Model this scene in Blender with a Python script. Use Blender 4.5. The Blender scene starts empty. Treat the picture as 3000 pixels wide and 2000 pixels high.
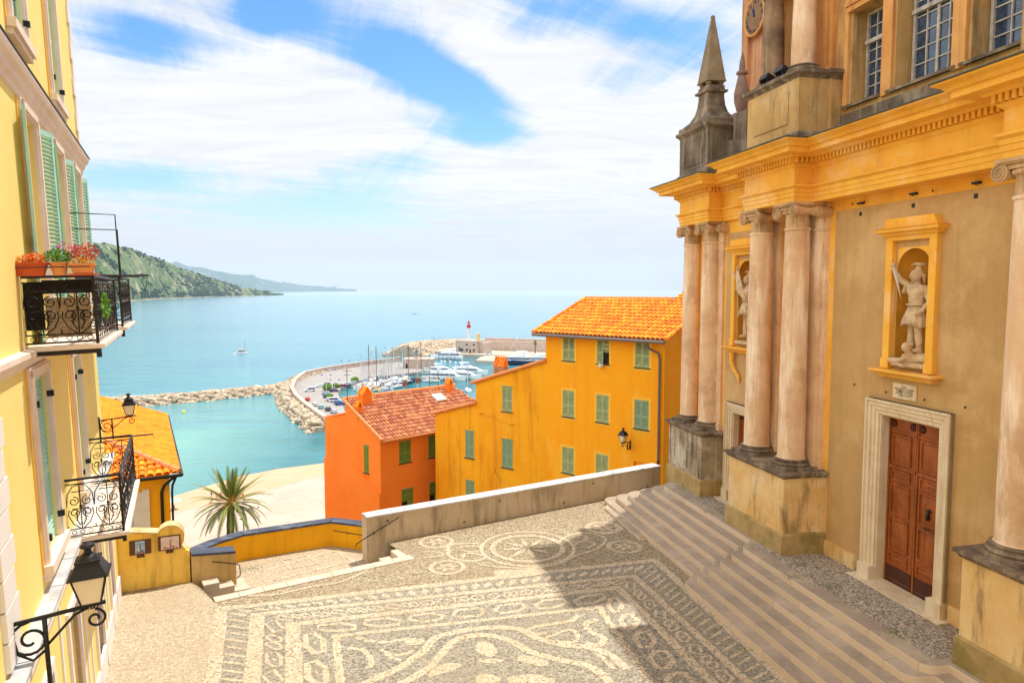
import bpy, bmesh, math, random
from mathutils import Vector, Matrix
random.seed(7)
R=math.radians
SC=bpy.context.scene
COL=SC.collection
# ---------------------------------------------------------------- camera survey maths (places things at real distances)
F=2050.;PH=math.atan(150/2050);H=7.0;SEA=-39.0
CP,SP=math.cos(PH),math.sin(PH)
def ray(x,y):
    u=1000-y
    return (x-1500, F*CP+u*SP, -F*SP+u*CP)
def G(x,y,z=0.0):
    r=ray(x,y);t=(z-H)/r[2];return Vector((r[0]*t,r[1]*t,z))
def D(x,y,d):
    r=ray(x,y);t=d/r[1];return Vector((r[0]*t,d,H+r[2]*t))
class Fr:
    def __init__(s,naz,o,lean=0):
        n=R(naz);x=n+math.pi/2;L=R(lean)
        s.x=Vector((math.sin(x),math.cos(x),0));nn=Vector((math.sin(n),math.cos(n),0))
        s.y=nn*math.cos(L)+Vector((0,0,math.sin(L)));s.z=-nn*math.sin(L)+Vector((0,0,math.cos(L)));s.o=Vector(o)
    def loc(s,p):
        d=Vector(p)-s.o;return Vector((d.dot(s.x),d.dot(s.y),d.dot(s.z)))
    def w(s,x,y,z): return s.o+s.x*x+s.y*y+s.z*z
    def hit(s,px,py,b=0,k='y'):
        r=Vector(ray(px,py));ax=getattr(s,k);c=(Vector((0,0,H))-s.o).dot(ax)
        t=(b-c)/r.dot(ax);return s.loc(r*t+Vector((0,0,H)))
    def mat(s):
        return Matrix(((s.x.x,s.y.x,s.z.x,s.o.x),(s.x.y,s.y.y,s.z.y,s.o.y),(s.x.z,s.y.z,s.z.z,s.o.z),(0,0,0,1)))
# ---------------------------------------------------------------- materials
def lin(c):
    def f(v):
        v/=255.;return v/12.92 if v<=.04045 else ((v+.055)/1.055)**2.4
    return (f(c[0]),f(c[1]),f(c[2]),1)
MATS={}
def mat(name,c,rough=.8,var=.12,scale=1.5,c2=None,streak=None,samt=.0,bump=.0,bscale=30,metal=0,spec=.3,fine=0.,sscale=(2.2,2.2,.16),coords='Object',emit=None,isl=0.,patch=None,pamt=.0,pscale=.6):
    if name in MATS: return MATS[name]
    m=bpy.data.materials.new(name);m.use_nodes=True;nt=m.node_tree;N=nt.nodes;L=nt.links
    b=N['Principled BSDF'];b.inputs['Roughness'].default_value=rough;b.inputs['Metallic'].default_value=metal
    b.inputs['Specular IOR Level'].default_value=spec
    base=lin(c)
    tc=N.new('ShaderNodeTexCoord');co=tc.outputs[coords]
    def noise(s,det=4,rg=.6,sc=None):
        n=N.new('ShaderNodeTexNoise');n.inputs['Scale'].default_value=s;n.inputs['Detail'].default_value=det;n.inputs['Roughness'].default_value=rg
        if sc:
            mp=N.new('ShaderNodeMapping');mp.inputs['Scale'].default_value=sc;L.new(co,mp.inputs[0]);L.new(mp.outputs[0],n.inputs['Vector'])
        else: L.new(co,n.inputs['Vector'])
        return n.outputs[0]
    def mix(f,a,bb):
        x=N.new('ShaderNodeMix');x.data_type='RGBA'
        if isinstance(f,float): x.inputs[0].default_value=f
        else: L.new(f,x.inputs[0])
        for i,v in ((6,a),(7,bb)):
            if isinstance(v,tuple): x.inputs[i].default_value=v
            else: L.new(v,x.inputs[i])
        return x.outputs[2]
    def rng(v,a,bb,lo=0.,hi=1.):
        r=N.new('ShaderNodeMapRange');L.new(v,r.inputs[0]);r.inputs[1].default_value=a;r.inputs[2].default_value=bb;r.inputs[3].default_value=lo;r.inputs[4].default_value=hi
        return r.outputs[0]
    cur=base
    if var>0:
        c2l=lin(c2) if c2 else tuple(max(0,v*(1-var*2.2)) for v in base[:3])+(1,)
        cur=mix(rng(noise(scale,5,.65),.35,.68,0.,.9 if c2 else .75),base,c2l)
    if fine>0:
        dk=tuple(v*(1-fine) for v in base[:3])+(1,)
        cur=mix(rng(noise(bscale*.8,2),.45,.6,0.,.6),cur,dk)
    if patch:
        cur=mix(rng(noise(pscale,6,.7),.52,.62,0.,pamt),cur,lin(patch))
    if streak:
        cur=mix(rng(noise(1.6,6,.7,sscale),.5,.66,0.,samt),cur,lin(streak))
    if isl>0:
        g=N.new('ShaderNodeNewGeometry');hv=N.new('ShaderNodeHueSaturation');L.new(rng(g.outputs['Random Per Island'],0,1,1-isl,1+isl*.6),hv.inputs['Value'])
        L.new(rng(g.outputs['Random Per Island'],0,1,.5-isl*.04,.5+isl*.04),hv.inputs['Hue'])
        if isinstance(cur,tuple): hv.inputs['Color'].default_value=cur
        else: L.new(cur,hv.inputs['Color'])
        cur=hv.outputs[0]
    if isinstance(cur,tuple): b.inputs['Base Color'].default_value=cur
    else: L.new(cur,b.inputs['Base Color'])
    if bump>0:
        bp=N.new('ShaderNodeBump');bp.inputs['Strength'].default_value=bump;bp.inputs['Distance'].default_value=.02
        L.new(noise(bscale,4),bp.inputs['Height']);L.new(bp.outputs[0],b.inputs['Normal'])
    if emit: 
        b.inputs['Emission Color'].default_value=lin(c);b.inputs['Emission Strength'].default_value=emit
    MATS[name]=m;return m
def pebble(name,ca,cb,scale=26,stain=(120,110,90),moss=.0,coords='Object',low=False):
    m=bpy.data.materials.new(name);m.use_nodes=True;nt=m.node_tree;N=nt.nodes;L=nt.links
    b=N['Principled BSDF'];b.inputs['Roughness'].default_value=.85;b.inputs['Specular IOR Level'].default_value=.25
    tc=N.new('ShaderNodeTexCoord');co=tc.outputs[coords]
    v=N.new('ShaderNodeTexVoronoi');v.inputs['Scale'].default_value=scale;L.new(co,v.inputs['Vector'])
    sep=N.new('ShaderNodeSeparateColor');L.new(v.outputs['Color'],sep.inputs[0])
    cr=N.new('ShaderNodeValToRGB');e=cr.color_ramp.elements;e[0].position=.05;e[0].color=lin(ca);e[1].position=.95;e[1].color=lin(cb)
    if low:
        q=cr.color_ramp.elements.new(.3);q.color=lin(tuple((ca[i]+3*cb[i])/4 for i in range(3)))
    L.new(sep.outputs[0],cr.inputs[0])
    # joints between stones
    mr=N.new('ShaderNodeMapRange');L.new(v.outputs['Distance'],mr.inputs[0]);mr.inputs[1].default_value=.35;mr.inputs[2].default_value=.75;mr.inputs[3].default_value=0;mr.inputs[4].default_value=.75
    x=N.new('ShaderNodeMix');x.data_type='RGBA';L.new(mr.outputs[0],x.inputs[0]);L.new(cr.outputs[0],x.inputs[6]);x.inputs[7].default_value=lin(stain)
    n=N.new('ShaderNodeTexNoise');n.inputs['Scale'].default_value=.55;n.inputs['Detail'].default_value=8;n.inputs['Roughness'].default_value=.65;L.new(co,n.inputs['Vector'])
    m2=N.new('ShaderNodeMapRange');L.new(n.outputs[0],m2.inputs[0]);m2.inputs[1].default_value=.42;m2.inputs[2].default_value=.7;m2.inputs[4].default_value=.55
    y=N.new('ShaderNodeMix');y.data_type='RGBA';L.new(m2.outputs[0],y.inputs[0]);L.new(x.outputs[2],y.inputs[6]);y.inputs[7].default_value=lin(stain)
    out=y.outputs[2]
    if moss>0:
        n3=N.new('ShaderNodeTexNoise');n3.inputs['Scale'].default_value=1.3;n3.inputs['Detail'].default_value=9;n3.inputs['Roughness'].default_value=.75;L.new(co,n3.inputs['Vector'])
        m3=N.new('ShaderNodeMapRange');L.new(n3.outputs[0],m3.inputs[0]);m3.inputs[1].default_value=.64;m3.inputs[2].default_value=.7;m3.inputs[4].default_value=moss
        z=N.new('ShaderNodeMix');z.data_type='RGBA';L.new(m3.outputs[0],z.inputs[0]);L.new(out,z.inputs[6]);z.inputs[7].default_value=lin((138,128,40))
        out=z.outputs[2]
    L.new(out,b.inputs['Base Color'])
    bp=N.new('ShaderNodeBump');bp.inputs['Strength'].default_value=.5;bp.inputs['Distance'].default_value=.015;bp.invert=True
    L.new(v.outputs['Distance'],bp.inputs['Height']);L.new(bp.outputs[0],b.inputs['Normal'])
    MATS[name]=m;return m
# ---------------------------------------------------------------- mesh builder
class MB:
    def __init__(s,M=None): s.v=[];s.f=[];s.M=M;s.mi=[];s.cm=0
    def add(s,vs,fs):
        o=len(s.v)
        s.v+= [tuple(s.M@Vector(v)) for v in vs] if s.M else [tuple(v) for v in vs]
        s.f+=[tuple(i+o for i in f) for f in fs];s.mi+=[s.cm]*len(fs)
        return s
    def box(s,x0,x1,y0,y1,z0,z1):
        if x0>x1:x0,x1=x1,x0
        if y0>y1:y0,y1=y1,y0
        if z0>z1:z0,z1=z1,z0
        return s.add([(x0,y0,z0),(x1,y0,z0),(x1,y1,z0),(x0,y1,z0),(x0,y0,z1),(x1,y0,z1),(x1,y1,z1),(x0,y1,z1)],
          [(0,3,2,1),(4,5,6,7),(0,1,5,4),(1,2,6,5),(2,3,7,6),(3,0,4,7)])
    def hexa(s,p): return s.add(p,[(0,3,2,1),(4,5,6,7),(0,1,5,4),(1,2,6,5),(2,3,7,6),(3,0,4,7)])
    def frus(s,cx,cy,z0,z1,w0,d0,w1,d1):
        return s.hexa([(cx-w0,cy-d0,z0),(cx+w0,cy-d0,z0),(cx+w0,cy+d0,z0),(cx-w0,cy+d0,z0),(cx-w1,cy-d1,z1),(cx+w1,cy-d1,z1),(cx+w1,cy+d1,z1),(cx-w1,cy+d1,z1)])
    def poly(s,p): return s.add(p,[tuple(range(len(p)))])
    def prism(s,poly,z0,z1):
        n=len(poly);vs=[(p[0],p[1],z0) for p in poly]+[(p[0],p[1],z1) for p in poly]
        return s.add(vs,[tuple(range(n-1,-1,-1)),tuple(range(n,2*n))]+[(i,(i+1)%n,n+(i+1)%n,n+i) for i in range(n)])
    def slab(s,poly,y0,y1):  # polygon in x,z extruded along y
        n=len(poly);vs=[(p[0],y0,p[1]) for p in poly]+[(p[0],y1,p[1]) for p in poly]
        return s.add(vs,[tuple(range(n)),tuple(range(2*n-1,n-1,-1))]+[((i+1)%n,i,n+i,n+(i+1)%n) for i in range(n)])
    def tube(s,pts,r,n=6,closed=False):
        pts=[Vector(p) for p in pts]
        if len(pts)<2: return s
        rs=r if isinstance(r,(list,tuple)) else [r]*len(pts)
        vs=[];up=None
        for i,p in enumerate(pts):
            a=pts[i-1] if (i>0 or closed) else p;b=pts[(i+1)%len(pts)] if (i<len(pts)-1 or closed) else p
            t=(b-a).normalized() if (b-a).length>1e-9 else Vector((0,0,1))
            if up is None:
                up=Vector((0,0,1)) if abs(t.z)<.9 else Vector((1,0,0))
            sd=t.cross(up)
            if sd.length<1e-4: sd=t.cross(Vector((0,1,.1)))
            sd.normalize();up2=sd.cross(t).normalized();up=up2
            for k in range(n):
                an=2*math.pi*k/n;vs.append(p+sd*(math.cos(an)*rs[i])+up2*(math.sin(an)*rs[i]))
        m=len(pts);fs=[]
        for i in range(m if closed else m-1):
            j=(i+1)%m
            for k in range(n): fs.append((i*n+k,i*n+(k+1)%n,j*n+(k+1)%n,j*n+k))
        if not closed: fs+= [tuple(range(n-1,-1,-1)),tuple((m-1)*n+k for k in range(n))]
        return s.add(vs,fs)
    def lathe(s,prof,c=(0,0,0),n=20,a0=0,a1=2*math.pi,sq=None):
        vs=[];full=abs(a1-a0-2*math.pi)<1e-6;m=n if full else n+1
        for r,z in prof:
            for k in range(m):
                a=a0+(a1-a0)*k/n;vs.append((c[0]+r*math.cos(a),c[1]+r*math.sin(a),c[2]+z))
        fs=[]
        for i in range(len(prof)-1):
            for k in range(n):
                k2=(k+1)%m if full else k+1
                fs.append((i*m+k,i*m+k2,(i+1)*m+k2,(i+1)*m+k))
        if full:
            if prof[0][0]>1e-4: fs.append(tuple(range(m-1,-1,-1)))
            if prof[-1][0]>1e-4: fs.append(tuple((len(prof)-1)*m+k for k in range(m)))
        return s.add(vs,fs)
    def sphere(s,c,r,n=10,m=7):
        if not isinstance(r,(tuple,list)): r=(r,r,r)
        vs=[];fs=[]
        for i in range(m+1):
            t=math.pi*i/m
            for k in range(n):
                a=2*math.pi*k/n;vs.append((c[0]+r[0]*math.sin(t)*math.cos(a),c[1]+r[1]*math.sin(t)*math.sin(a),c[2]+r[2]*math.cos(t)))
        for i in range(m):
            for k in range(n): fs.append((i*n+k,(i+1)*n+k,(i+1)*n+(k+1)%n,i*n+(k+1)%n))
        return s.add(vs,fs)
    def capsule(s,p0,r0,p1,r1,n=10):
        p0=Vector(p0);p1=Vector(p1);d=(p1-p0);L=d.length;d.normalize()
        pts=[];rs=[]
        for k in range(5):
            a=math.pi/2*k/4;pts.append(p0-d*r0*math.cos(a));rs.append(max(r0*math.sin(a),.001))
        for k in range(5):
            a=math.pi/2*k/4;pts.append(p1+d*r1*math.sin(a));rs.append(max(r1*math.cos(a),.001))
        return s.tube(pts,rs,n)
    def sweep(s,path,prof,closed=False,caps=True):
        # path: (x,y) list, outward = left normal of travel direction ; prof: (offset,z)
        n=len(path);P=[Vector((p[0],p[1])) for p in path];nr=[]
        for i in range(n):
            ds=[]
            if i>0 or closed: ds.append((P[i]-P[i-1]).normalized())
            if i<n-1 or closed: ds.append((P[(i+1)%n]-P[i]).normalized())
            ns=[Vector((-d.y,d.x)) for d in ds]
            b=ns[0] if len(ns)==1 else (ns[0]+ns[1]).normalized()/max(.25,math.sqrt((1+ns[0].dot(ns[1]))/2))
            nr.append(b)
        vs=[];m=len(prof)
        for i in range(n):
            for o,z in prof: q=P[i]+nr[i]*o;vs.append((q.x,q.y,z))
        fs=[]
        for i in range(n if closed else n-1):
            j=(i+1)%n
            for k in range(m-1): fs.append((i*m+k,j*m+k,j*m+k+1,i*m+k+1))
        if caps and not closed: fs+=[tuple(range(m)),tuple((n-1)*m+k for k in range(m-1,-1,-1))]
        return s.add(vs,fs)
    def build(s,name,m,parent=None,smooth=False,bevel=0,auto=None,**kw):
        me=bpy.data.meshes.new(name);me.from_pydata(s.v,[],s.f)
        ms=m if isinstance(m,(list,tuple)) else [m]
        for q in ms: me.materials.append(q)
        if len(ms)>1: me.polygons.foreach_set('material_index',s.mi)
        me.validate();me.update()
        if smooth: me.polygons.foreach_set('use_smooth',[True]*len(me.polygons))
        o=bpy.data.objects.new(name,me);COL.objects.link(o)
        if parent: o.parent=parent
        if bevel:
            md=o.modifiers.new('bevel','BEVEL');md.width=bevel;md.segments=2;md.limit_method='ANGLE';md.angle_limit=R(40)
        if auto:
            try:
                me.set_sharp_from_angle(angle=R(auto))
            except Exception: pass
        for k,v in kw.items(): o[k]=v
        return o
def textmesh(name,fc,parent):
    t=bpy.data.objects.new(name,fc);COL.objects.link(t);bpy.context.view_layer.update()
    me=bpy.data.meshes.new_from_object(t);bpy.data.objects.remove(t);o=bpy.data.objects.new(name,me);COL.objects.link(o);o.parent=parent;return o
def recalc(o):
    bm=bmesh.new();bm.from_mesh(o.data);bmesh.ops.recalc_face_normals(bm,faces=bm.faces);bm.to_mesh(o.data);bm.free();return o
def empty(name,label,cat,M=None,group=None):
    o=bpy.data.objects.new(name,None);COL.objects.link(o);o.empty_display_size=.1
    if M is not None: o.matrix_world=M
    o['label']=label;o['category']=cat
    if group:o['group']=group
    return o
def tag(o,label=None,cat=None,group=None,kind=None):
    if label:o['label']=label
    if cat:o['category']=cat
    if group:o['group']=group
    if kind:o['kind']=kind
    return o
KIDS={}
def copy_tree(o,parent=None,top=True):
    c=o.copy();COL.objects.link(c)
    if parent is not None: c.parent=parent
    for ch in [x for x in bpy.data.objects if x.parent==o]: copy_tree(ch,c,False)
    return c
def facade(mb,x0,x1,z0,z1,y,holes,dep=.12,back=True):
    """wall face toward +y with rectangular recesses (hx0,hx1,hz0,hz1[,depth])"""
    xs=sorted({x0,x1,*[h[0] for h in holes],*[h[1] for h in holes]});zs=sorted({z0,z1,*[h[2] for h in holes],*[h[3] for h in holes]})
    xs=[x for x in xs if x0<=x<=x1];zs=[z for z in zs if z0<=z<=z1]
    for i in range(len(xs)-1):
        for j in range(len(zs)-1):
            cx=(xs[i]+xs[i+1])/2;cz=(zs[j]+zs[j+1])/2
            if any(h[0]<cx<h[1] and h[2]<cz<h[3] for h in holes): continue
            mb.poly([(xs[i],y,zs[j]),(xs[i],y,zs[j+1]),(xs[i+1],y,zs[j+1]),(xs[i+1],y,zs[j])])
    for h in holes:
        d=h[4] if len(h)>4 else dep;a,b,c,e=h[:4];q=y-d
        mb.poly([(a,y,c),(a,q,c),(a,q,e),(a,y,e)]);mb.poly([(b,y,c),(b,y,e),(b,q,e),(b,q,c)])
        mb.poly([(a,y,c),(b,y,c),(b,q,c),(a,q,c)]);mb.poly([(a,y,e),(a,q,e),(b,q,e),(b,y,e)])
        if back: mb.poly([(a,q,c),(a,q,e),(b,q,e),(b,q,c)])
def shell(mb,x0,x1,yb,y,z0,z1,holes,dep=.12,back=True,top=True):
    facade(mb,x0,x1,z0,z1,y,holes,dep,back)
    mb.poly([(x0,yb,z0),(x0,y,z0),(x0,y,z1),(x0,yb,z1)]);mb.poly([(x1,yb,z0),(x1,yb,z1),(x1,y,z1),(x1,y,z0)])
    mb.poly([(x0,yb,z0),(x0,yb,z1),(x1,yb,z1),(x1,yb,z0)])
    if top: mb.poly([(x0,yb,z1),(x0,y,z1),(x1,y,z1),(x1,yb,z1)])
def spiral(cx,cz,r,turns,a0,n=26,dirn=1,rin=.15):
    return [(cx+r*(1-(1-rin)*i/n)*math.cos(a0+dirn*2*math.pi*turns*i/n),cz+r*(1-(1-rin)*i/n)*math.sin(a0+dirn*2*math.pi*turns*i/n)) for i in range(n+1)]
SH={}
def shutter_mesh(w,h,louv=.055,panel=True):
    k=(round(w,2),round(h,2),louv)
    mb=MB();t=.035;s=.055
    mb.box(0,s,0,t,0,h);mb.box(w-s,w,0,t,0,h)
    mid=h*.42
    rails=[(0,.1),(mid-.04,mid+.05),(h-.08,h)]
    for a,b in rails: mb.box(s,w-s,.002,t-.002,a,b)
    for a,b in ((.1,mid-.04),(mid+.05,h-.08)):
        n=max(2,int((b-a)/louv))
        for i in range(n):
            z=a+(i+.5)*(b-a)/n;e=(b-a)/n*.5
            mb.hexa([(s,.004,z+e*.2),(w-s,.004,z+e*.2),(w-s,t-.004,z-e*.9),(s,t-.004,z-e*.9),(s,.004,z+e*.55),(w-s,.004,z+e*.55),(w-s,t-.004,z-e*.55),(s,t-.004,z-e*.55)])
    return mb
def shutter(w,h,m,parent,loc,rot=0,flip=False,tilt=0,name='shutter',louv=.055,label=None):
    k=(round(w,3),round(h,3),m.name,louv)
    if k in SH:
        o=bpy.data.objects.new(name,SH[k]);COL.objects.link(o);o.parent=parent
    else:
        o=shutter_mesh(w,h,louv).build(name,m,parent);SH[k]=o.data
    o.location=loc;o.rotation_euler=(tilt,0,rot)
    if flip: o.scale=(-1,1,1)
    if label:o['label']=label
    return o
def tiles(mb,O,ex,eu,poly,w=.21,l=.36,r=.085,base=True,seg=5,jit=.01):
    O=Vector(O);ex=Vector(ex).normalized();eu=Vector(eu).normalized();nn=ex.cross(eu).normalized()
    if nn.z<0: nn=-nn
    def inside(u,v):
        c=False;n=len(poly)
        for i in range(n):
            a=poly[i];b=poly[(i+1)%n]
            if (a[1]>v)!=(b[1]>v) and u<(b[0]-a[0])*(v-a[1])/(b[1]-a[1])+a[0]: c=not c
        return c
    us=[p[0] for p in poly];vv=[p[1] for p in poly]
    if base: mb.poly([O+ex*p[0]+eu*p[1] for p in poly])
    i=0;u=min(us)+w/2
    while u<max(us):
        v=min(vv)
        while v<max(vv)-.02:
            if inside(u,v+l*.3):
                l2=l*1.12;du=random.uniform(-jit,jit);h0=.045+random.uniform(0,.01)
                vs=[]
                for (vo,rr,hh) in ((v-.02,r,h0),(v+l2,r*.82,.012)):
                    for k in range(seg+1):
                        a=math.pi*k/seg
                        vs.append(O+ex*(u+du-rr*math.cos(a))+eu*vo+nn*(rr*math.sin(a)*.85+hh-.01))
                fs=[(k,k+1,seg+2+k,seg+1+k) for k in range(seg)]
                # thickness lip
                for k in range(seg+1):
                    a=math.pi*k/seg;vs.append(O+ex*(u+du-(r-.018)*math.cos(a))+eu*(v-.02)+nn*((r-.018)*math.sin(a)*.85+h0-.012))
                fs+=[(k+1,k,2*(seg+1)+k,2*(seg+1)+k+1) for k in range(seg)]
                mb.add(vs,fs)
            v+=l
        u+=w;i+=1
    return mb
def rope(mb,P0,P1,r=.1,l=.35,n=6):
    """line of overlapping half round tiles along a verge or ridge"""
    P0=Vector(P0);P1=Vector(P1);L=(P1-P0).length;d=(P1-P0)/L;k=max(1,int(L/l))
    for i in range(k):
        a=P0+d*(L*i/k-.02);b=P0+d*(L*(i+1)/k+.02);mb.tube([a,b],[r,r*.84],8)
# ================================================================ CHURCH
TH=math.atan2(-470,2055)
CH=Fr(math.degrees(TH)-90,(10.7*math.cos(TH),-10.7*math.sin(TH),0))
CM=CH.mat()
M_ochre=mat('ochre_trim',(252,194,78),.85,.12,1.2,c2=(240,172,60),streak=(176,112,48),samt=.22,sscale=(1.4,1.4,.3),bump=.25,patch=(250,206,140),pamt=.65,pscale=.8)
M_panel=mat('ochre_plaster',(204,166,112),.9,.1,.8,c2=(184,144,90),patch=(222,186,134),pamt=.5,pscale=.45,bump=.3,fine=.08,streak=(150,120,80),samt=.2)
M_stone=mat('column_stone',(236,202,164),.8,.1,.9,c2=(208,166,126),streak=(255,238,214),samt=.85,bump=.3,bscale=18,sscale=(1.3,1.3,.22),patch=(180,138,102),pamt=.45,pscale=.8)
M_cap=mat('carved_stone',(222,184,140),.85,.2,3,streak=(110,88,66),samt=.4,bump=.4,bscale=25)
M_dark=mat('weathered_stone',(140,120,100),.9,.3,1.6,c2=(70,58,50),streak=(196,178,150),samt=.55,bump=.6,bscale=14,patch=(98,96,60),pamt=.5,pscale=1.4)
M_ped=mat('pedestal_plaster',(236,204,148),.9,.1,1,c2=(218,170,98),streak=(88,72,54),samt=.75,bump=.4,bscale=14,patch=(232,218,190),pamt=.6,pscale=.7,sscale=(1.3,1.3,.3))
M_ped3=mat('grey_pedestal_plaster',(190,172,142),.9,.2,1.2,c2=(120,106,84),streak=(46,40,32),samt=.85,bump=.4,bscale=14,patch=(226,216,196),pamt=.5,pscale=.9,sscale=(3,3,.25))
M_plinth=mat('mossy_plinth',(190,160,108),.9,.2,2,c2=(150,128,80),patch=(112,104,44),pamt=.5,pscale=1.3,bump=.5,bscale=14)
M_marble=mat('marble_frame',(232,214,184),.6,.08,2,c2=(214,190,152),bump=.15,streak=(176,150,112),samt=.5,sscale=(6,6,.3))
M_wood=mat('door_wood',(172,96,44),.5,.2,3,c2=(132,68,28),bump=.2,bscale=40,sscale=(12,12,.4),streak=(104,52,20),samt=.6)
M_woodd=mat('door_wood_dark',(82,44,30),.6,.2,3)
M_metal=mat('black_iron',(34,32,34),.45,.1,8,metal=.3,spec=.5)
M_lead=mat('lead_flashing',(88,92,88),.6,.2,4)
M_gwood=mat('grey_window_wood',(206,198,188),.8,.25,6,streak=(110,98,88),samt=.5)
M_glass=mat('window_glass',(58,84,116),.08,.3,7,c2=(28,34,44),spec=.8)
M_orpil=mat('orange_pilaster',(228,172,104),.85,.2,1,c2=(204,138,74),streak=(140,84,52),samt=.5,bump=.3,sscale=(4,4,.2))
M_up=mat('upper_plaster',(214,174,112),.88,.2,.9,c2=(176,136,84),streak=(104,88,66),samt=.65,bump=.35,patch=(206,182,140),pamt=.6,pscale=.8,sscale=(1.8,1.8,.3))
M_nich=mat('niche_ochre',(212,152,48),.9,.15,1.5,c2=(176,120,34),bump=.2)
M_statue=mat('statue_stone',(224,196,160),.8,.15,5,c2=(176,146,110),bump=.25,bscale=60)
church=empty('church','ochre baroque church facade with paired columns, marble framed brown door and obelisk at its corner','church',CM)
# --- lower wall
mb=MB()
DO=(10.8,12.35,.87,4.45,.3)
NC=(11.62,17.55)
NH=[(c-.42,c+.42,5.5,7.85,.0) for c in NC]
D2=(17.0,18.1,.87,3.5,.3)
shell(mb,2.0,20.6,-9,0,0,9.0,[DO,D2]+NH,back=False,top=False)
for c in NC:
    n=14
    for i in range(n):
        a0=math.pi*i/n;a1=math.pi*(i+1)/n
        p=[(c+.42*math.cos(a0),7.42+.4*math.sin(a0)),(c+.42*math.cos(a1),7.42+.4*math.sin(a1))]
        mb.poly([(p[0][0],.0,p[0][1]),(p[0][0],.0,7.85),(p[1][0],.0,7.85),(p[1][0],.0,p[1][1])])
mb.build('wall',M_ochre,church)
# ochre panels, 6mm proud
mb=MB()
facade(mb,9.3,13.93,1.2,8.77,.008,[(c-.43,c+.43,5.5,7.85,.008) for c in NC[:1]]+[(10.79,12.36,1.1,4.46,.008)],back=False)
mb.build('wall_panel',M_panel,church,label='brown ochre plaster field beside the large door');mb=MB();facade(mb,16.6,18.62,1.2,8.64,.008,[(c-.43,c+.43,5.5,7.85,.008) for c in NC[1:]]+[(16.99,18.11,1.1,3.6,.008)],back=False)
mb.build('wall_panel',M_panel,church,label='brown ochre plaster field of the narrow far bay')
for a0,a1 in ((9.2,10.44),(12.72,13.99),(16.5,16.6),(18.5,18.7)):
    mb=MB();mb.box(a0,a1,0,.05,.86,1.2);mb.build('wall_plinth',M_ped,church)
# --- entablature
PATH=[(3,.95),(8.95,.95),(8.95,.45),(14.15,.45),(14.15,.95),(16.2,.95),(16.2,.1),(18.75,.1),(18.75,.55),(20.6,.55),(20.6,-6)]
PR=[(-.9,9.0),(0,9.0),(0,9.1),(.018,9.105),(.018,9.2),(.036,9.205),(.036,9.29),(.1,9.33),(.1,9.37),(0,9.39),(0,9.74),(.04,9.77),(.08,9.82),(.1,9.83),(.0,9.832),(.0,9.95),(.2,9.955),(.24,10.0),(.5,10.0),(.5,10.1),(.55,10.11),(.6,10.17),(.7,10.22),(.7,10.25),(-.6,10.29)]
mb=MB();mb.sweep(PATH,PR,caps=False)
for i in range(len(PATH)-1):
    p=Vector(PATH[i]);q=Vector(PATH[i+1]);d=(q-p);L=d.length;d.normalize();nn=Vector((-d.y,d.x))
    if i==len(PATH)-2: L=1.0
    n=int((L+.3)/.115)
    for k in range(n):
        c=p+d*((k+.5)*(L+.2)/n-.1)
        if min((c-p).length,(c-q).length)<.0: continue
        a=c-d*.031-nn*.01;b=c+d*.031-nn*.01;e=nn*.185
        mb.hexa([(a.x,a.y,9.835),(b.x,b.y,9.835),(b.x+e.x,b.y+e.y,9.835),(a.x+e.x,a.y+e.y,9.835),(a.x,a.y,9.952),(b.x,b.y,9.952),(b.x+e.x,b.y+e.y,9.952),(a.x+e.x,a.y+e.y,9.952)])
mb.build('entablature',M_ochre,church)
mb=MB();mb.sweep(PATH,[(.004,9.84),(.004,9.945)]);mb.build('dentil_recess',mat('brown_recess',(126,80,34),.9,.2,3),church)  # brown paint and dirt in the dentil gaps, their shade put into the colour
mb=MB();mb.sweep(PATH,[(-.5,10.294),(.73,10.254),(.73,10.275),(-.5,10.32)]);mb.build('flashing',M_lead,church)
# --- pedestals
def pedestal(a0,a1,b,m,mp,zb=.0,zt=2.66,name='pedestal'):
    mb=MB()
    p=[(a0,-.0),(a0,b),(a1,b),(a1,-.0)]
    mb.box(a0,a1,-.3,b,zb,zt)
    # side pilaster strip
    mb.box(a0-.07,a0+.5,-.2,.22,zb,zt)
    o=mb.build(name,m,church,bevel=.012)
    mb=MB();mb.sweep([(a0-.07,-.2),(a0-.07,.22),(a0,.22),(a0,b),(a1,b),(a1,-.2)],[(0,zt),(.04,zt+.02),(.05,zt+.07),(.11,zt+.09),(.11,zt+.15),(-.6,zt+.17)])
    mb.box(a0,a1,-.2,b,zt+.1,zt+.155)
    mb.build('pedestal_cap',M_dark,o)
    mb=MB();mb.sweep([(a0-.07,-.2),(a0-.07,.22),(a0,.22),(a0,b),(a1,b),(a1,-.2)],[(.05,zb),(.05,1.33),(.0,1.37)]);mb.build('pedestal_plinth',mp,o)
    return o
pedestal(14.04,16.45,1.07,M_ped,M_plinth)
pedestal(6.55,9.2,1.07,M_ped,M_plinth)
pedestal(18.7,20.85,.67,M_ped3,M_plinth)
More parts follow.
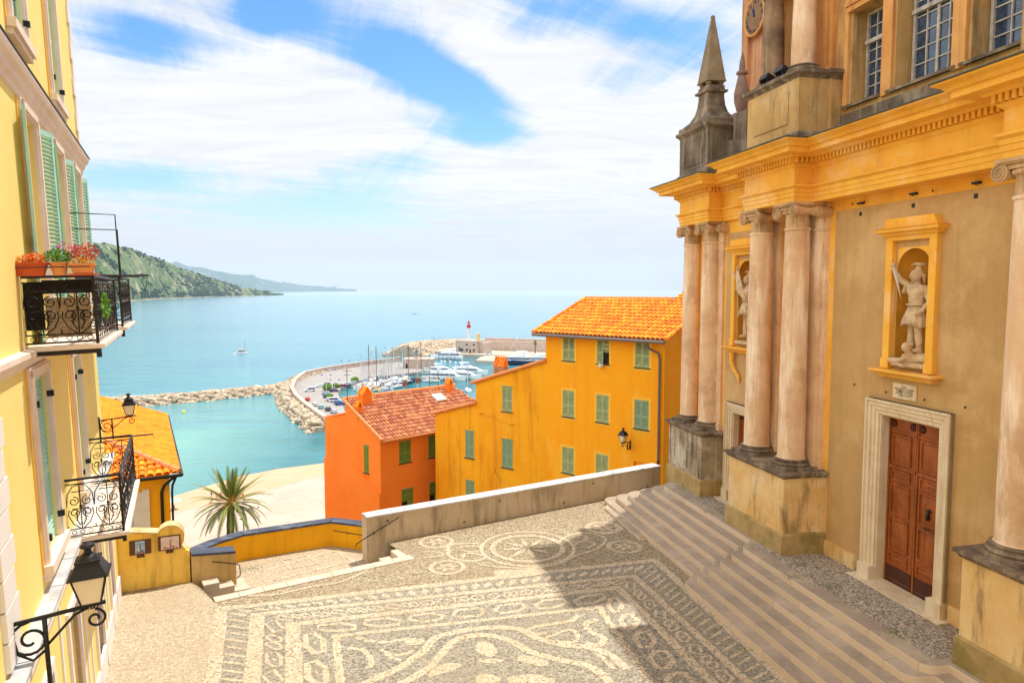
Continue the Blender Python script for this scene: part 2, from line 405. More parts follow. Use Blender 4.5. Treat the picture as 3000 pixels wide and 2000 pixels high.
# --- columns
def column(a,b,zb,r,ztop,m=None,cap=True,zc=9.0):
    m=m or M_stone
    mb=MB();h=ztop-zb
    pr=[]
    for i in range(13):
        t=i/12;pr.append((r*(1-.13*t**1.6),zb+.24+(h-.24)*t))
    pr=[(r*1.08,zb+.22)]+pr+[(r*.95,ztop),(r*.95,ztop+.05),(r*.87,ztop+.06)]
    mb.lathe(pr,(a,b,0),28);o=mb.build('column',m,church,smooth=True,auto=35)
    mb=MB();mb.box(a-r*1.42,a+r*1.42,b-r*1.42,b+r*1.42,zb,zb+.07)
    pr=[(r*1.15,zb+.07),(r*1.36,zb+.08),(r*1.4,zb+.11),(r*1.34,zb+.14),(r*1.16,zb+.155),(r*1.15,zb+.175),(r*1.24,zb+.185),(r*1.24,zb+.205),(r*1.1,zb+.225)]
    mb.lathe(pr,(a,b,0),28);mb.build('column_base',M_dark,o,smooth=True,auto=35)
    if not cap: return o
    mb=MB();n=72;rr=r*.86;z0=ztop+.06;z1=zc-.26
    vs=[];fs=[]
    for j,z in enumerate((z0,z0+.02,z1-.02,z1)):
        for k in range(n):
            fl=.03*abs(math.sin(k*math.pi/3.6)) if 0<j<3 else 0
            q=rr-.03+fl if 0<j<3 else rr
            vs.append((a+q*math.cos(2*math.pi*k/n),b+q*math.sin(2*math.pi*k/n),z))
    for j in range(3):
        for k in range(n): fs.append((j*n+k,j*n+(k+1)%n,(j+1)*n+(k+1)%n,(j+1)*n+k))
    mb.add(vs,fs)
    mb.lathe([(rr,z1),(rr*1.16,z1+.03),(rr*1.2,z1+.07),(rr*1.1,z1+.1)],(a,b,0),24)
    for k in range(14):
        an=math.pi*(k+.5)/14*2;mb.sphere((a+rr*1.13*math.cos(an),b+rr*1.13*math.sin(an),z1+.05),(.035,.035,.045),6,4)
    mb.box(a-r*1.02,a+r*1.02,b-r*1.02,b+r*1.02,z1+.1,z1+.17)
    mb.sweep([(a-r*1.1,b-r*1.1),(a-r*1.1,b+r*1.1),(a+r*1.1,b+r*1.1),(a+r*1.1,b-r*1.1)],[(0,zc-.09),(.05,zc-.05),(.05,zc-.002),(-.3,zc-.002)],closed=True)
    vr=.145
    for sg in (-1,1):
        cx=a+sg*r*1.06;cz=z1+.06
        ys=[b-r*1.12+2*r*1.12*t/8 for t in range(9)]
        mb.tube([(cx,y,cz) for y in ys],[vr*(1-.5*math.sin(math.pi*t/8)**1.5) for t in range(9)],16)
        for ys_,dd in ((b+r*1.12,1),(b-r*1.12,-1)):
            sp=spiral(cx,cz,vr*.93,2.2,math.pi/2,40,-sg,.1)
            mb.tube([(x,ys_+dd*.012,z) for x,z in sp],[.017*(1-.5*i/40) for i in range(41)],5)
    mb.build('capital',M_cap,o,smooth=True,auto=40)
    return o
def pilaster(a0,a1,b,zb,zt,m,name='pilaster'):
    mb=MB();mb.box(a0,a1,-.1,b,zb,zt);mb.box(a0-.04,a1+.04,-.1,b+.05,zb,zb+.1);mb.box(a0-.02,a1+.02,-.1,b+.03,zb+.1,zb+.2);mb.box(a0-.03,a1+.03,-.1,b+.03,zt-.62,zt-.58)
    for s in (0,1):
        x=(a0,a1)[s]
    return mb.build(name,m,church,bevel=.006)
for a in (14.54,16.0): column(a,.56,2.82,.31,8.38)
for a in (7.12,8.7): column(a,.56,2.82,.31,8.38)
for a in (19.25,20.45): column(a,.17,2.82,.29,8.38)
for a0,a1 in ((14.2,14.85),(15.72,16.38),(6.8,7.4),(8.45,9.05)): pilaster(a0,a1,.2,2.82,8.99,M_stone)
pilaster(14.12,14.2,.1,2.82,8.99,M_stone)
for a in (18.92,): pilaster(a-.2,a+.25,.08,2.82,8.99,M_stone)
# volute of the flat pilaster beside the near pair
for a in (14.12,9.12,18.62):
    mb=MB();mb.tube([(a,.0,8.78),(a,.3,8.78)],.115,16)
    mb.tube([(x,.312,z) for x,z in spiral(a,8.78,.105,2.2,math.pi/2,36,1,.1)],.014,5);mb.build('volute',M_cap,church,smooth=True,auto=40)
# --- statue niches
def niche(c):
    mb=MB()
    for s in (-1,1):
        mb.box(c+s*.635,c+s*.46,.0,.11,5.42,7.98);mb.box(c+s*.66,c+s*.45,.0,.13,5.42,5.62)
        mb.box(c+s*.46,c+s*.40,.0,.05,7.3,7.38)
    mb.box(c-.635,c+.635,0,.112,7.98,8.08)
    mb.sweep([(c-.66,0),(c-.66,.12),(c+.66,.12),(c+.66,0)],[(0,8.06),(.03,8.08),(.06,8.13),(.13,8.15),(.13,8.2),(.16,8.22),(-.1,8.24)])
    mb.box(c-.75,c+.75,0,.22,8.18,8.235)
    mb.slab([(c-.68,8.24),(c+.68,8.24),(c+.62,8.42),(c-.58,8.42)],.0,.16)
    mb.sweep([(c-.66,0),(c-.66,.12),(c+.66,.12),(c+.66,0)],[(-.1,5.24),(0,5.24),(.05,5.3),(.1,5.33),(.16,5.36),(.16,5.4),(-.3,5.425)])
    o=mb.build('niche_frame',M_ochre,church,bevel=.006)
    mb=MB();mb.lathe([(.42,5.5),(.42,7.42)]+[(.42*math.cos(t),7.42+.4*math.sin(t)) for t in [math.pi/2*i/8 for i in range(1,9)]],(c,0,0),20,math.pi,2*math.pi)
    mb.poly([(c+.42*math.cos(math.pi+math.pi*i/16),.42*math.sin(math.pi+math.pi*i/16),5.5) for i in range(17)])
    mb.build('niche_recess',M_nich,o,smooth=True)
    return o
niche(NC[0]);nn2=niche(NC[1])
mb=MB()
for s in (-1,1):
    c=NC[1]+s*.5
    mb.tube([(c-s*.0,.12,5.22),(c,.12,4.95),(c-s*.1,.1,4.75),(c-s*.28,.06,4.55),(c-s*.3,.05,4.4)],[.07,.06,.05,.05,.03],8)
mb.build('scroll_bracket',M_ochre,nn2)
# --- main door
def doorframe(a0,a1,z0,zt,w=.3):
    mb=MB()
    for (i0,i1,b) in ((0,w,.05),(0,w*.72,.08),(0,w*.45,.11),(0,w*.16,.14)):
        # i measured from outside edge inwards
        o0=i0;o1=i1
        mb.box(a0-w+o0,a0-w+o1,-.0,b,z0+.3,zt+w-o0);mb.box(a1+w-o1,a1+w-o0,0,b,z0+.3,zt+w-o0)
        mb.box(a0-w+o1,a1+w-o1,0,b,zt+w-o1,zt+w-o0)
    for s0,s1 in ((a0-w-.02,a0+.02),(a1-.02,a1+w+.02)): mb.box(s0,s1,-.28,.18,z0,z0+.33)
    mb.box(a0-.001,a0+.035,-.29,.01,z0+.3,zt);mb.box(a1-.035,a1+.001,-.29,.01,z0+.3,zt);mb.box(a0,a1,-.29,.01,zt-.03,zt+.001)
    mb.box(a0-w-.15,a1+w+.15,-.3,.32,z0-.05,z0+.04)
    return mb.build('door_frame',M_marble,church,bevel=.006)
doorframe(10.8,12.35,.87,4.45);doorframe(17.0,18.1,.87,3.5,.27)
def panel(mb,x0,x1,z0,z1,y,d=.035):
    w=.035
    mb.box(x0,x1,y,y+d,z0,z0+w);mb.box(x0,x1,y,y+d,z1-w,z1);mb.box(x0,x0+w,y,y+d,z0+w,z1-w);mb.box(x1-w,x1,y,y+d,z0+w,z1-w)
    g=.075
    if x1-x0>2.5*g and z1-z0>2.5*g:
        mb.add([(x0+g,y+.002,z0+g),(x1-g,y+.002,z0+g),(x1-g,y+.002,z1-g),(x0+g,y+.002,z1-g),((x0+x1)/2,y+.028,(z0+z1)/2)],[(0,1,4),(1,2,4),(2,3,4),(3,0,4)])
door=None
def doors(x0,x1,z0,zt,y):
    w=(x1-x0)/2
    for k in range(2):
        a=x0+k*w;mb=MB();mb.box(a+.006,a+w-.006,y-.06,y,z0,zt)
        sc=(zt-z0)/3.58
        for (p,q) in ((.42,.66),(.74,1.42),(1.5,2.15),(2.22,2.44)): panel(mb,a+.14,a+w-.1,z0+p*sc,z0+q*sc,y)
        panel(mb,a+.14,a+w-.1,z0+2.58*sc,z0+3.2*sc,y)
        for (p,q) in ((.6,1.3),(1.4,2.2),(2.6,3.2)): 
            mb.box(a+.02,a+.09,y,y+.012,z0+p*sc,z0+q*sc)
        mb.box(a+.01,a+w-.01,y,y+.03,z0+2.47*sc,z0+2.53*sc);mb.box(a+.01,a+w-.01,y,y+.03,z0+3.24*sc,z0+3.28*sc)
        mb.box(a+.01,a+.045,y,y+.02,z0,zt);mb.box(a+w-.05,a+w-.01,y,y+.03,z0,zt)
        o=mb.build('door_leaf',M_wood,church,bevel=.004)
        mb=MB();mb.box(a+.008,a+w-.008,y,y+.02,z0+.002,z0+.36*sc);mb.build('kick_board',M_woodd,o)
        for xx in (a+.12,a+w-.12):
            mb=MB();mb.lathe([(.001,.03),(.03,.045),(.05,.03),(.075,.02),(.08,0)],(0,0,0),14)
            b=mb.build('boss',M_woodd,o,smooth=True);b.location=(xx,y,z0+3.42*sc);b.rotation_euler=(R(-90),0,0)
        if k==0:
            mb=MB();cz=z0+1.78*sc;cx=a+w*.5
            mb.tube([(cx-.07,y+.03,cz+.06),(cx+.07,y+.03,cz+.06)],.016,6);mb.tube([(cx,y+.02,cz+.09),(cx,y+.06,cz),(cx,y+.05,cz-.12)],[.02,.03,.035],8)
            mb.tube([(cx-.06,y+.03,cz-.28),(cx-.03,y+.07,cz-.3),(cx+.03,y+.07,cz-.3),(cx+.06,y+.03,cz-.28)],.01,6)
            mb.build('door_knocker',M_metal,o,smooth=True)
doors(10.83,12.32,.91,4.42,-.22);doors(17.03,18.07,.91,3.47,-.2)
# --- plaque above the door
mb=MB();mb.box(11.4,12.0,.01,.035,4.84,5.14);pl=mb.build('plaque',M_marble,church,label='small pale inscribed marble tablet above the door')
fc=bpy.data.curves.new('inscription','FONT');fc.body="D.O.M.\nINDULGENTIA PLENARIA\nPERPETUA OMNIBUS\nFIDELIBUS CONCESSA\nA. MDCCCLXX";fc.size=.045;fc.extrude=.001;fc.materials.append(mat('ink_grey',(92,82,70),.8,0));fc.align_x='CENTER';fc.align_y='CENTER';fc.space_line=1.0
to=textmesh('inscription',fc,pl);to.location=(11.7,.038,4.99);to.rotation_euler=(R(90),0,R(180));fc=None
# small hooks and brackets on the wall
mb=MB()
for (px,py) in ((2500,598),(2676,572),(2862,540),(2535,592),(2735,560),(2640,1145),(2505,1125),(2710,1170),(2830,1192),(2598,1148)):
    h=CH.hit(px,py,0.02);mb.tube([(h.x,.01,h.z),(h.x,.06,h.z),(h.x-.03,.07,h.z-.02),(h.x-.03,.07,h.z+.03)],.008,5)
for (px,py) in ((2525,596),(2680,568),(2865,536)):
    h=CH.hit(px,py,0.02);mb.box(h.x-.07,h.x+.07,.01,.09,h.z-.02,h.z+.02);mb.box(h.x+.0,h.x+.07,.01,.02,h.z-.26,h.z-.18)
mb.build('wall_hook',M_metal,church)
# --- upper storey
WH=[(12.68,13.6,10.98,13.0,.42),(10.95,12.32,10.98,14.0,.42),(9.3,10.54,10.98,13.0,.42)]
mb=MB();shell(mb,2.0,16.0,-9,0,10.25,14.1,WH,back=False);mb.build('upper_wall',M_up,church)
mb=MB();mb.box(16.0,20.5,-9,-.6,9,10.6);mb.box(20.3,23.6,-9,-1.4,0,10.4);mb.build('nave_wall',M_dark,church)
def cwin(x0,x1,z0,zt,y,nx,nz,trans=None):
    mb=MB();f=.06
    mb.box(x0,x0+f,y,y+.08,z0,zt);mb.box(x1-f,x1,y,y+.08,z0,zt);mb.box(x0+f,x1-f,y,y+.08,z0,z0+f);mb.box(x0+f,x1-f,y,y+.08,zt-f,zt)
    for i in range(1,nx): x=x0+f+(x1-x0-2*f)*i/nx;w=.028 if i==nx//2 and nx>2 else .012;mb.box(x-w,x+w,y+.01,y+.06,z0+f,zt-f)
    for j in range(1,nz): z=z0+f+(zt-z0-2*f)*j/nz;mb.box(x0+f,x1-f,y+.015,y+.05,z-.012,z+.012)
    if trans: mb.box(x0,x1,y+.0,y+.12,trans-.04,trans+.04)
    o=mb.build('window',M_gwood,church)
    g=MB();g.box(x0+.02,x1-.02,y+.018,y+.026,z0+.02,zt-.02);g.build('pane',M_glass,o)
    s=MB();s.hexa([(x0-.25,y,z0-.03),(x1+.22,y,z0-.03),(x1+.22,.1,z0-.13),(x0-.25,.1,z0-.13),(x0-.25,y,z0+.02),(x1+.22,y,z0+.02),(x1+.22,.1,z0-.07),(x0-.25,.1,z0-.07)]);s.build('window_sill',M_dark,o)
cwin(12.98,13.56,11.1,12.98,-.4,2,7,12.35);cwin(11.05,12.25,11.1,13.98,-.4,4,9,12.5);cwin(9.36,10.48,11.1,12.98,-.4,3,7,12.35)
mb=MB()
for a0,a1 in ((12.36,12.64),(10.6,10.9),(13.66,13.78),(8.95,9.24)):
    mb.box(a0,a1,0,.07,10.95,14.05)
for a0,a1,z in ((12.62,13.68,13.0),(9.24,10.6,13.0)): mb.box(a0,a1,0,.1,z,z+.12);mb.box(a0-.04,a1+.04,0,.14,z+.12,z+.2)
mb.build('window_surround',M_orpil,church,bevel=.008)
mb=MB();mb.box(2.0,16.0,0,.05,10.3,10.86);mb.build('attic_base',M_dark,church)
def uped(a0,a1,b):
    mb=MB();mb.box(a0,a1,-.2,b,10.28,11.7);mb.box(a0-.07,a0+.3,-.2,.3,10.28,11.7)
    mb.box(a0+.35,a1-.3,b,b+.025,10.72,11.45)
    o=mb.build('upper_pedestal',M_up,church,bevel=.01)
    mb=MB();mb.sweep([(a0,-.2),(a0,b),(a1,b),(a1,-.2)],[(.03,10.28),(.03,10.47),(0.002,10.51)]);mb.build('pedestal_plinth',M_dark,o)
    mb=MB();mb.sweep([(a0-.1,-.2),(a0-.1,.3),(a0,.3),(a0,b),(a1,b),(a1,-.2)],[(0,11.66),(.04,11.72),(.1,11.76),(.1,11.84),(-.5,11.87)]);mb.box(a0,a1,-.2,b,11.7,11.86);mb.build('upper_pedestal_cap',M_dark,o)
uped(13.93,15.98,1.05);uped(6.6,8.65,1.05)
for a in (14.42,15.62,7.2,8.15): column(a,.62,11.84,.265,14.0,mat('mottled_column_stone',(168,138,108),.9,.3,1.5,c2=(96,80,64),streak=(60,52,46),samt=.6,bump=.4) if a>15 else M_stone,cap=False)
for a,w in ((14.15,.06),(14.45,.22),(14.9,.1),(15.15,.08),(15.55,.22),(15.9,.05),(8.2,.25),(7.2,.25)):
    mb=MB();mb.box(a-w,a+w,-.05,.16+.04*(w>.15),11.85,14.1);mb.box(a-w-.03,a+w+.03,-.05,.26,11.85,12.0);mb.build('upper_pilaster',M_orpil,church,bevel=.006)
P2=[(3,.8),(8.6,.8),(8.6,.25),(13.95,.25),(13.95,.8),(15.95,.8),(15.95,-6)]
mb=MB();mb.sweep(P2,[(-.9,14.1),(0,14.1),(0,14.3),(.06,14.34),(0,14.36),(0,14.6),(.1,14.65),(.3,14.7),(.35,14.8),(.42,14.86),(-.9,14.92)],caps=False);mb.poly([(3,-8,14.9),(3,.5,14.9),(15.9,.5,14.9),(15.9,-8,14.9)])
mb.build('upper_entablature',M_ochre,church)
pts=[(7.6,14.9),(15.6,14.9),(15.4,15.6),(14.6,15.9),(13.8,16.6),(13.3,17.6),(12.4,18.3),(11.6,18.5),(10.8,18.3),(9.9,17.6),(9.4,16.6),(8.6,15.9)]
mb=MB();mb.slab(pts,-.2,.35);mb.build('gable',M_up,church)
# volute ramp, obelisk block
mb=MB();mb.slab([(15.98,10.3),(15.98,12.2),(16.2,12.0),(16.7,11.5),(17.3,11.25),(18.0,11.2),(18.85,11.35),(18.85,10.3)],-.35,.0)
mb.box(18.0,18.7,-.5,-.15,10.3,12.05);mb.build('ramp_scroll',M_dark,church)
mb=MB();oc=(19.7,.03);mb.box(18.82,20.58,-.55,.6,10.3,11.72)
mb.sweep([(18.82,-.55),(18.82,.6),(20.58,.6),(20.58,-.55)],[(.06,10.3),(.06,10.52),(0,10.56)],closed=True)
mb.sweep([(18.82,-.55),(18.82,.6),(20.58,.6),(20.58,-.55)],[(0,11.66),(.05,11.72),(.1,11.76),(.1,11.84),(.03,11.86),(.03,11.98),(-.2,12.0)],closed=True)
mb.box(19.1,20.3,.6,.62,10.75,11.5);mb.box(18.8,18.83,-.25,.35,10.75,11.5)
zz_=[12.0,12.12,12.3,12.5,12.7,12.88];ww=[.82,.55,.4,.32,.29,.28];dd=[.54,.42,.34,.3,.28,.27]
for i in range(5): mb.frus(19.7,.03,zz_[i],zz_[i+1],ww[i],dd[i],ww[i+1],dd[i+1])
mb.frus(19.7,.03,12.88,12.95,.36,.34,.38,.36);mb.frus(19.7,.03,12.95,13.08,.3,.28,.3,.28)
ob=mb.build('obelisk_base',M_dark,church,bevel=.012)
mb=MB()
for sx in (-.2,.2):
    for sy in (-.2,.2): mb.sphere((19.7+sx,.03+sy,13.16),.085,10,7)
mb.frus(19.7,.03,13.2,13.24,.33,.31,.33,.31)
for i in range(8):
    t0=i/8;t1=(i+1)/8;mb.frus(19.7,.03,13.24+1.85*t0,13.24+1.85*t1,.31*(1-t0)+.045*t0,.3*(1-t0)+.045*t0,.31*(1-t1)+.045*t1,.3*(1-t1)+.045*t1)
mb.sphere((19.7,.03,15.12),.07,10,7);mb.build('obelisk',mat('obelisk_stone',(158,136,108),.9,.25,2,c2=(118,98,70),streak=(98,92,60),samt=.5,bump=.4),church)
# urn finial, bell tower with clock
u=CH.hit(2172,300,-2.6)
mb=MB();mb.lathe([(r*.72,z) for r,z in [(.3,0),(.3,.1),(.2,.15),(.34,.5),(.36,.8),(.2,1.35),(.16,1.4),(.27,1.45),(.27,1.52),(.16,1.56),(.12,1.9),(.02,2.2)]],(u.x,-2.6,u.z-.5),14)
mb.box(u.x-.5,u.x+.5,-3.1,-2.1,10,u.z-.5);mb.build('urn_finial',mat('finial_stone',(150,120,104),.9,.25,3,bump=.4),church,smooth=True,auto=35)
M_tow=mat('tower_plaster',(216,162,116),.88,.2,1,c2=(180,122,84),streak=(120,80,62),samt=.6,bump=.3)
mb=MB();mb.box(21.5,24.35,-7,-3.9,0,32)
for a0,a1 in ((24.05,24.45),(21.4,21.8)): mb.box(a0,a1,-4.2,-3.75,10,32)
mb.sweep([(21.4,-7),(21.4,-3.8),(24.45,-3.8),(24.45,-7)],[(0,31.4),(.4,31.8),(.4,32.1),(-.5,32.3)])
tw=mb.build('bell_tower',M_tow,church)
c=CH.hit(2214,50,-3.75)
mb=MB();M=Matrix.Translation((c.x,-3.72,c.z))@Matrix.Rotation(R(-90),4,'X')
k=MB(M);k.lathe([(0.001,.02),(.6,.02)],(0,0,0),32);k.build('clock_face',mat('clock_plaster',(206,164,124),.8,.2,3),tw)
k=MB(M);k.lathe([(.6,0),(.62,.07),(.68,.07),(.7,0)],(0,0,0),36);k.build('clock_ring',M_orpil,tw,smooth=True)
k=MB(M)
NUM=['XII','I','II','III','IIII','V','VI','VII','VIII','IX','X','XI']
k.tube([(0,0,.05),(.05,-.42,.05)],[.035,.012],5);k.tube([(0,0,.05),(.06,-.27,.05)],[.03,.04],5)
k.build('clock_hand',mat('clock_blue',(40,44,92),.5,0),tw)
for i,t in enumerate(NUM):
    an=2*math.pi*i/12
    fc=bpy.data.curves.new('numeral','FONT');fc.body=t;fc.size=.17;fc.align_x='CENTER';fc.align_y='CENTER';fc.extrude=.003;fc.materials.append(mat('clock_blue',(40,44,92),.5,0))
    to=textmesh('numeral',fc,tw)
    # seen from outside (+y) the clock's right is -x
    to.location=(c.x-.48*math.sin(an),-3.69,c.z+.48*math.cos(an));to.rotation_euler=(R(90),-an*0,R(180))
    to.rotation_mode='XYZ';to.matrix_local=Matrix.Translation(to.location)@Matrix.Rotation(R(180),4,'Z')@Matrix.Rotation(R(90),4,'X')@Matrix.Rotation(-an,4,'Z')
for px,py,lb in ((2240,212,'black floodlight lower down the church ledge, nearer the clock tower'),(2285,192,'black floodlight higher on the church ledge, beside the column base')):
    h=CH.hit(px,py+8,1.0)
    e=empty('floodlight',lb,'floodlight',CM@Matrix.Translation((h.x,1.0,11.87)))
    mb=MB();mb.box(-.16,.16,-.1,.12,.1,.24);mb.build('lamp_head',M_metal,e,bevel=.01);e.children[0].rotation_euler=(R(25),0,0)
    mb=MB();mb.box(-.1,.1,-.08,.08,0,.03);mb.box(-.14,-.12,-.02,.02,.02,.16);mb.box(.12,.14,-.02,.02,.02,.16);mb.build('bracket',M_metal,e)
# --- steps
def step_mat():
    m=mat('step_stone',(180,162,142),.8,.2,1.1,c2=(146,132,116),patch=(200,184,162),pamt=.5,pscale=.9,bump=.25,bscale=20,fine=.08)
    nt=m.node_tree;N=nt.nodes;L=nt.links;b=N['Principled BSDF'];src=b.inputs['Base Color'].links[0].from_socket
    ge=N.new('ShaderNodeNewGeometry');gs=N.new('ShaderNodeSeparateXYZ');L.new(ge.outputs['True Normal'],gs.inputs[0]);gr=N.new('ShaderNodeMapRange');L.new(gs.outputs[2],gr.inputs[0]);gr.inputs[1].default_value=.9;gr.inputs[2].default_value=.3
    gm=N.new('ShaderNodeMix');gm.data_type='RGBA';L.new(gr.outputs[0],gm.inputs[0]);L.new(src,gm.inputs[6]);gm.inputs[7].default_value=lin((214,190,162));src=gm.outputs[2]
    tc=N.new('ShaderNodeTexCoord');sp=N.new('ShaderNodeSeparateXYZ');L.new(tc.outputs['Object'],sp.inputs[0])
    def mth(op,a,bv=None):
        x=N.new('ShaderNodeMath');x.operation=op
        if hasattr(a,'links') or not isinstance(a,(int,float)): L.new(a,x.inputs[0])
        else: x.inputs[0].default_value=a
        if bv is not None:
            if isinstance(bv,(int,float)): x.inputs[1].default_value=bv
            else: L.new(bv,x.inputs[1])
        return x.outputs[0]
    row=mth('FLOOR',mth('DIVIDE',mth('ADD',sp.outputs[2],-.003),.145))
    xx=mth('ADD',mth('DIVIDE',sp.outputs[0],1.15),mth('MULTIPLY',row,.37))
    fr=mth('FRACT',xx);ln=mth('LESS_THAN',fr,.011)
    mx=N.new('ShaderNodeMix');mx.data_type='RGBA';L.new(mth('MULTIPLY',ln,.5),mx.inputs[0]);L.new(src,mx.inputs[6]);mx.inputs[7].default_value=lin((110,92,76));
    wn=N.new('ShaderNodeTexWhiteNoise');wn.noise_dimensions='2D';cmb=N.new('ShaderNodeCombineXYZ');L.new(mth('FLOOR',xx),cmb.inputs[0]);L.new(row,cmb.inputs[1]);L.new(cmb.outputs[0],wn.inputs['Vector'])
    hv=N.new('ShaderNodeHueSaturation');L.new(mx.outputs[2],hv.inputs['Color']);
    mr=N.new('ShaderNodeMapRange');L.new(wn.outputs[0],mr.inputs[0]);mr.inputs[3].default_value=.92;mr.inputs[4].default_value=1.05;L.new(mr.outputs[0],hv.inputs['Value'])
    L.new(hv.outputs[0],b.inputs['Base Color']);return m
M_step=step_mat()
steps=empty('church_steps','long flight of pale stone steps with rounded corners below the church doors','steps',CM)
def arc(cx,cy,r,a0,a1,n=7): return [(cx+r*math.cos(R(a0+(a1-a0)*i/n)),cy+r*math.sin(R(a0+(a1-a0)*i/n))) for i in range(n+1)]
def outline(b,ae,inn=0):
    rr=.42
    p=[(3,-.2),(3,b)]
    p+=[(9.2,b)]+arc(9.2+.3,b+.15,.3,180,90)[0:0]
    p+=arc(9.45,b+.2,.25,180,90)+arc(14.6,b+.15,.3,90,0)
    p+=arc(15.2,b+.2,.2,180+0,270,4)
    p+=arc(ae-rr,b-rr,rr,90,0)+[(ae,-.2 if ae<21.2 else .3)]
    if ae>=21.2: p+=[(21.2,-.2)]
    return p
for k in range(6):
    b=2.72-.3*k;ae=20.35+.25*(5-k)
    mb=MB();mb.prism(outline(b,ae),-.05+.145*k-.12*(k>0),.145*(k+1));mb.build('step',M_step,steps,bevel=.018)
mb=MB();mb.prism([(17.9,2.7),(17.9,2.93),(20.2,2.93)]+arc(20.6,2.45,.48,80,0,5)+[(21.1,2.4),(20.7,1.9)],-.02,.07);mb.build('step',M_step,steps,bevel=.01)
mb=MB();mb.prism([(3,-.25),(3,.9),(9.3,.9),(9.45,1.32),(14.7,1.32),(14.95,.9),(20.0,.9),(20.1,-.25)],.86,.874)
land=mb.build('landing_paving',pebble('landing_pebble',(104,96,86),(222,208,190),30,(132,120,104),moss=.6),steps)
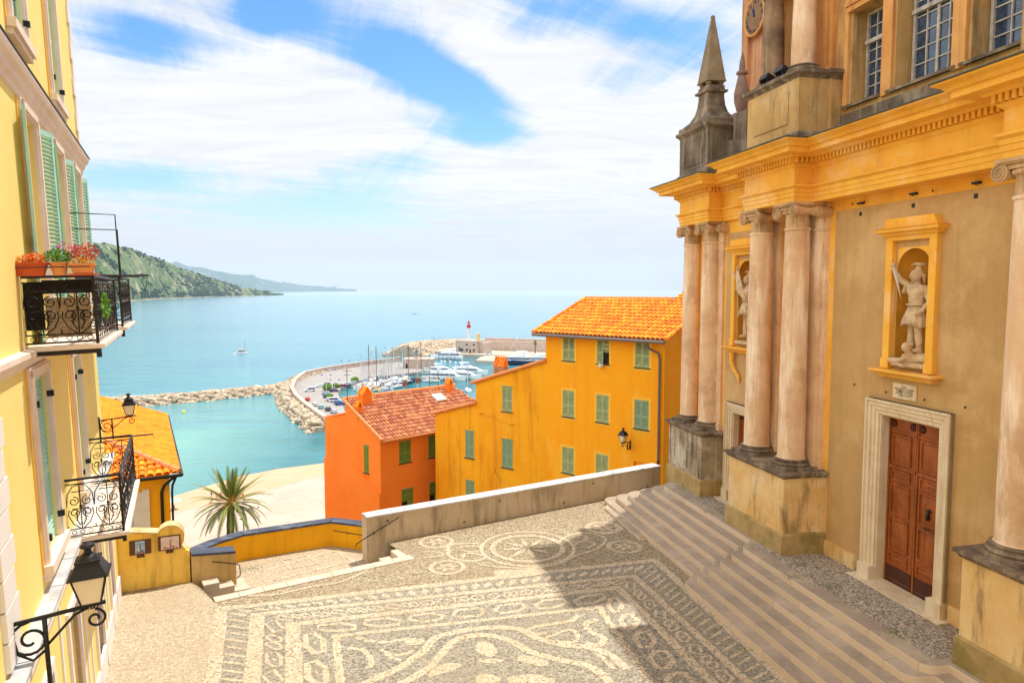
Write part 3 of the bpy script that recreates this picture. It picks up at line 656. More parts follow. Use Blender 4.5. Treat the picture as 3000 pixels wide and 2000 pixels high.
# ================================================================ STATUES
def fuse(o,vox,sm=2):
    md=o.modifiers.new('remesh','REMESH');md.mode='VOXEL';md.voxel_size=vox;md.use_smooth_shade=True
    s=o.modifiers.new('smooth','SMOOTH');s.factor=.5;s.iterations=sm
    return o
def statue_michael(c,flagman=False):
    M=CM@Matrix.Translation((c-.12,.0,5.5))
    lb='stone statue of a helmeted winged warrior raising a sword over a fallen figure' if not flagman else 'stone statue holding a draped banner, half hidden behind a column'
    e=empty('statue',lb,'statue',M@Matrix.Diagonal((1.24,1.2,1.0,1)))
    # local: x toward far end (image left), y outwards, z up ; figure ~1.85 m
    b=MB();C=b.capsule
    zf=.32
    C((-.08,-.02,zf),.055,(-.06,.08,zf+.02),.04);C((.1,.0,zf-.1),.055,(.12,.1,zf-.1),.04)
    C((-.08,.0,zf+.02),.05,(-.09,.03,zf+.24),.062);C((-.09,.03,zf+.24),.062,(-.08,.04,zf+.42),.058)
    C((-.08,.04,zf+.42),.062,(-.07,.0,zf+.72),.095)
    C((.1,.0,zf-.1),.05,(.1,.0,zf+.15),.066);C((.1,.0,zf+.15),.064,(.09,.0,zf+.34),.058);C((.09,.0,zf+.34),.062,(.07,-.02,zf+.7),.095)
    C((-.06,-.01,zf+.74),.12,(.06,-.01,zf+.74),.12);C((0,-.01,zf+.8),.135,(0,0,zf+.98),.125)
    C((-.07,.0,zf+1.15),.115,(.07,.0,zf+1.17),.115);C((0,.0,zf+.98),.13,(0,.0,zf+1.15),.14)
    C((-.13,-.01,zf+1.22),.065,(.13,-.01,zf+1.25),.065)
    C((0,.0,zf+1.25),.055,(-.01,.03,zf+1.38),.05)
    b.sphere((-.015,.06,zf+1.45),(.078,.09,.108),14,10)
    # raised arm (far side) with hand, other arm bent to the hip
    C((.15,-.01,zf+1.25),.062,(.3,.06,zf+1.38),.05);C((.3,.06,zf+1.38),.048,(.36,.14,zf+1.6),.034);C((.36,.14,zf+1.6),.034,(.37,.15,zf+1.67),.042)
    C((-.16,-.01,zf+1.2),.06,(-.24,.0,zf+.96),.048);C((-.24,.0,zf+.96),.045,(-.2,.12,zf+.78),.034);C((-.2,.12,zf+.78),.034,(-.18,.17,zf+.74),.038)
    body=fuse(b.build('body',M_statue,e),.014)
    # kilt with folds, tunic straps
    k=MB();n=60;vs=[];fs=[]
    for j,(r,z) in enumerate(((.13,.86),(.165,.74),(.2,.62),(.215,.5),(.21,.495),(.17,.6))):
        for i in range(n):
            a=2*math.pi*i/n;q=r*(1+.07*math.sin(a*15)*(j>0)*min(1,j/3));vs.append((q*math.cos(a)*1.06,q*math.sin(a)*.95-.0,zf+z-.03*math.sin(a*3)*(j>2)))
    for j in range(5):
        for i in range(n): fs.append((j*n+i,j*n+(i+1)%n,(j+1)*n+(i+1)%n,(j+1)*n+i))
    k.add(vs,fs);k.build('kilt',M_statue,e,smooth=True)
    k=MB()
    k.tube([(.145*math.cos(t),.14*math.sin(t),zf+.9) for t in [2*math.pi*i/20 for i in range(20)]],.022,6,closed=True)
    for s in (-1,1):
        for i in range(7):
            a=math.pi*i/6;k.tube([(s*.15+.03*math.cos(a),.07*math.cos(a)-.0,zf+1.27),(s*.2+.03*math.cos(a),.08*math.cos(a),zf+1.12)],[.025,.018],6)
    fuse(k.build('armour_trim',M_statue,e),.012)
    # helmet with plume, hair
    k=MB();k.sphere((-.015,.045,zf+1.5),(.088,.1,.085),14,10);k.tube([(-.015,.02,zf+1.55),(-.015,.0,zf+1.66)],[.05,.045],10)
    for i in range(7): k.sphere((-.015+(i-3)*.027,.03-.01*abs(i-3),zf+1.69-.006*abs(i-3)),(.026,.09,.022),8,6)
    for i in range(6): k.sphere((-.1+.01*i,-.01-.012*i,zf+1.46-.03*i),.032,8,6);k.sphere((.075-.01*i,-.01-.012*i,zf+1.46-.03*i),.03,8,6)
    fuse(k.build('helmet',M_statue,e),.011,1)
    k=MB();k.sphere((-.017,.155,zf+1.445),(.011,.016,.02),8,6);k.tube([(-.035,.145,zf+1.405),(-.0,.145,zf+1.405)],.006,5)
    for s in (-1,1): k.sphere((-.016+s*.03,.136,zf+1.465),(.013,.008,.008),8,5)
    k.build('face_features',M_statue,e,smooth=True)
    # wing behind the raised arm
    k=MB()
    for row,(z0,L,nf) in enumerate(((zf+1.4,.3,7),(zf+1.2,.45,8),(zf+1.0,.55,7))):
        for i in range(nf):
            x=.1+.2*i/nf;k.capsule((x,-.15,z0-.01*i),.03,(x+.04+.02*row,-.16,z0-L*(.6+.4*i/nf)),.018,6)
    k.capsule((.08,-.14,zf+1.38),.06,(.24,-.14,zf+1.46),.07);fuse(k.build('wing',M_statue,e),.014,1)
    if not flagman:
        k=MB();k.tube([(.365,.15,zf+1.72),(.36,.15,zf+1.62)],.014,6);k.box(.3,.42,.14,.17,zf+1.6,zf+1.615)
        k.add([(.385,.15,zf+1.6),(.33,.17,zf+1.6),(.33,.13,zf+1.6),(.07,.24,zf+.98)],[(0,1,3),(1,2,3),(2,0,3)])
        k.build('sword',mat('pale_sword',(226,222,214),.5,.05),e)
    else:
        k=MB();k.tube([(.3,.12,zf+1.9),(.2,.14,zf+.4)],.014,6)
        for i in range(6): k.capsule((.3-.05*i,.12,zf+1.8-.12*i),.03,(.26-.06*i,.13,zf+1.2-.05*i),.05,8)
        fuse(k.build('banner',M_statue,e),.014)
    f=empty('statue_base' ,'x','x');bpy.data.objects.remove(f)
    k=MB();k.box(-.27,.38,-.22,.12,.0,.09);fuse(k.build('rock_base',M_statue,e),.02)
    if not flagman:
        k=MB();C=k.capsule
        C((-.22,-.05,.2),.1,(.05,.02,.17),.11);C((.02,.06,.2),.07,(.0,.16,.34),.05);k.sphere((.0,.17,.4),(.075,.085,.1),12,8)
        for i in range(9): a=i*.75;k.sphere((.0+.06*math.cos(a),.13+.04*math.sin(a),.46),.03,7,5)
        C((.08,.08,.2),.05,(.18,.2,.08),.04);C((.18,.2,.08),.04,(.02,.3,.06),.032);C((.02,.3,.06),.032,(-.05,.3,.05),.034);C((.1,.05,.1),.07,(.4,.1,.1),.06)
        for i in range(4): k.capsule((-.05,.29+.01*i,.05),.012,(-.1-.01*(i%2),.27+.02*i,.02),.008,6)
        fuse(k.build('fallen_figure',M_statue,e),.013)
    return e
statue_michael(11.62);statue_michael(17.55,True)

# ================================================================ STREET LANTERNS
def lantern(name,label,M,arm,top,plate,s=1.,spir=.16,ls=1.):
    """local frame: y outward from wall, z up, origin on wall at the arm height"""
    e=empty(name,label,'wall lantern',M,'wrought iron wall lanterns')
    mb=MB();mb.box(-.02,.02,.0,.03,-plate,.08);mb.tube([(0,.0,0),(0,arm+.12,.05*s)],.019*s,6)
    mb.tube([(0,arm*.42,.02),(0,arm*.42,-plate*.95)],.02*s,6)
    sp=spiral(arm*.24,-.17*s,spir*s,1.6,math.pi*.5,26,1,.2);mb.tube([(0,a,z) for a,z in sp],.013*s,6)
    mb.tube([(0,.03,-.12*s),(0,.06,-.28*s),(0,arm*.25,-.36*s),(0,arm*.42,-.28*s)],.013*s,6)
    mb.tube([(0,arm*.42,-.25*s),(0,arm*.78,-.02),(0,arm*.95,.03)],.013*s,6)
    sp=spiral(arm+.02,-.09*s,.09*s,1.3,math.pi*.5,18,-1,.25);mb.tube([(0,a,z) for a,z in sp],.012*s,6)
    mb.build('bracket',M_metal,e,smooth=True)
    s=ls;z0=.1*s;w0=.1*s;w1=.175*s;zt=z0+.34*s
    mb=MB()
    mb.frus(0,arm,z0-.02*s,z0,w0,w0,w0,w0)
    for sx in (-1,1):
        for sy in (-1,1): mb.tube([(sx*w0,arm+sy*w0,z0),(sx*w1,arm+sy*w1,zt)],.010*s,4);mb.tube([(sx*w0*.7,arm+sy*w0*.7,z0),(sx*.06*s,arm+sy*.06*s,z0-.06*s),(0,arm,z0-.09*s)],.007*s,4)
    for z,w in ((z0,w0),(zt,w1)): mb.tube([(-w,arm-w,z),(w,arm-w,z),(w,arm+w,z),(-w,arm+w,z)],.011*s,4,closed=True)
    mb.build('cage',M_metal,e)
    mb=MB();mb.frus(0,arm,zt,zt+.012,w1*1.22,w1*1.22,w1*1.22,w1*1.22);mb.frus(0,arm,zt+.012,zt+.17*s,w1*1.1,w1*1.1,w1*.66,w1*.66);mb.frus(0,arm,zt+.17*s,zt+.19*s,w1*.76,w1*.76,w1*.76,w1*.76)
    mb.lathe([(w1*.62,zt+.19*s),(w1*.5,zt+.23*s),(w1*.25,zt+.26*s),(w1*.2,zt+.3*s),(w1*.48,zt+.33*s),(w1*.4,zt+.36*s),(w1*.1,zt+.38*s),(.001,zt+.385*s)],(0,arm,0),16)
    mb.build('cap',M_metal,e,auto=30)
    mb=MB();a=.97
    mb.hexa([(-w0*a,arm-w0*a,z0+.004),(w0*a,arm-w0*a,z0+.004),(w0*a,arm+w0*a,z0+.004),(-w0*a,arm+w0*a,z0+.004),(-w1*a,arm-w1*a,zt-.004),(w1*a,arm-w1*a,zt-.004),(w1*a,arm+w1*a,zt-.004),(-w1*a,arm+w1*a,zt-.004)])
    mb.build('glass',mat('frosted_glass',(238,222,196),.35,.04,3,spec=.5),e)
    return e

# ================================================================ LEFT BUILDING
gL=G(344,1736);LF=Fr(64.5,gL,2.0);LM=LF.mat()
M_yel=mat('pale_yellow_render',(246,224,140),.85,.04,.7,c2=(242,214,122),bump=.12,bscale=40,patch=(242,216,126),pamt=.4)
M_band=mat('golden_band',(244,192,84),.85,.08,1)
M_cream=mat('cream_moulding',(238,222,206),.7,.08,2,bump=.1,c2=(226,204,184))
M_white=mat('white_quoin',(236,230,222),.8,.04,2,bump=.15)
M_shut=mat('mint_shutter',(178,224,206),.6,.08,4,c2=(156,206,188))
M_ledge=mat('marble_ledge',(206,206,208),.5,.2,3,c2=(160,160,164))
M_pink=mat('pinkish_stone',(206,164,146),.8,.1,2)
M_int=mat('dim_interior',(150,132,112),.9,.1,2)
M_glass2=mat('white_curtained_pane',(214,204,190),.3,.06,4,spec=.6)
lb=empty('apartment_building','pale yellow building with mint green louvred shutters and iron balconies, standing at the left','building',LM)
XN=22.
WU=[(6.14,7.12,10.42,13.2),(2.85,3.85,10.3,13.0)]
WM=[(6.0,6.92,6.3,9.35),(3.45,4.25,6.3,9.35),(1.1,1.8,6.3,9.35)]
WL=[(6.9,7.95,3.62,5.9),(3.62,4.45,3.62,5.85)]
mb=MB()
shell(mb,.25,XN,-8,0,3.2,14.5,[w+(.14,) for w in WU]+[w+(.3,) for w in WM]+[w+(.14,) for w in WL],back=True)
mb.build('wall',M_yel,lb)
# ground storey
mb=MB();GH=[(1.2,1.95,0,2.5,.25),(3.6,4.5,0,2.5,.25),(6.3,7.2,0,2.5,.25),(8.6,9.6,0,2.6,.25)]
shell(mb,0,XN,-8,.06,-.3,3.2,GH);mb.build('ground_wall',M_yel,lb)
for h in GH:
    mb=MB();mb.box(h[0]+.01,h[1]-.01,-.15,-.1,0,2.45);o=mb.build('door',M_pink,lb)
    mb=MB()
    for a,b in ((h[0]-.12,h[0]),(h[1],h[1]+.12)): mb.box(a,b,.0,.1,-.1,2.62)
    mb.box(h[0],h[1],0,.1,2.5,2.62);mb.build('door_surround',M_white,o)
mb=MB()
for x in (2.55,2.95,5.2,5.7,7.8): mb.box(x-.05,x+.05,.05,.08,-.1,3.18)
mb.box(0,XN,.05,.1,0,.45);mb.build('pilaster_strip',M_white,lb)
# ledge
mb=MB();mb.sweep([(-.1,-3),(-.1,0),(XN,0)][::1],[(0,0)]) if False else None
mb=MB();mb.box(.0,XN,-.1,.16,3.16,3.27);mb.box(0,XN,-.1,.11,3.08,3.16);mb.build('ledge_moulding',M_white,lb)
mb=MB()
for i in range(22): mb.box(.02+i*1.0,.98+i*1.0+.015,.0,.18,3.272,3.30)
mb.build('ledge_slab',M_ledge,lb)
# string cornice
mb=MB()
pth=[(XN,0),(.25,0),(.25,-4)]
# outward normal must be +y: travel toward +x
pth=[(.25,-4),(.25,0),(XN,0)]
pr=[(0,9.5),(.03,9.52),(.04,9.58),(.08,9.64),(.09,9.7),(.14,9.76),(.16,9.82),(.16,9.86),(0,9.88)]
mb.sweep(pth,pr);mb.build('string_cornice',M_cream,lb)
mb=MB();mb.box(.0,XN,0,.175,9.87,9.885);mb.build('cornice_flashing',M_lead,lb)
pr=[(0,6.05),(.05,6.1),(.08,6.16),(.1,6.2),(.1,6.26),(0,6.28)]
mb=MB();mb.sweep([(.25,-4),(.25,0),(XN,0)],pr);mb.build('floor_moulding',M_cream,lb)
# quoins
mb=MB()
i=0;z=6.3
while z<14.4:
    w=.32 if i%2 else .2
    mb.box(.22,.25+w,-.5,.035,z+.01,z+.36);z+=.37;i+=1
mb.build('quoin',M_white,lb);mb=MB()
for z,i in [(3.35+.3*k,k) for k in range(9)]:
    w=.36 if i%2 else .2
    mb.box(9.8-.1*(i%2),10.3,-.01,.05,z,z+.28)
mb.build('quoin',M_white,lb)
def surround(x0,x1,z0,z1,sill=True,w=.16):
    mb=MB()
    for s,(a,b) in enumerate(((x0-w,x0),(x1,x1+w))):
        mb.box(a,b,0,.05,z0,z1+w)
        mb.box(a+.03,b-.03,.05,.075,z0,z1+w-.03)
    mb.box(x0,x1,0,.05,z1,z1+w);mb.box(x0-w+.03,x1+w-.03,.05,.075,z1+.04,z1+w-.03)
    if sill: mb.box(x0-w-.06,x1+w+.06,0,.12,z0-.12,z0);mb.box(x0-w-.02,x1+w+.02,0,.08,z0-.2,z0-.12)
    o=mb.build('window_frame',M_cream,lb)
    mb=MB();mb.box(x1+w,x1+w+.07,0,.02,z0-.1,z1+w);mb.build('golden_edge',M_band,o)
    return o
for (x0,x1,z0,z1) in WU+WL:
    o=surround(x0,x1,z0,z1);w=(x1-x0)/2;h=z1-z0
    shutter(w-.005,h-.01,M_shut,o,(x0+.002,-.06,z0+.005),louv=.06);shutter(w-.005,h-.01,M_shut,o,(x1-.002,-.06,z0+.005),flip=True,louv=.06)
    for x in (x0-.02,x1+.02):
        for z in (z0+.3,z1-.3): mb=MB();mb.box(x-.03,x+.03,.02,.1,z-.04,z+.04);mb.build('hinge',M_metal,o)
for k,(x0,x1,z0,z1) in enumerate(WM):
    o=surround(x0,x1,z0,z1,False);h=z1-z0;w=(x1-x0)/2
    mb=MB()
    for a,b in ((x0,x0+.07),((x0+x1)/2-.05,(x0+x1)/2+.05),(x1-.07,x1)): mb.box(a,b,-.22,-.17,z0,z1)
    for z in (z0,z0+.8,z0+1.6,z1-.08): mb.box(x0,x1,-.215,-.175,z,z+.08)
    mb.build('french_window',M_white,o)
    mb=MB();mb.box(x0,x1,-.2,-.195,z0,z1);mb.build('pane',M_glass2,o)
    # near leaf stands open at right angles, far leaf folded back
    shutter(w,h-.02,M_shut,o,(x1+.03,.03,z0+.01),rot=R(9),louv=.06)
    shutter(w,h-.02,M_shut,o,(x0-.03,.05,z0+.01),rot=R(163),louv=.06)
# iron balconies
def iron_panel(mb,mp,w,h,n):
    """scrollwork drawn in (u,v) then mapped"""
    T=lambda pts:[mp(u,v) for u,v in pts]
    mb.tube(T([(0,h),(w,h)]),.02,6);mb.tube(T([(0,h-.07),(w,h-.07)]),.009,4);mb.tube(T([(0,.04),(w,.04)]),.012,4);mb.tube(T([(0,.14),(w,.14)]),.009,4)
    c=w/n;r=.0075
    for i in range(n):
        x=c*(i+.5);hh=h-.21;mb.tube(T([(x,.14),(x,h-.07)]),r,4)
        mb.tube(T([(x-c*.3,.14+hh*.45),(x+c*.3,.14+hh*.45)]),r,4);mb.tube(T([(x-c*.3,.14+hh*.83),(x+c*.3,.14+hh*.83)]),r,4)
        for s in (-1,1):
            for zc,dr in ((.14+hh*.62,1),(.14+hh*.36,-1)):
                q=min(c*.2,hh*.13);mb.tube(T(spiral(x+s*c*.24,zc,q,1.35,math.pi*(.5 if dr>0 else -.5),20,s*dr,.25)),r,4)
            mb.tube(T([(x+s*c*.04,.14),(x+s*c*.3,.14+hh*.12),(x+s*c*.46,.14+hh*.32),(x+s*c*.42,.14+hh*.44)]),r,4)
            mb.tube(T([(x+s*c*.5,.14+hh*.5),(x+s*c*.45,.14+hh*.78),(x+s*c*.25,.14+hh*.95),(x+s*c*.03,h-.08)]),r,4)
            mb.tube(T([(x+s*c*.14,.14+hh*.42),(x+s*c*.16,.14+hh*.2),(x+s*c*.06,.14+hh*.08)]),r,4)
            mb.tube(T([(x+s*c*.5,.14),(x+s*c*.5,.2)]),r,4)
            mb.sphere(mp(x+s*c*.16,.14+hh*.2),.014,6,4)
        mb.sphere(mp(x,.14+hh*.5),.022,8,5);mb.sphere(mp(x,.14+hh*.12),.016,6,4)
        for s in (-.3,0,.3): mb.tube(T([(x+s*c+.03*math.cos(t),.09+.03*math.sin(t)) for t in [2*math.pi*k/10 for k in range(10)]]),.005,4,closed=True)
def balcony(xn,xf,b,zs,h,label,nf,ns):
    o=MB()
    o.box(xf-.05,xn+.05,-.1,b+.08,zs-.06,zs)
    bo=o.build('balcony',M_cream,lb,bevel=.008,label=label)
    u=MB();u.box(xf,xf+.12,0,b+.02,zs-.12,zs-.06);u.build('support_beam',M_metal,bo);u=MB();u.box(xn-.12,xn,0,b+.02,zs-.12,zs-.06);u.tube([(xn-.06,b,zs-.06),(xn-.06,b,zs-.18)],.03,6);u.build('support_beam',M_metal,bo)
    mb=MB();iron_panel(mb,lambda u,v:(xn,u,zs+v),b,h,ns);mb.build('railing_side',M_metal,bo)
    mb=MB();iron_panel(mb,lambda u,v:(xn-u,b,zs+v),xn-xf,h,nf);mb.build('railing_front',M_metal,bo)
    mb=MB();iron_panel(mb,lambda u,v:(xf,u,zs+v),b,h,ns);mb.build('railing_side',M_metal,bo)
    mb=MB()
    for x in (xn,xf): mb=MB();mb.tube([(x,b,zs),(x,b,zs+h)],.02,5);mb.build('railing_post',M_metal,bo)
    return bo
b1=balcony(7.85,4.7,.76,6.3,.86,'balcony with flower pots hung on its black scrollwork railing',4,2)
b2=balcony(5.97,2.75,.72,3.25,.9,'lower balcony with empty black scrollwork railing and white edged slab',4,2)
b3=balcony(3.4,.7,.76,6.3,.92,'small far balcony holding potted plants and clothes line frame',4,1)
mb=MB()
mb.tube([(3.4,.78,7.2),(3.4,.78,8.35),(3.4,.0,8.38)],.012,5);mb.tube([(3.1,.78,7.2),(3.1,.78,8.1),(3.1,.0,8.12)],.012,5)
mb.build('drying_frame',M_metal,b3)
mb=MB();mb.tube([(4.7,.3,7.24),(4.7,1.15,7.2)],.022,6);mb.tube([(3.2,.3,7.26),(3.2,1.25,7.24)],.02,6)
mb.tube([(4.0,1.15,7.16),(3.9,1.2,6.95),(3.8,1.24,7.2)],.006,4);mb.build('clothes_pole',M_metal,b3)
mb=MB();mb.tube([(2.75,.0,4.15),(2.75,1.1,4.12)],.016,4);mb.build('clothes_pole',M_metal,b2)
# screen boards behind the first railing
mb=MB();mb.box(7.76,7.78,.22,.7,6.4,6.9);mb.build('mesh_screen',mat('speckled_screen',(196,170,136),.8,.3,30,c2=(120,98,72)),b1)
mb=MB();mb.box(7.74,7.77,-.02,.2,6.5,7.1);mb.box(7.74,7.77,.2,.74,6.95,7.12);mb.build('dark_screen',mat('dark_cover',(38,34,32),.8,.2,6),b1)
# --- flower pots on balcony
M_terra=mat('terracotta',(206,92,44),.75,.12,3,c2=(182,74,32),bump=.1);M_terra2=mat('orange_terracotta',(232,152,92),.75,.1,3)
def foliage(mb,c,rad,n,sz,flat=False):
    for i in range(n):
        while True:
            p=Vector([random.uniform(-1,1) for _ in range(3)])
            if p.length<1: break
        q=Vector((c[0]+p.x*rad[0],c[1]+p.y*rad[1],c[2]+p.z*rad[2]))
        d=Vector([random.gauss(0,1) for _ in range(3)]).normalized();t=d.cross(Vector([random.gauss(0,1) for _ in range(3)])).normalized()
        s=sz*random.uniform(.6,1.3);mb.add([q-d*s,q+t*s*.45,q+d*s,q-t*s*.45],[(0,1,2,3)])
def leafm(n,c,c2): return mat(n,c,.6,.25,25,c2=c2)
M_lf=leafm('fresh_leaf',(110,160,40),(60,110,30));M_red=leafm('coral_bloom',(214,98,52),(176,58,44));M_ylw=leafm('yellow_bloom',(246,206,40),(230,180,30));M_or=leafm('orange_bloom',(240,130,30),(200,90,30));M_pk=leafm('pink_bloom',(220,90,180),(190,60,160))
def pot(name,label,loc,shape,m,plants,rot=0):
    e=empty(name,label,'flower pot',LM@Matrix.Translation(loc)@Matrix.Rotation(rot,4,'Z'),'flower pots on the balcony railing')
    mb=MB()
    if shape[0]=='box': w,d,h=shape[1:];mb.frus(0,0,0,h,w*.43,d*.4,w*.5,d*.5);mb.frus(0,0,h-.02,h+.012,w*.52,d*.54,w*.52,d*.54)
    else: r,h=shape[1:];mb.lathe([(r*.7,0),(r*.95,h*.85),(r*1.05,h*.86),(r*1.05,h),(r*.9,h),(r*.85,h*.8)],(0,0,0),20)
    mb.build('pot',m,e,bevel=.004)
    for (nm,mm,c,rad,n,sz) in plants:
        p=MB();foliage(p,c,rad,n,sz);p.build(nm,mm,e)
    return e
# pots stand along the near side rail (x=7.62, y from .05 to .75)
pot('planter_box','long red terracotta trough with yellow and orange succulents, nearest the wall',(8.0,.1,7.17),('box',.18,.42,.15),M_terra,
    [('foliage',M_or,(0,.06,.21),(.09,.15,.07),260,.02),('flowers',M_ylw,(0,-.14,.2),(.08,.09,.06),170,.02)])
pot('flower_pot','round pale orange pot of leafy green daisies, the middle one',(8.0,.43,7.17),('round',.1,.16),M_terra2,
    [('foliage',M_lf,(0,0,.23),(.13,.16,.1),460,.02),('flowers',M_pk,(0,.1,.34),(.12,.14,.09),70,.02)])
pot('flower_pot','orange trough pot with coral and yellow blooms, at the balcony corner',(8.0,.68,7.19),('box',.18,.26,.11),M_terra2,
    [('foliage',M_red,(0,.03,.26),(.12,.17,.12),420,.02),('flowers',M_ylw,(0,0,.15),(.11,.15,.05),220,.018)])
mb=MB();mb.box(7.9,8.1,.53,.84,7.165,7.185);mb.build('pot_tray',M_terra,b1)
mb=MB()
for y0,y1 in ((.0,.3),(.32,.49),(.53,.76)): mb.tube([(7.88,y0,7.27),(8.12,y0,7.27),(8.12,y1,7.27),(7.88,y1,7.27)],.006,4)
mb.build('pot_holder',M_metal,b1)
for (x,y,z,lb2,sh) in ((3.3,.55,6.3,'tall terracotta pot standing low on the far balcony floor',('round',.11,.22)),(3.3,.5,7.0,'cream pot of pink flowers on the far balcony rail',('round',.07,.12))):
    pot('flower_pot',lb2,(x,y,z),sh,M_terra if z<7 else M_cream,[('foliage',M_lf,(0,0,sh[2]+.08),(.1,.1,.1),120,.025)]+([('flowers',M_pk,(0,0,.2),(.1,.1,.05),60,.02)] if z>6.5 else []))
mb=MB();foliage(mb,(6.9,.8,6.75),(.35,.06,.2),200,.03);tag(mb.build('trailing_plant',M_lf),'green creeper trailing through the front of the flowered balcony railing','plant').matrix_world=LM
# lanterns
lantern('wall_lantern','large black lantern with frosted panes on a scrolled bracket, nearest, at bottom left',LM@Matrix.Translation((10.05,0,3.72)),.72,0,.75,1.12,.17,.86)
lantern('wall_lantern','black lantern on the far corner of the yellow building, above the lower balcony',LM@Matrix.Translation((.9,0,4.2)),.6,0,.45,.8,.17,.66)
# utility bits
mb=MB();mb.box(.9,1.05,.06,.2,1.6,2.1);mb.build('letter_box',M_band,lb)

# ================================================================ CENTRE HOUSES
M_org=mat('orange_render',(255,176,20),.85,.05,.5,c2=(255,162,8),patch=(255,196,60),pamt=.55,pscale=.5,bump=.1,streak=(240,140,10),samt=.35,sscale=(.9,.9,.12))
M_gold=mat('golden_render',(255,186,30),.85,.08,.5,c2=(248,158,8),patch=(255,190,60),pamt=.4,streak=(196,118,14),samt=.5,sscale=(1.1,1.1,.12),bump=.12)
M_red2=mat('red_orange_render',(255,148,56),.85,.08,.4,c2=(250,132,38),bump=.1)
M_tile=mat('orange_tile',(255,158,40),.8,.1,4,c2=(246,124,24),bump=.15,isl=.22)
M_tile2=mat('terracotta_tile',(206,132,92),.85,.2,3.2,c2=(170,92,58),patch=(222,170,132),pamt=.6,pscale=2.5,bump=.2,isl=.3)
M_tbase=mat('tile_brown_base',(120,52,24),.9,.1)  # dark brown for the tile beds and the lower downpipe
M_sg=mat('sage_shutter',(172,184,130),.7,.12,3,c2=(146,158,108));M_sg2=mat('olive_shutter',(120,150,66),.7,.1,3);M_sg3=mat('grey_green_shutter',(146,172,134),.7,.1,3)
M_yband=mat('yellow_window_band',(255,196,66),.85,.04,2)
M_zinc=mat('zinc_gutter',(134,124,118),.5,.1,4,metal=.4);M_dk=mat('dark_opening',(38,34,26),.9,0)
def win(parent,x0,x1,z0,z1,m,band=True,prop=None,y=0):
    mb=MB()
    if band:
        w=.11
        mb.box(x0-w,x0,y,y+.006,z0-w*1.2,z1+w);mb.box(x1,x1+w,y,y+.006,z0-w*1.2,z1+w);mb.box(x0,x1,y,y+.006,z1,z1+w);mb.box(x0,x1,y,y+.006,z0-w*1.2,z0-.03)
    else: mb.box(x0-.03,x1+.03,y,y+.03,z1,z1+.03)
    o=mb.build('window',M_yband if band else M_sg3,parent)
    mb=MB();mb.box(x0-.06,x1+.06,y-.03,y+.05,z0-.035,z0);mb.build('window_sill',mat('slate_sill',(70,66,60),.7,.1),o)
    w=(x1-x0)/2;h=z1-z0
    mb=MB();mb.box(x0,x1,y-.09,y-.085,z0,z1);mb.build('pane',M_dk,o)
    if prop is None:
        shutter(w-.004,h-.01,m,o,(x0+.002,y-.04,z0+.005),louv=.075);shutter(w-.004,h-.01,m,o,(x1-.002,y-.04,z0+.005),flip=True,louv=.075)
    else:
        shutter(w-.004,h-.01,m,o,(x1-.002,y-.04,z0+.005),flip=True,louv=.075)
        shutter(w-.004,h*.45,m,o,(x0+.002,y-.04,z0+.005+h*.55),louv=.075)
        s=shutter(w-.02,h*.52,m,o,(x0+.01,y-.03,z0+h*.52),louv=.075,tilt=R(-180+28));s.rotation_euler=(R(180-32),0,0)
    return o
# three storey orange house
HF=Fr(-135,(1.65,34.,0));HM=HF.mat()
h3=empty('orange_house','three storey orange house with bright tiled roof and sage shutters, beside the church','house',HM)
X3=-6.72
cols=[(-1.82,-1.1),(-3.84,-3.14),(-5.98,-5.24)];rows=[(3.66,4.84),(.98,2.26),(-1.75,-.48),(-4.4,-3.1)]
mb=MB();shell(mb,X3,0,-6,0,-25,4.95,[(a,b,c,d,.1) for (a,b) in cols for (c,d) in rows],back=True);mb.build('wall',M_org,h3)
for i,(a,b) in enumerate(cols):
    for j,(c,d) in enumerate(rows):
        if j==3 or (j==2 and i==2): continue
        win(h3,a,b,c,d,M_sg if (i,j)!=(2,1) else M_sg3,True,prop=(True if (i,j)==(1,0) else None))
sl=Vector((0,-1,.405)).normalized()
mb=MB();mb.hexa([(X3-.3,.38,4.86),(.38,.38,4.86),(.38,-3.5,6.42),(X3-.3,-3.5,6.42),(X3-.3,.38,4.93),(.38,.38,4.93),(.38,-3.5,6.5),(X3-.3,-3.5,6.5)])
mb.hexa([(X3-.3,-3.5,6.42),(.38,-3.5,6.42),(.38,-6.5,5.0),(X3-.3,-6.5,5.0),(X3-.3,-3.5,6.5),(.38,-3.5,6.5),(.38,-6.5,5.07),(X3-.3,-6.5,5.07)])
mb.slab([(0,4.9),(0,5.3),(0,5.3)],-.1,0) if False else None
for x in (X3+.001,0-.001): mb.add([(x,0,4.9),(x,-6,4.9),(x,-3.5,6.44)],[(0,1,2)])
ro=mb.build('roof',M_org,h3)
mb=MB();tiles(mb,(X3-.3,.42,4.94),(1,0,0),sl,[(0,0),(-X3+.68,0),(-X3+.68,4.3),(2.2,4.3),(2.2,5.6),(0,5.6)],w=.235,l=.36,r=.1,base=False)
mb.build('roof_tile',M_tile,ro,smooth=True,auto=40,label='rows of bright orange barrel tiles')
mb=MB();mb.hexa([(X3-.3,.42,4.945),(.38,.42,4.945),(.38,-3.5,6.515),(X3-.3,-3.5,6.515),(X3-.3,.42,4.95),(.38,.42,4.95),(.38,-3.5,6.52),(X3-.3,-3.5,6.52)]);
mb.hexa([(X3-.3,-3.5,6.5),(X3+1.9,-3.5,6.5),(X3+1.9,-4.8,7.03),(X3-.3,-4.8,7.03),(X3-.3,-3.5,6.52),(X3+1.9,-3.5,6.52),(X3+1.9,-4.8,7.05),(X3-.3,-4.8,7.05)]);mb.box(X3-.3,X3+1.9,-5,-3.6,6,6.5);mb.build('tile_bed',M_tbase,ro)
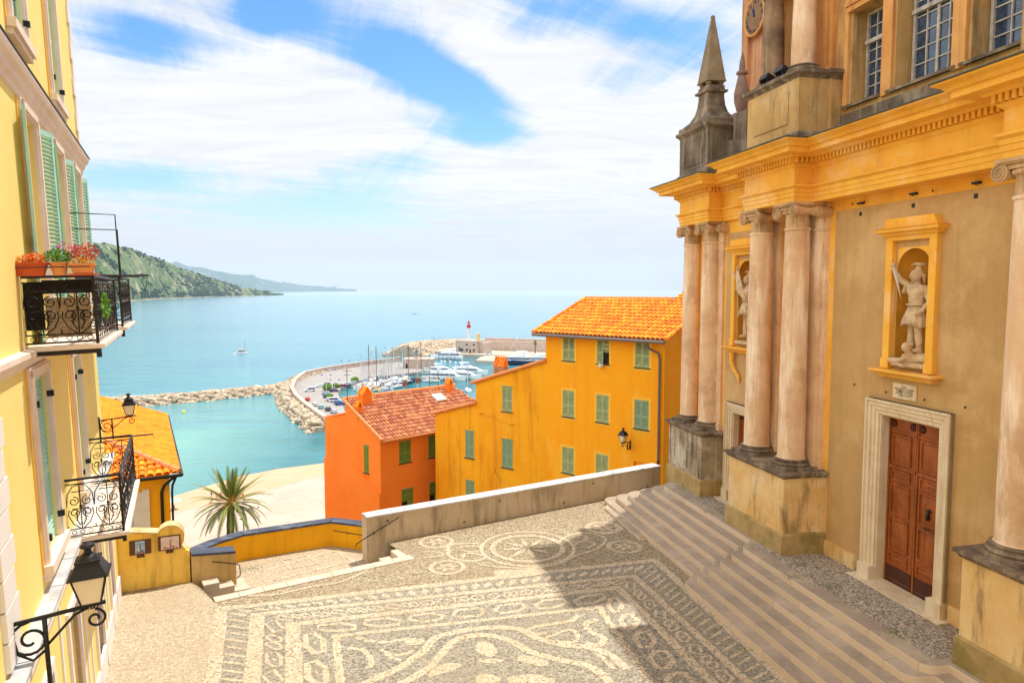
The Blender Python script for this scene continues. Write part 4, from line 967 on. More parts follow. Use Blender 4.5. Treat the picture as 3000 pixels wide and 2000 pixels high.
mb=MB();rope(mb,(.38,-3.55,6.58),(X3+1.9,-3.55,6.58),.12,.4);mb.build('ridge_tile',M_terra2,ro,smooth=True,auto=40)
mb=MB();rope(mb,(.42,.45,4.99),(.42,-3.55,6.6),.1,.36);mb.build('verge_tile',M_tile,ro,smooth=True,auto=40);mb=MB();rope(mb,(X3-.34,.45,4.99),(X3-.34,-4.8,7.12),.1,.36);mb.build('verge_tile',M_tile,ro,smooth=True,auto=40)
mb=MB();mb.tube([(.42,.5,4.86),(X3-.32,.5,4.86)],.075,8);
xd=-6.55
mb.tube([(xd+.4,.48,4.8),(xd+.4,.42,4.6),(xd+.05,.12,4.35),(xd,.1,4.1),(xd,.1,-.2)],.055,8);mb.build('gutter',M_zinc,h3,smooth=True,auto=40)
mb=MB();mb.tube([(xd,.1,-.2),(xd,.1,-4)],.06,8);mb.build('downpipe',M_tbase,h3,smooth=True)
lantern('wall_lantern','black lantern bracketed on the orange house facade, farthest away',HM@Matrix.Translation((-5.05,0,.35)),.55,0,.35,.95,.14,.85)
e=empty('hanging_planter','white hanging pot below the propped open shutter of the orange house','pot',HM@Matrix.Translation((-3.5,.16,3.6)))
mb=MB();mb.lathe([(.02,-.12),(.1,-.05),(.12,.05),(.11,.1)],(0,0,0),14);mb.build('pot',M_white,e,smooth=True)
mb=MB();foliage(mb,(0,0,.12),(.08,.08,.06),40,.03);mb.build('foliage',M_lf,e)
# golden house
GF=Fr(-142.7,(1.65,34.,0));GM=GF.mat()
hg=empty('golden_house','tall golden yellow house with streaked sloping gable, between the red and orange houses','house',GM)
WG=[(2.06,2.72,.8,2.1),(2.02,2.72,-2.12,-.62),(4.62,5.24,-1.98,-.5),(4.6,5.22,-4.6,-3.2),(2.0,2.72,-4.9,-3.4)]
mb=MB()
shell(mb,0,4.48,-5,0,-25,2.1+.05,[w+(.1,) for w in WG if w[0]<4],back=True)
mb.slab([(0,2.15),(4.48,2.15),(0,3.56)],-5,0)
shell(mb,4.48,7.45,-5,-.001,-25,.16,[w+(.1,) for w in WG if w[0]>4],back=True)
mb.slab([(4.48,.16),(7.45,.16),(4.48,1.04)],-5,-.001);mb.build('wall',M_gold,hg)
for i,w in enumerate(WG[:4]): win(hg,*w,M_sg3 if i else M_sg,False)
mb=MB();rope(mb,(-.02,.06,3.6),(4.75,.06,2.1),.1,.4);mb.build('verge_tile',M_terra2,hg,smooth=True,auto=40);mb=MB();rope(mb,(4.45,.06,1.08),(7.7,.06,.14),.1,.4);mb.build('verge_tile',M_terra2,hg,smooth=True,auto=40)
mb=MB();tiles(mb,(0,-.1,3.6),(0,-1,0),Vector((4.7,0,-1.5)).normalized()*1,[(0,0),(5,0),(5,4.9),(0,4.9)],base=True);tiles(mb,(4.5,-.1,1.1),(0,-1,0),Vector((3.2,0,-.95)).normalized(),[(0,0),(5,0),(5,3.3),(0,3.3)]);mb.build('roof',M_tile2,hg,smooth=True,auto=40)
def chimney(parent,x,y,z0,z1,w,d,m,hot=.4,rot=0):
    mb=MB();mb.box(x-w/2,x+w/2,y-d/2,y+d/2,z0,z1);o=mb.build('chimney',m,parent)
    mb=MB();n=4
    for i in range(n+1):
        xx=x-w/2+w*i/n
        mb.tube([(xx,y+d*.5,z1+.0),(xx,y,z1+hot)],[.05,.045],6);mb.tube([(xx,y-d*.5,z1),(xx,y,z1+hot)],[.05,.045],6)
    mb.box(x-w*.45,x+w*.45,y-d*.3,y+d*.3,z1,z1+.04);mb.build('chimney_tile',M_tile,o,smooth=True,auto=40)
    return o
chimney(hg,3.75,-1.2,1.4,2.95,.62,.45,mat('weathered_chimney',(196,150,112),.9,.3,3,c2=(150,104,70)),.52)
mb=MB();mb.tube([(3.9,0,.55),(3.9,.45,.56)],.012,4);mb.tube([(1.9,0,.2),(1.9,.45,.22)],.012,4);mb.tube([(3.9,.4,.56),(2.9,.42,.48),(1.9,.4,.22)],.005,4);mb.build('clothes_line',M_metal,hg)
# red orange house
RF=Fr(-135,(-392/2055*37,37.,0));RM=RF.mat()
mb=MB();mb.tube([(3.12,.005,-2.2),(3.2,.005,-2.45),(3.0,.005,-2.6),(2.86,.005,-2.75),(2.84,.005,-3.1)],.012,4);mb.tube([(5.9,.004,-.9),(5.75,.004,-1.3),(5.8,.004,-1.6)],.008,4);mb.build('wall_crack',mat('crack_brown',(120,72,20),.9,0),hg)
hr=empty('red_orange_house','lower reddish orange house with terracotta roof and olive shutters, leftmost of the three houses','house',RM)
# left face at y=0 (x 0..5.7), right face at x=0 running to -y
mb=MB()
WLf=[(1.12,1.6,-3.05,-1.5),(4.1,4.72,-7.4,-6.0)]
xr=3.45
facade(mb,0,xr,-25,-1.0,0,[WLf[0]+(.1,)]);facade(mb,xr,5.7,-25,-.55,0,[WLf[1]+(.1,)])
mb.poly([(0,0,-1.0),(xr,0,-1.0),(xr,0,.72),(0,0,-.9)]);mb.poly([(xr,0,-.55),(5.7,0,-.55),(5.7,0,-.5),(xr,0,-.02)])
mb.poly([(5.7,0,-25),(5.7,-8,-25),(5.7,-8,-.5),(5.7,0,-.5)]);mb.poly([(xr,0,-.6),(xr,-8,-.6),(xr,-8,.72),(xr,0,.72)]);mb.slab([(xr,-.02),(5.78,-.5),(5.78,-.44),(xr,.05)],-8,.06)
mb.build('wall',M_red2,hr)
# right face with its own windows: child built in rotated frame
RT=Matrix.Rotation(R(-90),4,'Z')   # local x -> -y ; facade normal -> -x... handled below
class XF:
    pass
def rp(u,v,z): return (-v,-u,z)   # u along the right face (away), v outward
mb=MB()
class MBR(MB):
    def add(s,vs,fs): return MB.add(s,[rp(*v) for v in vs],fs)
WR=[(1.22,2.02,-2.52,-1.3),(3.25,4.0,-2.55,-1.28),(1.35,2.15,-5.4,-4.0),(3.3,4.05,-5.4,-4.0)]
mb=MBR();facade(mb,0,9,-25,-.87,0,[w+(.1,) for w in WR]);mb.build('wall',M_red2,hr)
for i,w in enumerate(WR):
    e=bpy.data.objects.new('window',None)
    o=win(hr,w[0],w[1],w[2],w[3],M_sg2,False,prop=(True if i>=2 else None))
    o.matrix_local=Matrix(((0,-1,0,0),(-1,0,0,0),(0,0,1,0),(0,0,0,1)))
for w in WLf: win(hr,*w,M_sg2,False)
for x in bpy.data.objects:
    pass
# roof plane: eave along right face (x=0 edge, y 0..-9), rising toward +x
mb=MB();ed=Vector((3.5,0,1.62)).normalized()
tiles(mb,(-.3,.12,-.98),(0,-1,0),ed,[(0,0),(9,0),(8.2,4.15),(0,4.15)],w=.2,l=.33,r=.085);ro=mb.build('roof',M_tile2,hr,smooth=True,auto=40)
mb=MB();rope(mb,(-.35,.14,-.93),(3.4,.14,.83),.1,.36);rope(mb,(3.5,.1,.86),(3.5,-8.2,.86),.1,.4);mb.build('verge_tile',M_terra2,hr,smooth=True,auto=40)
mb=MB();mb.tube([(-.36,.1,-1.02),(-.36,-9,-1.02)],.06,8);mb.build('gutter',M_terra2,hr,smooth=True)
mb=MB()
mb.box(-.0,5.75,.0,.09,-25,-9) if False else None
pf=[(5.72,-2.9),(3.0,-2.6),(2.95,-2.62),(0,-3.95),(0,-25),(5.72,-25)]
mb.slab(pf,0,.1);mb.build('buttress_base',M_red2,hr)
chimney(hr,2.95,-1.0,.0,1.08,.5,.62,M_red2,.42);chimney(hr,2.3,-.14,-.3,.52,.34,.34,M_red2,.32);chimney(hr,3.0,-7.3,0,1.1,.36,.36,M_red2,.32)
mb=MB()
a=Vector((-.3,.12,-.93))+ed*3.0
for u0 in (5.6,):
    p=lambda u,v,h:(Vector((-.3,-u,-.9))+ed*v+Vector((-ed.z,0,ed.x))*h)
    mb.hexa([p(5.6,2.6,.02),p(6.3,2.6,.02),p(6.3,3.3,.02),p(5.6,3.3,.02),p(5.6,2.6,.14),p(6.3,2.6,.14),p(6.3,3.3,.14),p(5.6,3.3,.14)])
mb.build('skylight',M_white,hr)
mb=MB()
for y in (-6.2,-6.9):
    mb.tube([(3.6,y,.8),(3.6,y,1.9)],.02,5)
mb.build('antenna_mast',M_metal,hr)
for y,z,t in ((-4.6,1.25,0),(-5.6,1.35,0)):
    mb=MB(Matrix.Translation((3.9,y,z))@Matrix.Rotation(R(100),4,'Z')@Matrix.Rotation(R(80),4,'X'));mb.lathe([(.001,0),(.1,.02),(.2,.06),(.24,.1)],(0,0,0),18);mb.build('satellite_dish',M_zinc,hr,smooth=True)
mb=MB();mb.tube([(3.2,.0,.4),(3.2,.0,2.6)],.02,5);mb.tube([(3.2,-.3,2.45),(3.2,.3,2.5)],.012,4);mb.tube([(3.2,-.2,2.2),(3.2,.2,2.25)],.012,4);mb.build('antenna',M_metal,hr)
# left seaside house with hip roof
BF=Fr(62,(-13.6,28.,0));BM=BF.mat()
hb=empty('seaside_house','orange roofed house below the yellow building, with a hipped tile corner','house',BM)
mb=MB();mb.box(-14.8,-.35,-8,-.3,-14,-.45);mb.build('wall',M_org,hb)
mb=MB();mb.sweep([(-14.8,-.3),(-.35,-.3),(-.35,-8)][::-1],[(0,-.95),(.06,-.9),(.1,-.8),(.25,-.62),(.3,-.45),(-.3,-.4)]);mb.build('eaves_cornice',M_cream,hb)
u1=Vector((0,-1,.385)).normalized();u2=Vector((-1,0,.385)).normalized()
mb=MB();tiles(mb,(-15.2,.06,-.4),(1,0,0),u1,[(0,0),(15.26,0),(11.4,4.15),(0,4.15)],w=.2,l=.34,r=.07,jit=.004);ro=mb.build('roof',mat('flat_orange_tile',(244,150,36),.85,.1,1.2,c2=(238,128,22),isl=.14),hb,smooth=True,auto=40)
mb=MB();tiles(mb,(.06,.06,-.4),(0,-1,0),u2,[(0,0),(8.1,0),(4.05,4.05)],w=.3,l=.36,r=.13);mb.build('hip_roof',M_tile,hb,smooth=True,auto=40)
mb=MB();rope(mb,(.06,.06,-.3),(-3.85,-3.85,1.2),.13,.45);mb.build('hip_tile',M_terra2,hb,smooth=True,auto=40)
mb=MB();mb.tube([(.1,.14,-.48),(-15,.14,-.48)],.07,6);mb.tube([(.14,.1,-.48),(.14,-8,-.48)],.07,6);mb.tube([(.1,-.1,-.5),(-.15,-.5,-.9),(-.3,-.6,-1.2),(-.25,-.6,-9)],.06,6);mb.tube([(.05,-.05,-.5),(-.25,-.2,-.95),(-.33,-.22,-1.3),(-.33,-.22,-9)],.05,6);mb.build('gutter',M_metal,hb,smooth=True)
o=None
mb=MB();mb.box(-.36,-.28,-2.6,-1.15,-3.7,-1.1);o=mb.build('window',M_cream,hb)
mb=MB()
s=shutter(.5,2.3,M_ledge,o,(-.27,-2.15,-3.6),rot=R(90),louv=.08)
mb=MB();mb.box(-.3,-.26,-1.3,-1.05,-14,-1);mb.build('corner_band',M_cream,hb)
# ================================================================ PLAZA
def Z7(x,y): return (600+x*.5102,1500+y*.5102)
def Z8(x,y): return (1500+x*.5102,1400+y*.5102)
def Gx(p,z=0): return G(p[0],p[1],z)
M_peb=pebble('grey_brown_pebble',(96,88,74),(196,180,152),24,(146,128,98),moss=.35)
M_pebd=pebble('dark_pebble',(92,88,80),(182,174,158),26,(146,134,112),moss=.5)
M_pebw=pebble('white_pebble',(116,104,88),(222,204,178),26,(178,156,124),moss=.3,low=True)
M_pebl=pebble('sandy_paving',(148,134,112),(208,192,164),30,(168,150,124),moss=.3)
M_conc=mat('stained_concrete',(206,186,156),.9,.15,1.2,c2=(184,160,126),streak=(104,86,60),samt=.6,bump=.35,bscale=16,patch=(216,200,174),pamt=.5,sscale=(1.3,1.3,.22))
M_slab=mat('white_kerb_stone',(206,190,170),.75,.1,1.5,c2=(196,176,152),bump=.15)
M_ywall=mat('golden_wall_paint',(248,184,24),.85,.06,.8,c2=(236,168,20),streak=(176,128,30),samt=.35,bump=.15)
M_slate=mat('blue_slate_coping',(74,80,96),.6,.15,3,c2=(58,64,78),patch=(128,132,140),pamt=.5,pscale=2.5)
M_sign=mat('ochre_sign_wall',(244,204,98),.88,.1,.8,c2=(236,190,80),streak=(150,120,50),samt=.5,patch=(214,160,50),pamt=.7,pscale=1.2,bump=.2,sscale=(2,2,.3))
KL=Vector((-6.67,15.25,0));KR=G(1215,1637)
PB=[G(1133,1589),G(1934,1430)]
dP=(PB[1]-PB[0]).normalized()
E0=G(1078,1645,-.4);E0.z=0
SL=G(344,1736);SR=G(558,1703)
pz=[(-40,-6),(-9.4,12),(SL.x,SL.y),(SR.x,SR.y),(-7.35,16.05),(KL.x,KL.y),(KR.x,KR.y),(PB[0].x,PB[0].y),(PB[1].x+3,PB[1].y+1.8),(30,26),(30,-6)]
mb=MB();mb.poly([(x,y,0) for x,y in pz]);mb.poly([(-60,-60,-.004),(60,-60,-.004),(60,-6,-.004),(-60,-6,-.004)])
tag(mb.build('plaza',M_peb),kind='structure')
# smooth sandy strip at the left
mb=MB();A=[G(330,1745),G(600,1700),G(625,1765),G(640,1785),G(600,2000)]
A=[(-9.3,15.4),(SR.x,SR.y-.02),(-7.4,16.0),(KL.x+.1,KL.y-.1),(-6.5,14.9),(G(600,2000).x,12.0),(-4.6,9.0),(-6,9)]
mb.poly([(x,y,.004) for x,y in A]);tag(mb.build('path',M_pebl),kind='structure')
mos_w=MB();mos_d=MB()
ZW=.0045;ZD=.003;ZC_=[0.]
def strip(mb,pts,w,z,closed=False):
    pts=[Vector((p[0],p[1])) for p in pts]
    if not closed:
        o=[pts[0]]
        for a,b in zip(pts,pts[1:]):
            k=max(1,int((b-a).length/.09))
            for i in range(1,k+1): o.append(a+(b-a)*(i/k))
        pts=o
    n=len(pts);L=[];Rr=[];ZC_[0]+=.00001;z+=ZC_[0] if z==ZW else 0
    for i in range(n):
        a=pts[i-1] if (i or closed) else pts[i];b=pts[(i+1)%n] if (i<n-1 or closed) else pts[i]
        d=(b-a).normalized();nn=Vector((-d.y,d.x))*w/2;j1=1+random.uniform(-.13,.13);j2=1+random.uniform(-.13,.13);L.append(pts[i]+nn*j1);Rr.append(pts[i]-nn*j2)
    o=len(mb.v);vs=[(p.x,p.y,z) for p in L]+[(p.x,p.y,z) for p in Rr]
    mb.add(vs,[(i,(i+1)%n,n+(i+1)%n,n+i) for i in range(n if closed else n-1)])
def ln2(a,b,t): return a+(b-a)*t
def isect(a,b,c,d):
    r=b-a;s=d-c;k=r.x*s.y-r.y*s.x;t=((c.x-a.x)*s.y-(c.y-a.y)*s.x)/k;return a+r*t
V2=lambda p:Vector((p.x,p.y))
top=[(G(666,1781),G(1918,1640)),(G(733,1801),G(1857,1686)),(G(842,1829),G(1811,1721)),(G(985,1862),G(1755,1778))]
rt=[(G(1918,1640),G(2255,1951)),(G(1857,1686),G(2158,1966)),(G(1811,1721),G(2076,1987)),(G(1755,1778),G(1867,1941))]
lf=[(G(650,1781),G(622,2000)),(G(754,1801),G(738,2000)),(G(858,1829),G(862,2000)),(G(983,1862),G(998,2000))]
top=[(V2(a),V2(b)) for a,b in top];rt=[(V2(a),V2(b)) for a,b in rt];lf=[(V2(a),V2(b)) for a,b in lf]
TL=[isect(*top[i],*lf[i]) for i in range(4)];TR=[isect(*top[i],*rt[i]) for i in range(4)]
BL=[];BR=[]
for i in range(4):
    d=(lf[i][1]-lf[i][0]).normalized();BL.append(TL[i]+d*((TL[i].y-8.6)/-d.y))
    d=(rt[i][1]-rt[i][0]).normalized();BR.append(TR[i]+d*((TR[i].y-8.6)/-d.y))
mos_d.poly([(p.x,p.y,.0025) for p in (TL[0],TR[0],BR[0],BL[0])])
wd=[.2,.17,.19,.13];wl=[.26,.3,.3,.16]
def wavy(a,b,w,amp=.0):
    n=max(2,int((b-a).length/.12));pts=[]
    for i in range(n+1): pts.append(ln2(a,b,i/n))
    L=[];Rr=[];d=(b-a).normalized();nn=Vector((-d.y,d.x))
    strip(mos_w,[p+nn*(amp*math.sin(i*1.9)) for i,p in enumerate(pts)],w,ZW)
for i in range(4):
    am=.012 if i==3 else .004
    wavy(TL[i]-(TR[i]-TL[i]).normalized()*wl[i]*.5,TR[i]+(TR[i]-TL[i]).normalized()*.08,wd[i],am);wavy(TR[i],BR[i],wd[i],am*2);wavy(TL[i],BL[i],wl[i],am)
def local(a,b,c,d,u,v):
    return ln2(ln2(a,b,u),ln2(c,d,u),v)
def shape(mb,a,b,c,d,u0,u1,pts,outline=None,z=ZW):
    P=[local(a,b,c,d,u0+(u1-u0)*(x+1)/2,(y+1)/2) for x,y in pts]
    if outline: strip(mb,P,outline,z,True)
    else:
        ZC_[0]+=.00001;mb.poly([(p.x,p.y,z+ZC_[0]) for p in P])
dia=[(-1,0),(0,-1),(1,0),(0,1)]
hexo=[(-1,0),(-.6,-.8),(.6,-.8),(1,0),(.6,.8),(-.6,.8)]
ell=[(math.cos(t),math.sin(t)) for t in [2*math.pi*i/14 for i in range(14)]]
def mrg(P,Q,ins): return P
def row(a,b,c,d,n,kind,m=.14):
    for i in range(n):
        u0=i/n;u1=(i+1)/n
        sc=lambda pts,fx,fy:[(x*fx,y*fy) for x,y in pts]
        if kind=='dia': shape(mos_w,a,b,c,d,u0,u1,sc(dia,.8,.5))
        elif kind=='mix':
            if i%3==0: shape(mos_w,a,b,c,d,u0,u1,sc(dia,.85,.5),.075)
            elif i%3==1:
                for s in (-.45,.45): shape(mos_w,a,b,c,d,u0,u1,[(x*.36+s,y*.4) for x,y in ell],.06)
            else: shape(mos_w,a,b,c,d,u0,u1,sc(hexo,.8,.45),.07);shape(mos_w,a,b,c,d,u0,u1,sc(dia,.2,.15))
        elif kind=='hex':
            shape(mos_w,a,b,c,d,u0,u1,sc(hexo,.78,.56),.11);
        elif kind=='hexs': shape(mos_w,a,b,c,d,u0,u1,sc(hexo,.74,.5),.12);shape(mos_w,a,b,c,d,u0,u1,sc(dia,.12,.1))
        elif kind=='oval': shape(mos_w,a,b,c,d,u0,u1,[(x*.33*(1-.0*abs(y)),y*.62) for x,y in ell])
row(TL[0],TR[0],TL[1],TR[1],32,'dia');row(TL[1],TR[1],TL[2],TR[2],21,'mix');row(TL[2],TR[2],TL[3],TR[3],7,'hex')
row(TR[0],BR[0],TR[1],BR[1],34,'oval');row(TR[1],BR[1],TR[2],BR[2],16,'mix');row(TR[2],BR[2],TR[3],BR[3],9,'hexs')
row(TL[0],BL[0],TL[1],BL[1],22,'oval');row(TL[1],BL[1],TL[2],BL[2],9,'mix');row(TL[2],BL[2],TL[3],BL[3],5,'hexs')
# central scrolls
def curve(pts,w,n=8,conv=Z7):
    P=[V2(Gx(conv(*p))) for p in pts];out=[]
    for i in range(len(P)-1):
        p0=P[max(0,i-1)];p1=P[i];p2=P[i+1];p3=P[min(len(P)-1,i+2)]
        for k in range(n):
            t=k/n;out.append(.5*((2*p1)+(p2-p0)*t+(2*p0-5*p1+4*p2-p3)*t*t+(3*p1-p0-3*p2+p3)*t**3))
    out.append(P[-1]);strip(mos_w,out,w,ZW)
def blob(pts,conv=Z7):
    P=[V2(Gx(conv(*p))) for p in pts];n=len(P);out=[]
    for i in range(n):
        p0=P[i-1];p1=P[i];p2=P[(i+1)%n];p3=P[(i+2)%n]
        for k in range(4):
            t=k/4;out.append(.5*((2*p1)+(p2-p0)*t+(2*p0-5*p1+4*p2-p3)*t*t+(3*p1-p0-3*p2+p3)*t**3))
    ZC_[0]+=.00001;mos_w.poly([(p.x,p.y,ZW+ZC_[0]) for p in out])
curve([(900,990),(1100,900),(1250,800),(1330,720),(1480,680),(1640,662),(1800,670),(1900,720),(2050,760),(2200,775),(2330,820),(2420,900)],.17)
curve([(1120,990),(1290,890),(1380,790),(1450,730),(1600,705),(1750,735),(1870,800),(2050,850),(2200,880),(2300,950),(2340,1010)],.17)
blob([(1570,745),(1640,750),(1680,800),(1650,830),(1600,820),(1555,790)]);blob([(1810,825),(1900,830),(1970,860),(1950,885),(1860,870),(1800,850)])
blob([(1290,915),(1370,870),(1470,870),(1440,905),(1350,930),(1290,945)]);blob([(1560,940),(1640,930),(1700,960),(1650,985),(1570,985)]);blob([(1740,950),(1880,930),(2010,960),(1960,1000),(1790,1000)])
blob([(1560,850),(1640,840),(1720,850),(1650,870)])
for sgn in (0,):
    curve([(870,715),(930,735),(1040,745),(1150,730),(1220,735),(1190,760)],.11);curve([(820,780),(900,790),(945,830),(955,880),(925,890)],.11);curve([(1010,790),(1090,820),(1160,810),(1200,790)],.09);blob([(1160,725),(1240,725),(1260,750),(1190,765),(1150,750)]);curve([(1040,800),(1060,830),(1130,850)],.09)
curve([(2140,590),(2110,620),(2000,640),(1910,655),(1850,680),(1900,700),(1960,690)],.12);curve([(2260,615),(2190,640),(2220,690),(2290,720),(2270,760),(2190,755)],.14);curve([(1960,720),(2090,675),(2140,700),(2120,745),(2010,740)],.09)
curve([(2240,800),(2290,840),(2350,900)],.1)
# circles beyond the frame
def circ(c,r,w): strip(mos_w,[(c.x+r*math.cos(t),c.y+r*math.sin(t)) for t in [2*math.pi*i/48 for i in range(48)]],w,ZW,True)
def rosette(c,r,n=6,a0=0,rin=.1,w=.24):
    for k in range(n):
        a=a0+2*math.pi*k/n;ca,sa=math.cos(a),math.sin(a)
        pts=[(rin,0),(.45,-w),(.8,-w*.55),(1.0,0),(.8,w*.55),(.45,w)]
        ZC_[0]+=.00001;mos_w.poly([(c.x+r*(x*ca-y*sa),c.y+r*(x*sa+y*ca),ZW+ZC_[0]) for x,y in pts])
def gc(px): return V2(G(*px))
for px,rx in ((Z7(1330,170),105),(Z7(1392,316),111),(Z7(2290,90),112),(Z8(645,395),105),(Z8(520,283),100)):
    c=gc(px);d=c.y;r=rx*.5102/2055*d*.88;circ(c,r,.12);rosette(c,r*.74,6,.3)
c=gc(Z7(1853,205));r=237*.5102/2055*c.y*.9;circ(c,r*.97,.15);circ(c,r*1.28,.1);rosette(c,r*.78,8,.2,.06,.1)
curve([(1570,180),(1500,180),(1410,190),(1395,230),(1430,265),(1520,280),(1600,272)],.11);curve([(1460,200),(1560,195),(1590,215),(1530,228),(1470,215)],.09);curve([(1480,262),(1500,238),(1570,240),(1610,255),(1600,270)],.09)
curve([(1250,262),(1320,255),(1370,245),(1340,228),(1250,228)],.08);curve([(1580,300),(1700,315),(1870,320),(2020,300),(2130,250),(2260,205),(2300,150),(2200,120),(2080,130)],.09)
curve([(2030,170),(2100,130),(2190,140),(2170,165),(2090,175)],.08);curve([(2110,200),(2160,168),(2240,180),(2200,205)],.08)
curve([(250,480),(420,470),(600,430),(780,400),(900,350),(1010,290),(1200,270)],.09)
mos_w.poly([(*V2(G(*Z7(1660,335))),.009),(*V2(G(*Z7(1930,322))),.009),(*V2(G(*Z7(1980,350))),.009),(*V2(G(*Z7(1850,372))),.009),(*V2(G(*Z7(1665,385))),.009)])
tag(mos_d.build('dark_paving',M_pebd),kind='structure');tag(mos_w.build('white_paving_pattern',M_pebw),kind='structure')
# kerb of the lower landing
kd=(KR-KL).normalized();kn=Vector((-kd.y,kd.x,0))
mb=MB();n=9
for i in range(n):
    a=KL+(KR-KL)*(i/n)+kd*.006;b=KL+(KR-KL)*((i+1)/n)-kd*.006
    mb.hexa([*(Vector((p.x,p.y,-.5)) for p in (a,b,b+kn*.3,a+kn*.3)),*(Vector((p.x,p.y,.02)) for p in (a,b,b+kn*.3,a+kn*.3))])
tag(mb.build('kerb',M_slab),kind='structure')
ZL=-.48
Y=[G(715,1640,ZL),G(970,1598,ZL),G(1052,1608,ZL)]
mb=MB();mb.poly([(p.x,p.y,ZL) for p in (KL+kn*.2+Vector((-.9,.2,0)),KR+kn*.2,Vector((-1.6,21.0,0)),Y[1]+Vector((.3,.8,0)),Y[0]+Vector((-.8,.6,0)))])
tag(mb.build('lower_landing',M_pebl),kind='structure')
mb=MB()
def lz(px,py): return V2(G(px,py,ZL))
for ps in ([(770,1672),(985,1612),(1012,1636)],[(800,1700),(1045,1640)],[(830,1640),(900,1625),(930,1650),(850,1665),(830,1640)],[(985,1605),(1040,1650)]): lq=globals().get('lq',0)+1;strip(mb,[lz(*p) for p in ps],.1,ZL+.004+.0015*lq)
tag(mb.build('landing_pattern',M_pebw),kind='structure')
def wall(name,label,pts,h0,h1,t,m,mc,cap=.05,ov=.03,side=1,bot=None,cat='wall'):
    """pts: base line (x,y,ztop); thickness extends to the left of travel*side"""
    e=empty(name,label,cat,Matrix.Identity(4))
    P=[Vector((p[0],p[1])) for p in pts];mb=MB();mc_=MB()
    nr=[]
    for i in range(len(P)):
        ds=[]
        if i: ds.append((P[i]-P[i-1]).normalized())
        if i<len(P)-1: ds.append((P[i+1]-P[i]).normalized())
        ns=[Vector((-d.y,d.x)) for d in ds];b=ns[0] if len(ns)==1 else (ns[0]+ns[1]).normalized()/max(.4,math.sqrt((1+ns[0].dot(ns[1]))/2));nr.append(b*side)
    for i in range(len(P)-1):
        a,b=P[i],P[i+1];za,zb=pts[i][2],pts[i+1][2];a2=a+nr[i]*t;b2=b+nr[i+1]*t
        mb.hexa([(a.x,a.y,bot),(b.x,b.y,bot),(b2.x,b2.y,bot),(a2.x,a2.y,bot),(a.x,a.y,za),(b.x,b.y,zb),(b2.x,b2.y,zb),(a2.x,a2.y,za)])
        o1,o2=nr[i]*ov,nr[i+1]*ov;A=a-o1;B=b-o2;A2=a2+o1;B2=b2+o2;g=(b-a).normalized()*.006
        mc_.hexa([(*(A+g),za),(*(B-g),zb),(*(B2-g),zb),(*(A2+g),za),(*(A+g),za+cap),(*(B-g),zb+cap),(*(B2-g),zb+cap),(*(A2+g),za+cap)])
    mb.build('wall_body',m,e);mc_.build('coping',mc,e,bevel=.006);return e
# main parapet : base line from left end to church
pe=PB[0]-dP*( (PB[0]-E0).length*.98);L=(PB[1]-pe).length
wp=[]
for i in range(9):
    q=pe+(PB[1]-pe)*(i/8);wp.append((q.x,q.y,.78))
par=wall('parapet_wall','long stained concrete parapet with stone coping in front of the orange houses',wp,0,0,.38,M_conc,mat('pale_coping',(216,212,206),.7,.15,2,c2=(176,172,168),patch=(110,112,124),pamt=.7,pscale=.7),bot=-6)
mb=MB();q0=wp[0]
for k in range(9):
    q=pe+(PB[1]-pe)*((k+.5)/9);nn=Vector((-dP.y,dP.x))
    for zz in (.62,.16):
        if (k+int(zz*10))%3: continue
        mb.tube([(q.x-nn.x*.012+.03*math.cos(t)*dP.x,q.y-nn.y*.012+.03*math.cos(t)*dP.y,zz+.03*math.sin(t)) for t in [2*math.pi*i/8 for i in range(8)]],.008,4,closed=True)
    for zz in range(3):
        p=pe+(PB[1]-pe)*((k+zz/3)/9)+Vector((nn.x,nn.y,0))*.2;mb.lathe([(.02,0),(.018,.012),(.001,.014)],(p.x,p.y,.83),6)
mb.build('wall_fitting',M_metal,par)
mb=MB();d=dP;nn=Vector((-dP.y,dP.x,0));a=pe-nn*.08
mb.tube([a+d*(-.35)+Vector((0,0,.1)),a+d*-.3+Vector((0,0,.18)),a+d*.1+Vector((0,0,.35)),a+d*.9+Vector((0,0,.68)),a+d*.92-nn*-.06+Vector((0,0,.68))],.014,6)
mb.tube([a+d*.2+Vector((0,0,.38)),a+d*.2+nn*.08+Vector((0,0,.3))],.01,5);mb.build('handrail',M_metal,par)
# landing walls
yw=[(*G(700,1645,ZL).xy,.22),(Y[0].x,Y[0].y,.22),(Y[1].x,Y[1].y,.22),(Y[2].x+.35,Y[2].y-.12,.2)]
yw[0]=(-7.95,18.55,.22)
_a=G(560,1616,.5);_b=G(640,1590,.22);yw=[(_a.x,_a.y,.42),(_b.x,_b.y,.2)]+yw[1:]
yo=wall('landing_wall','golden yellow painted wall with blue slate coping round the lower landing',[(p[0],p[1],p[2] if k==0 else .2) for k,p in enumerate(yw)],0,0,.3,M_ywall,M_slate,bot=-6,cap=.06)
mb=MB();a=Vector((*Y[1].xy,.02));b=Vector((*Y[2].xy,-.02));n2=Vector((0,-1,0))*.07
mb.tube([a+(b-a)*.1+n2,a+(b-a)*1.25+n2],.013,5);mb.tube([a+(b-a)*.6+n2,a+(b-a)*.6+Vector((0,0,-.08))],.009,4);mb.build('handrail',M_metal,yo)
S0=Vector((SR.x+.03,SR.y+.02,0));S1=Vector((-6.86,16.95,0));
sw=wall('stub_wall','short stained wall with slate coping between sign wall and golden landing wall',[(S0.x,S0.y,.62),(S1.x,S1.y,.5)],0,0,.36,mat('stained_ochre_concrete',(214,182,120),.9,.15,1.5,c2=(190,156,98),streak=(140,112,70),samt=.6,patch=(226,200,140),pamt=.5,bump=.3),M_slate,bot=-3,cap=.06)
mb=MB();d=(S1-S0).normalized();nn=Vector((-d.y,d.x,0))*-.07
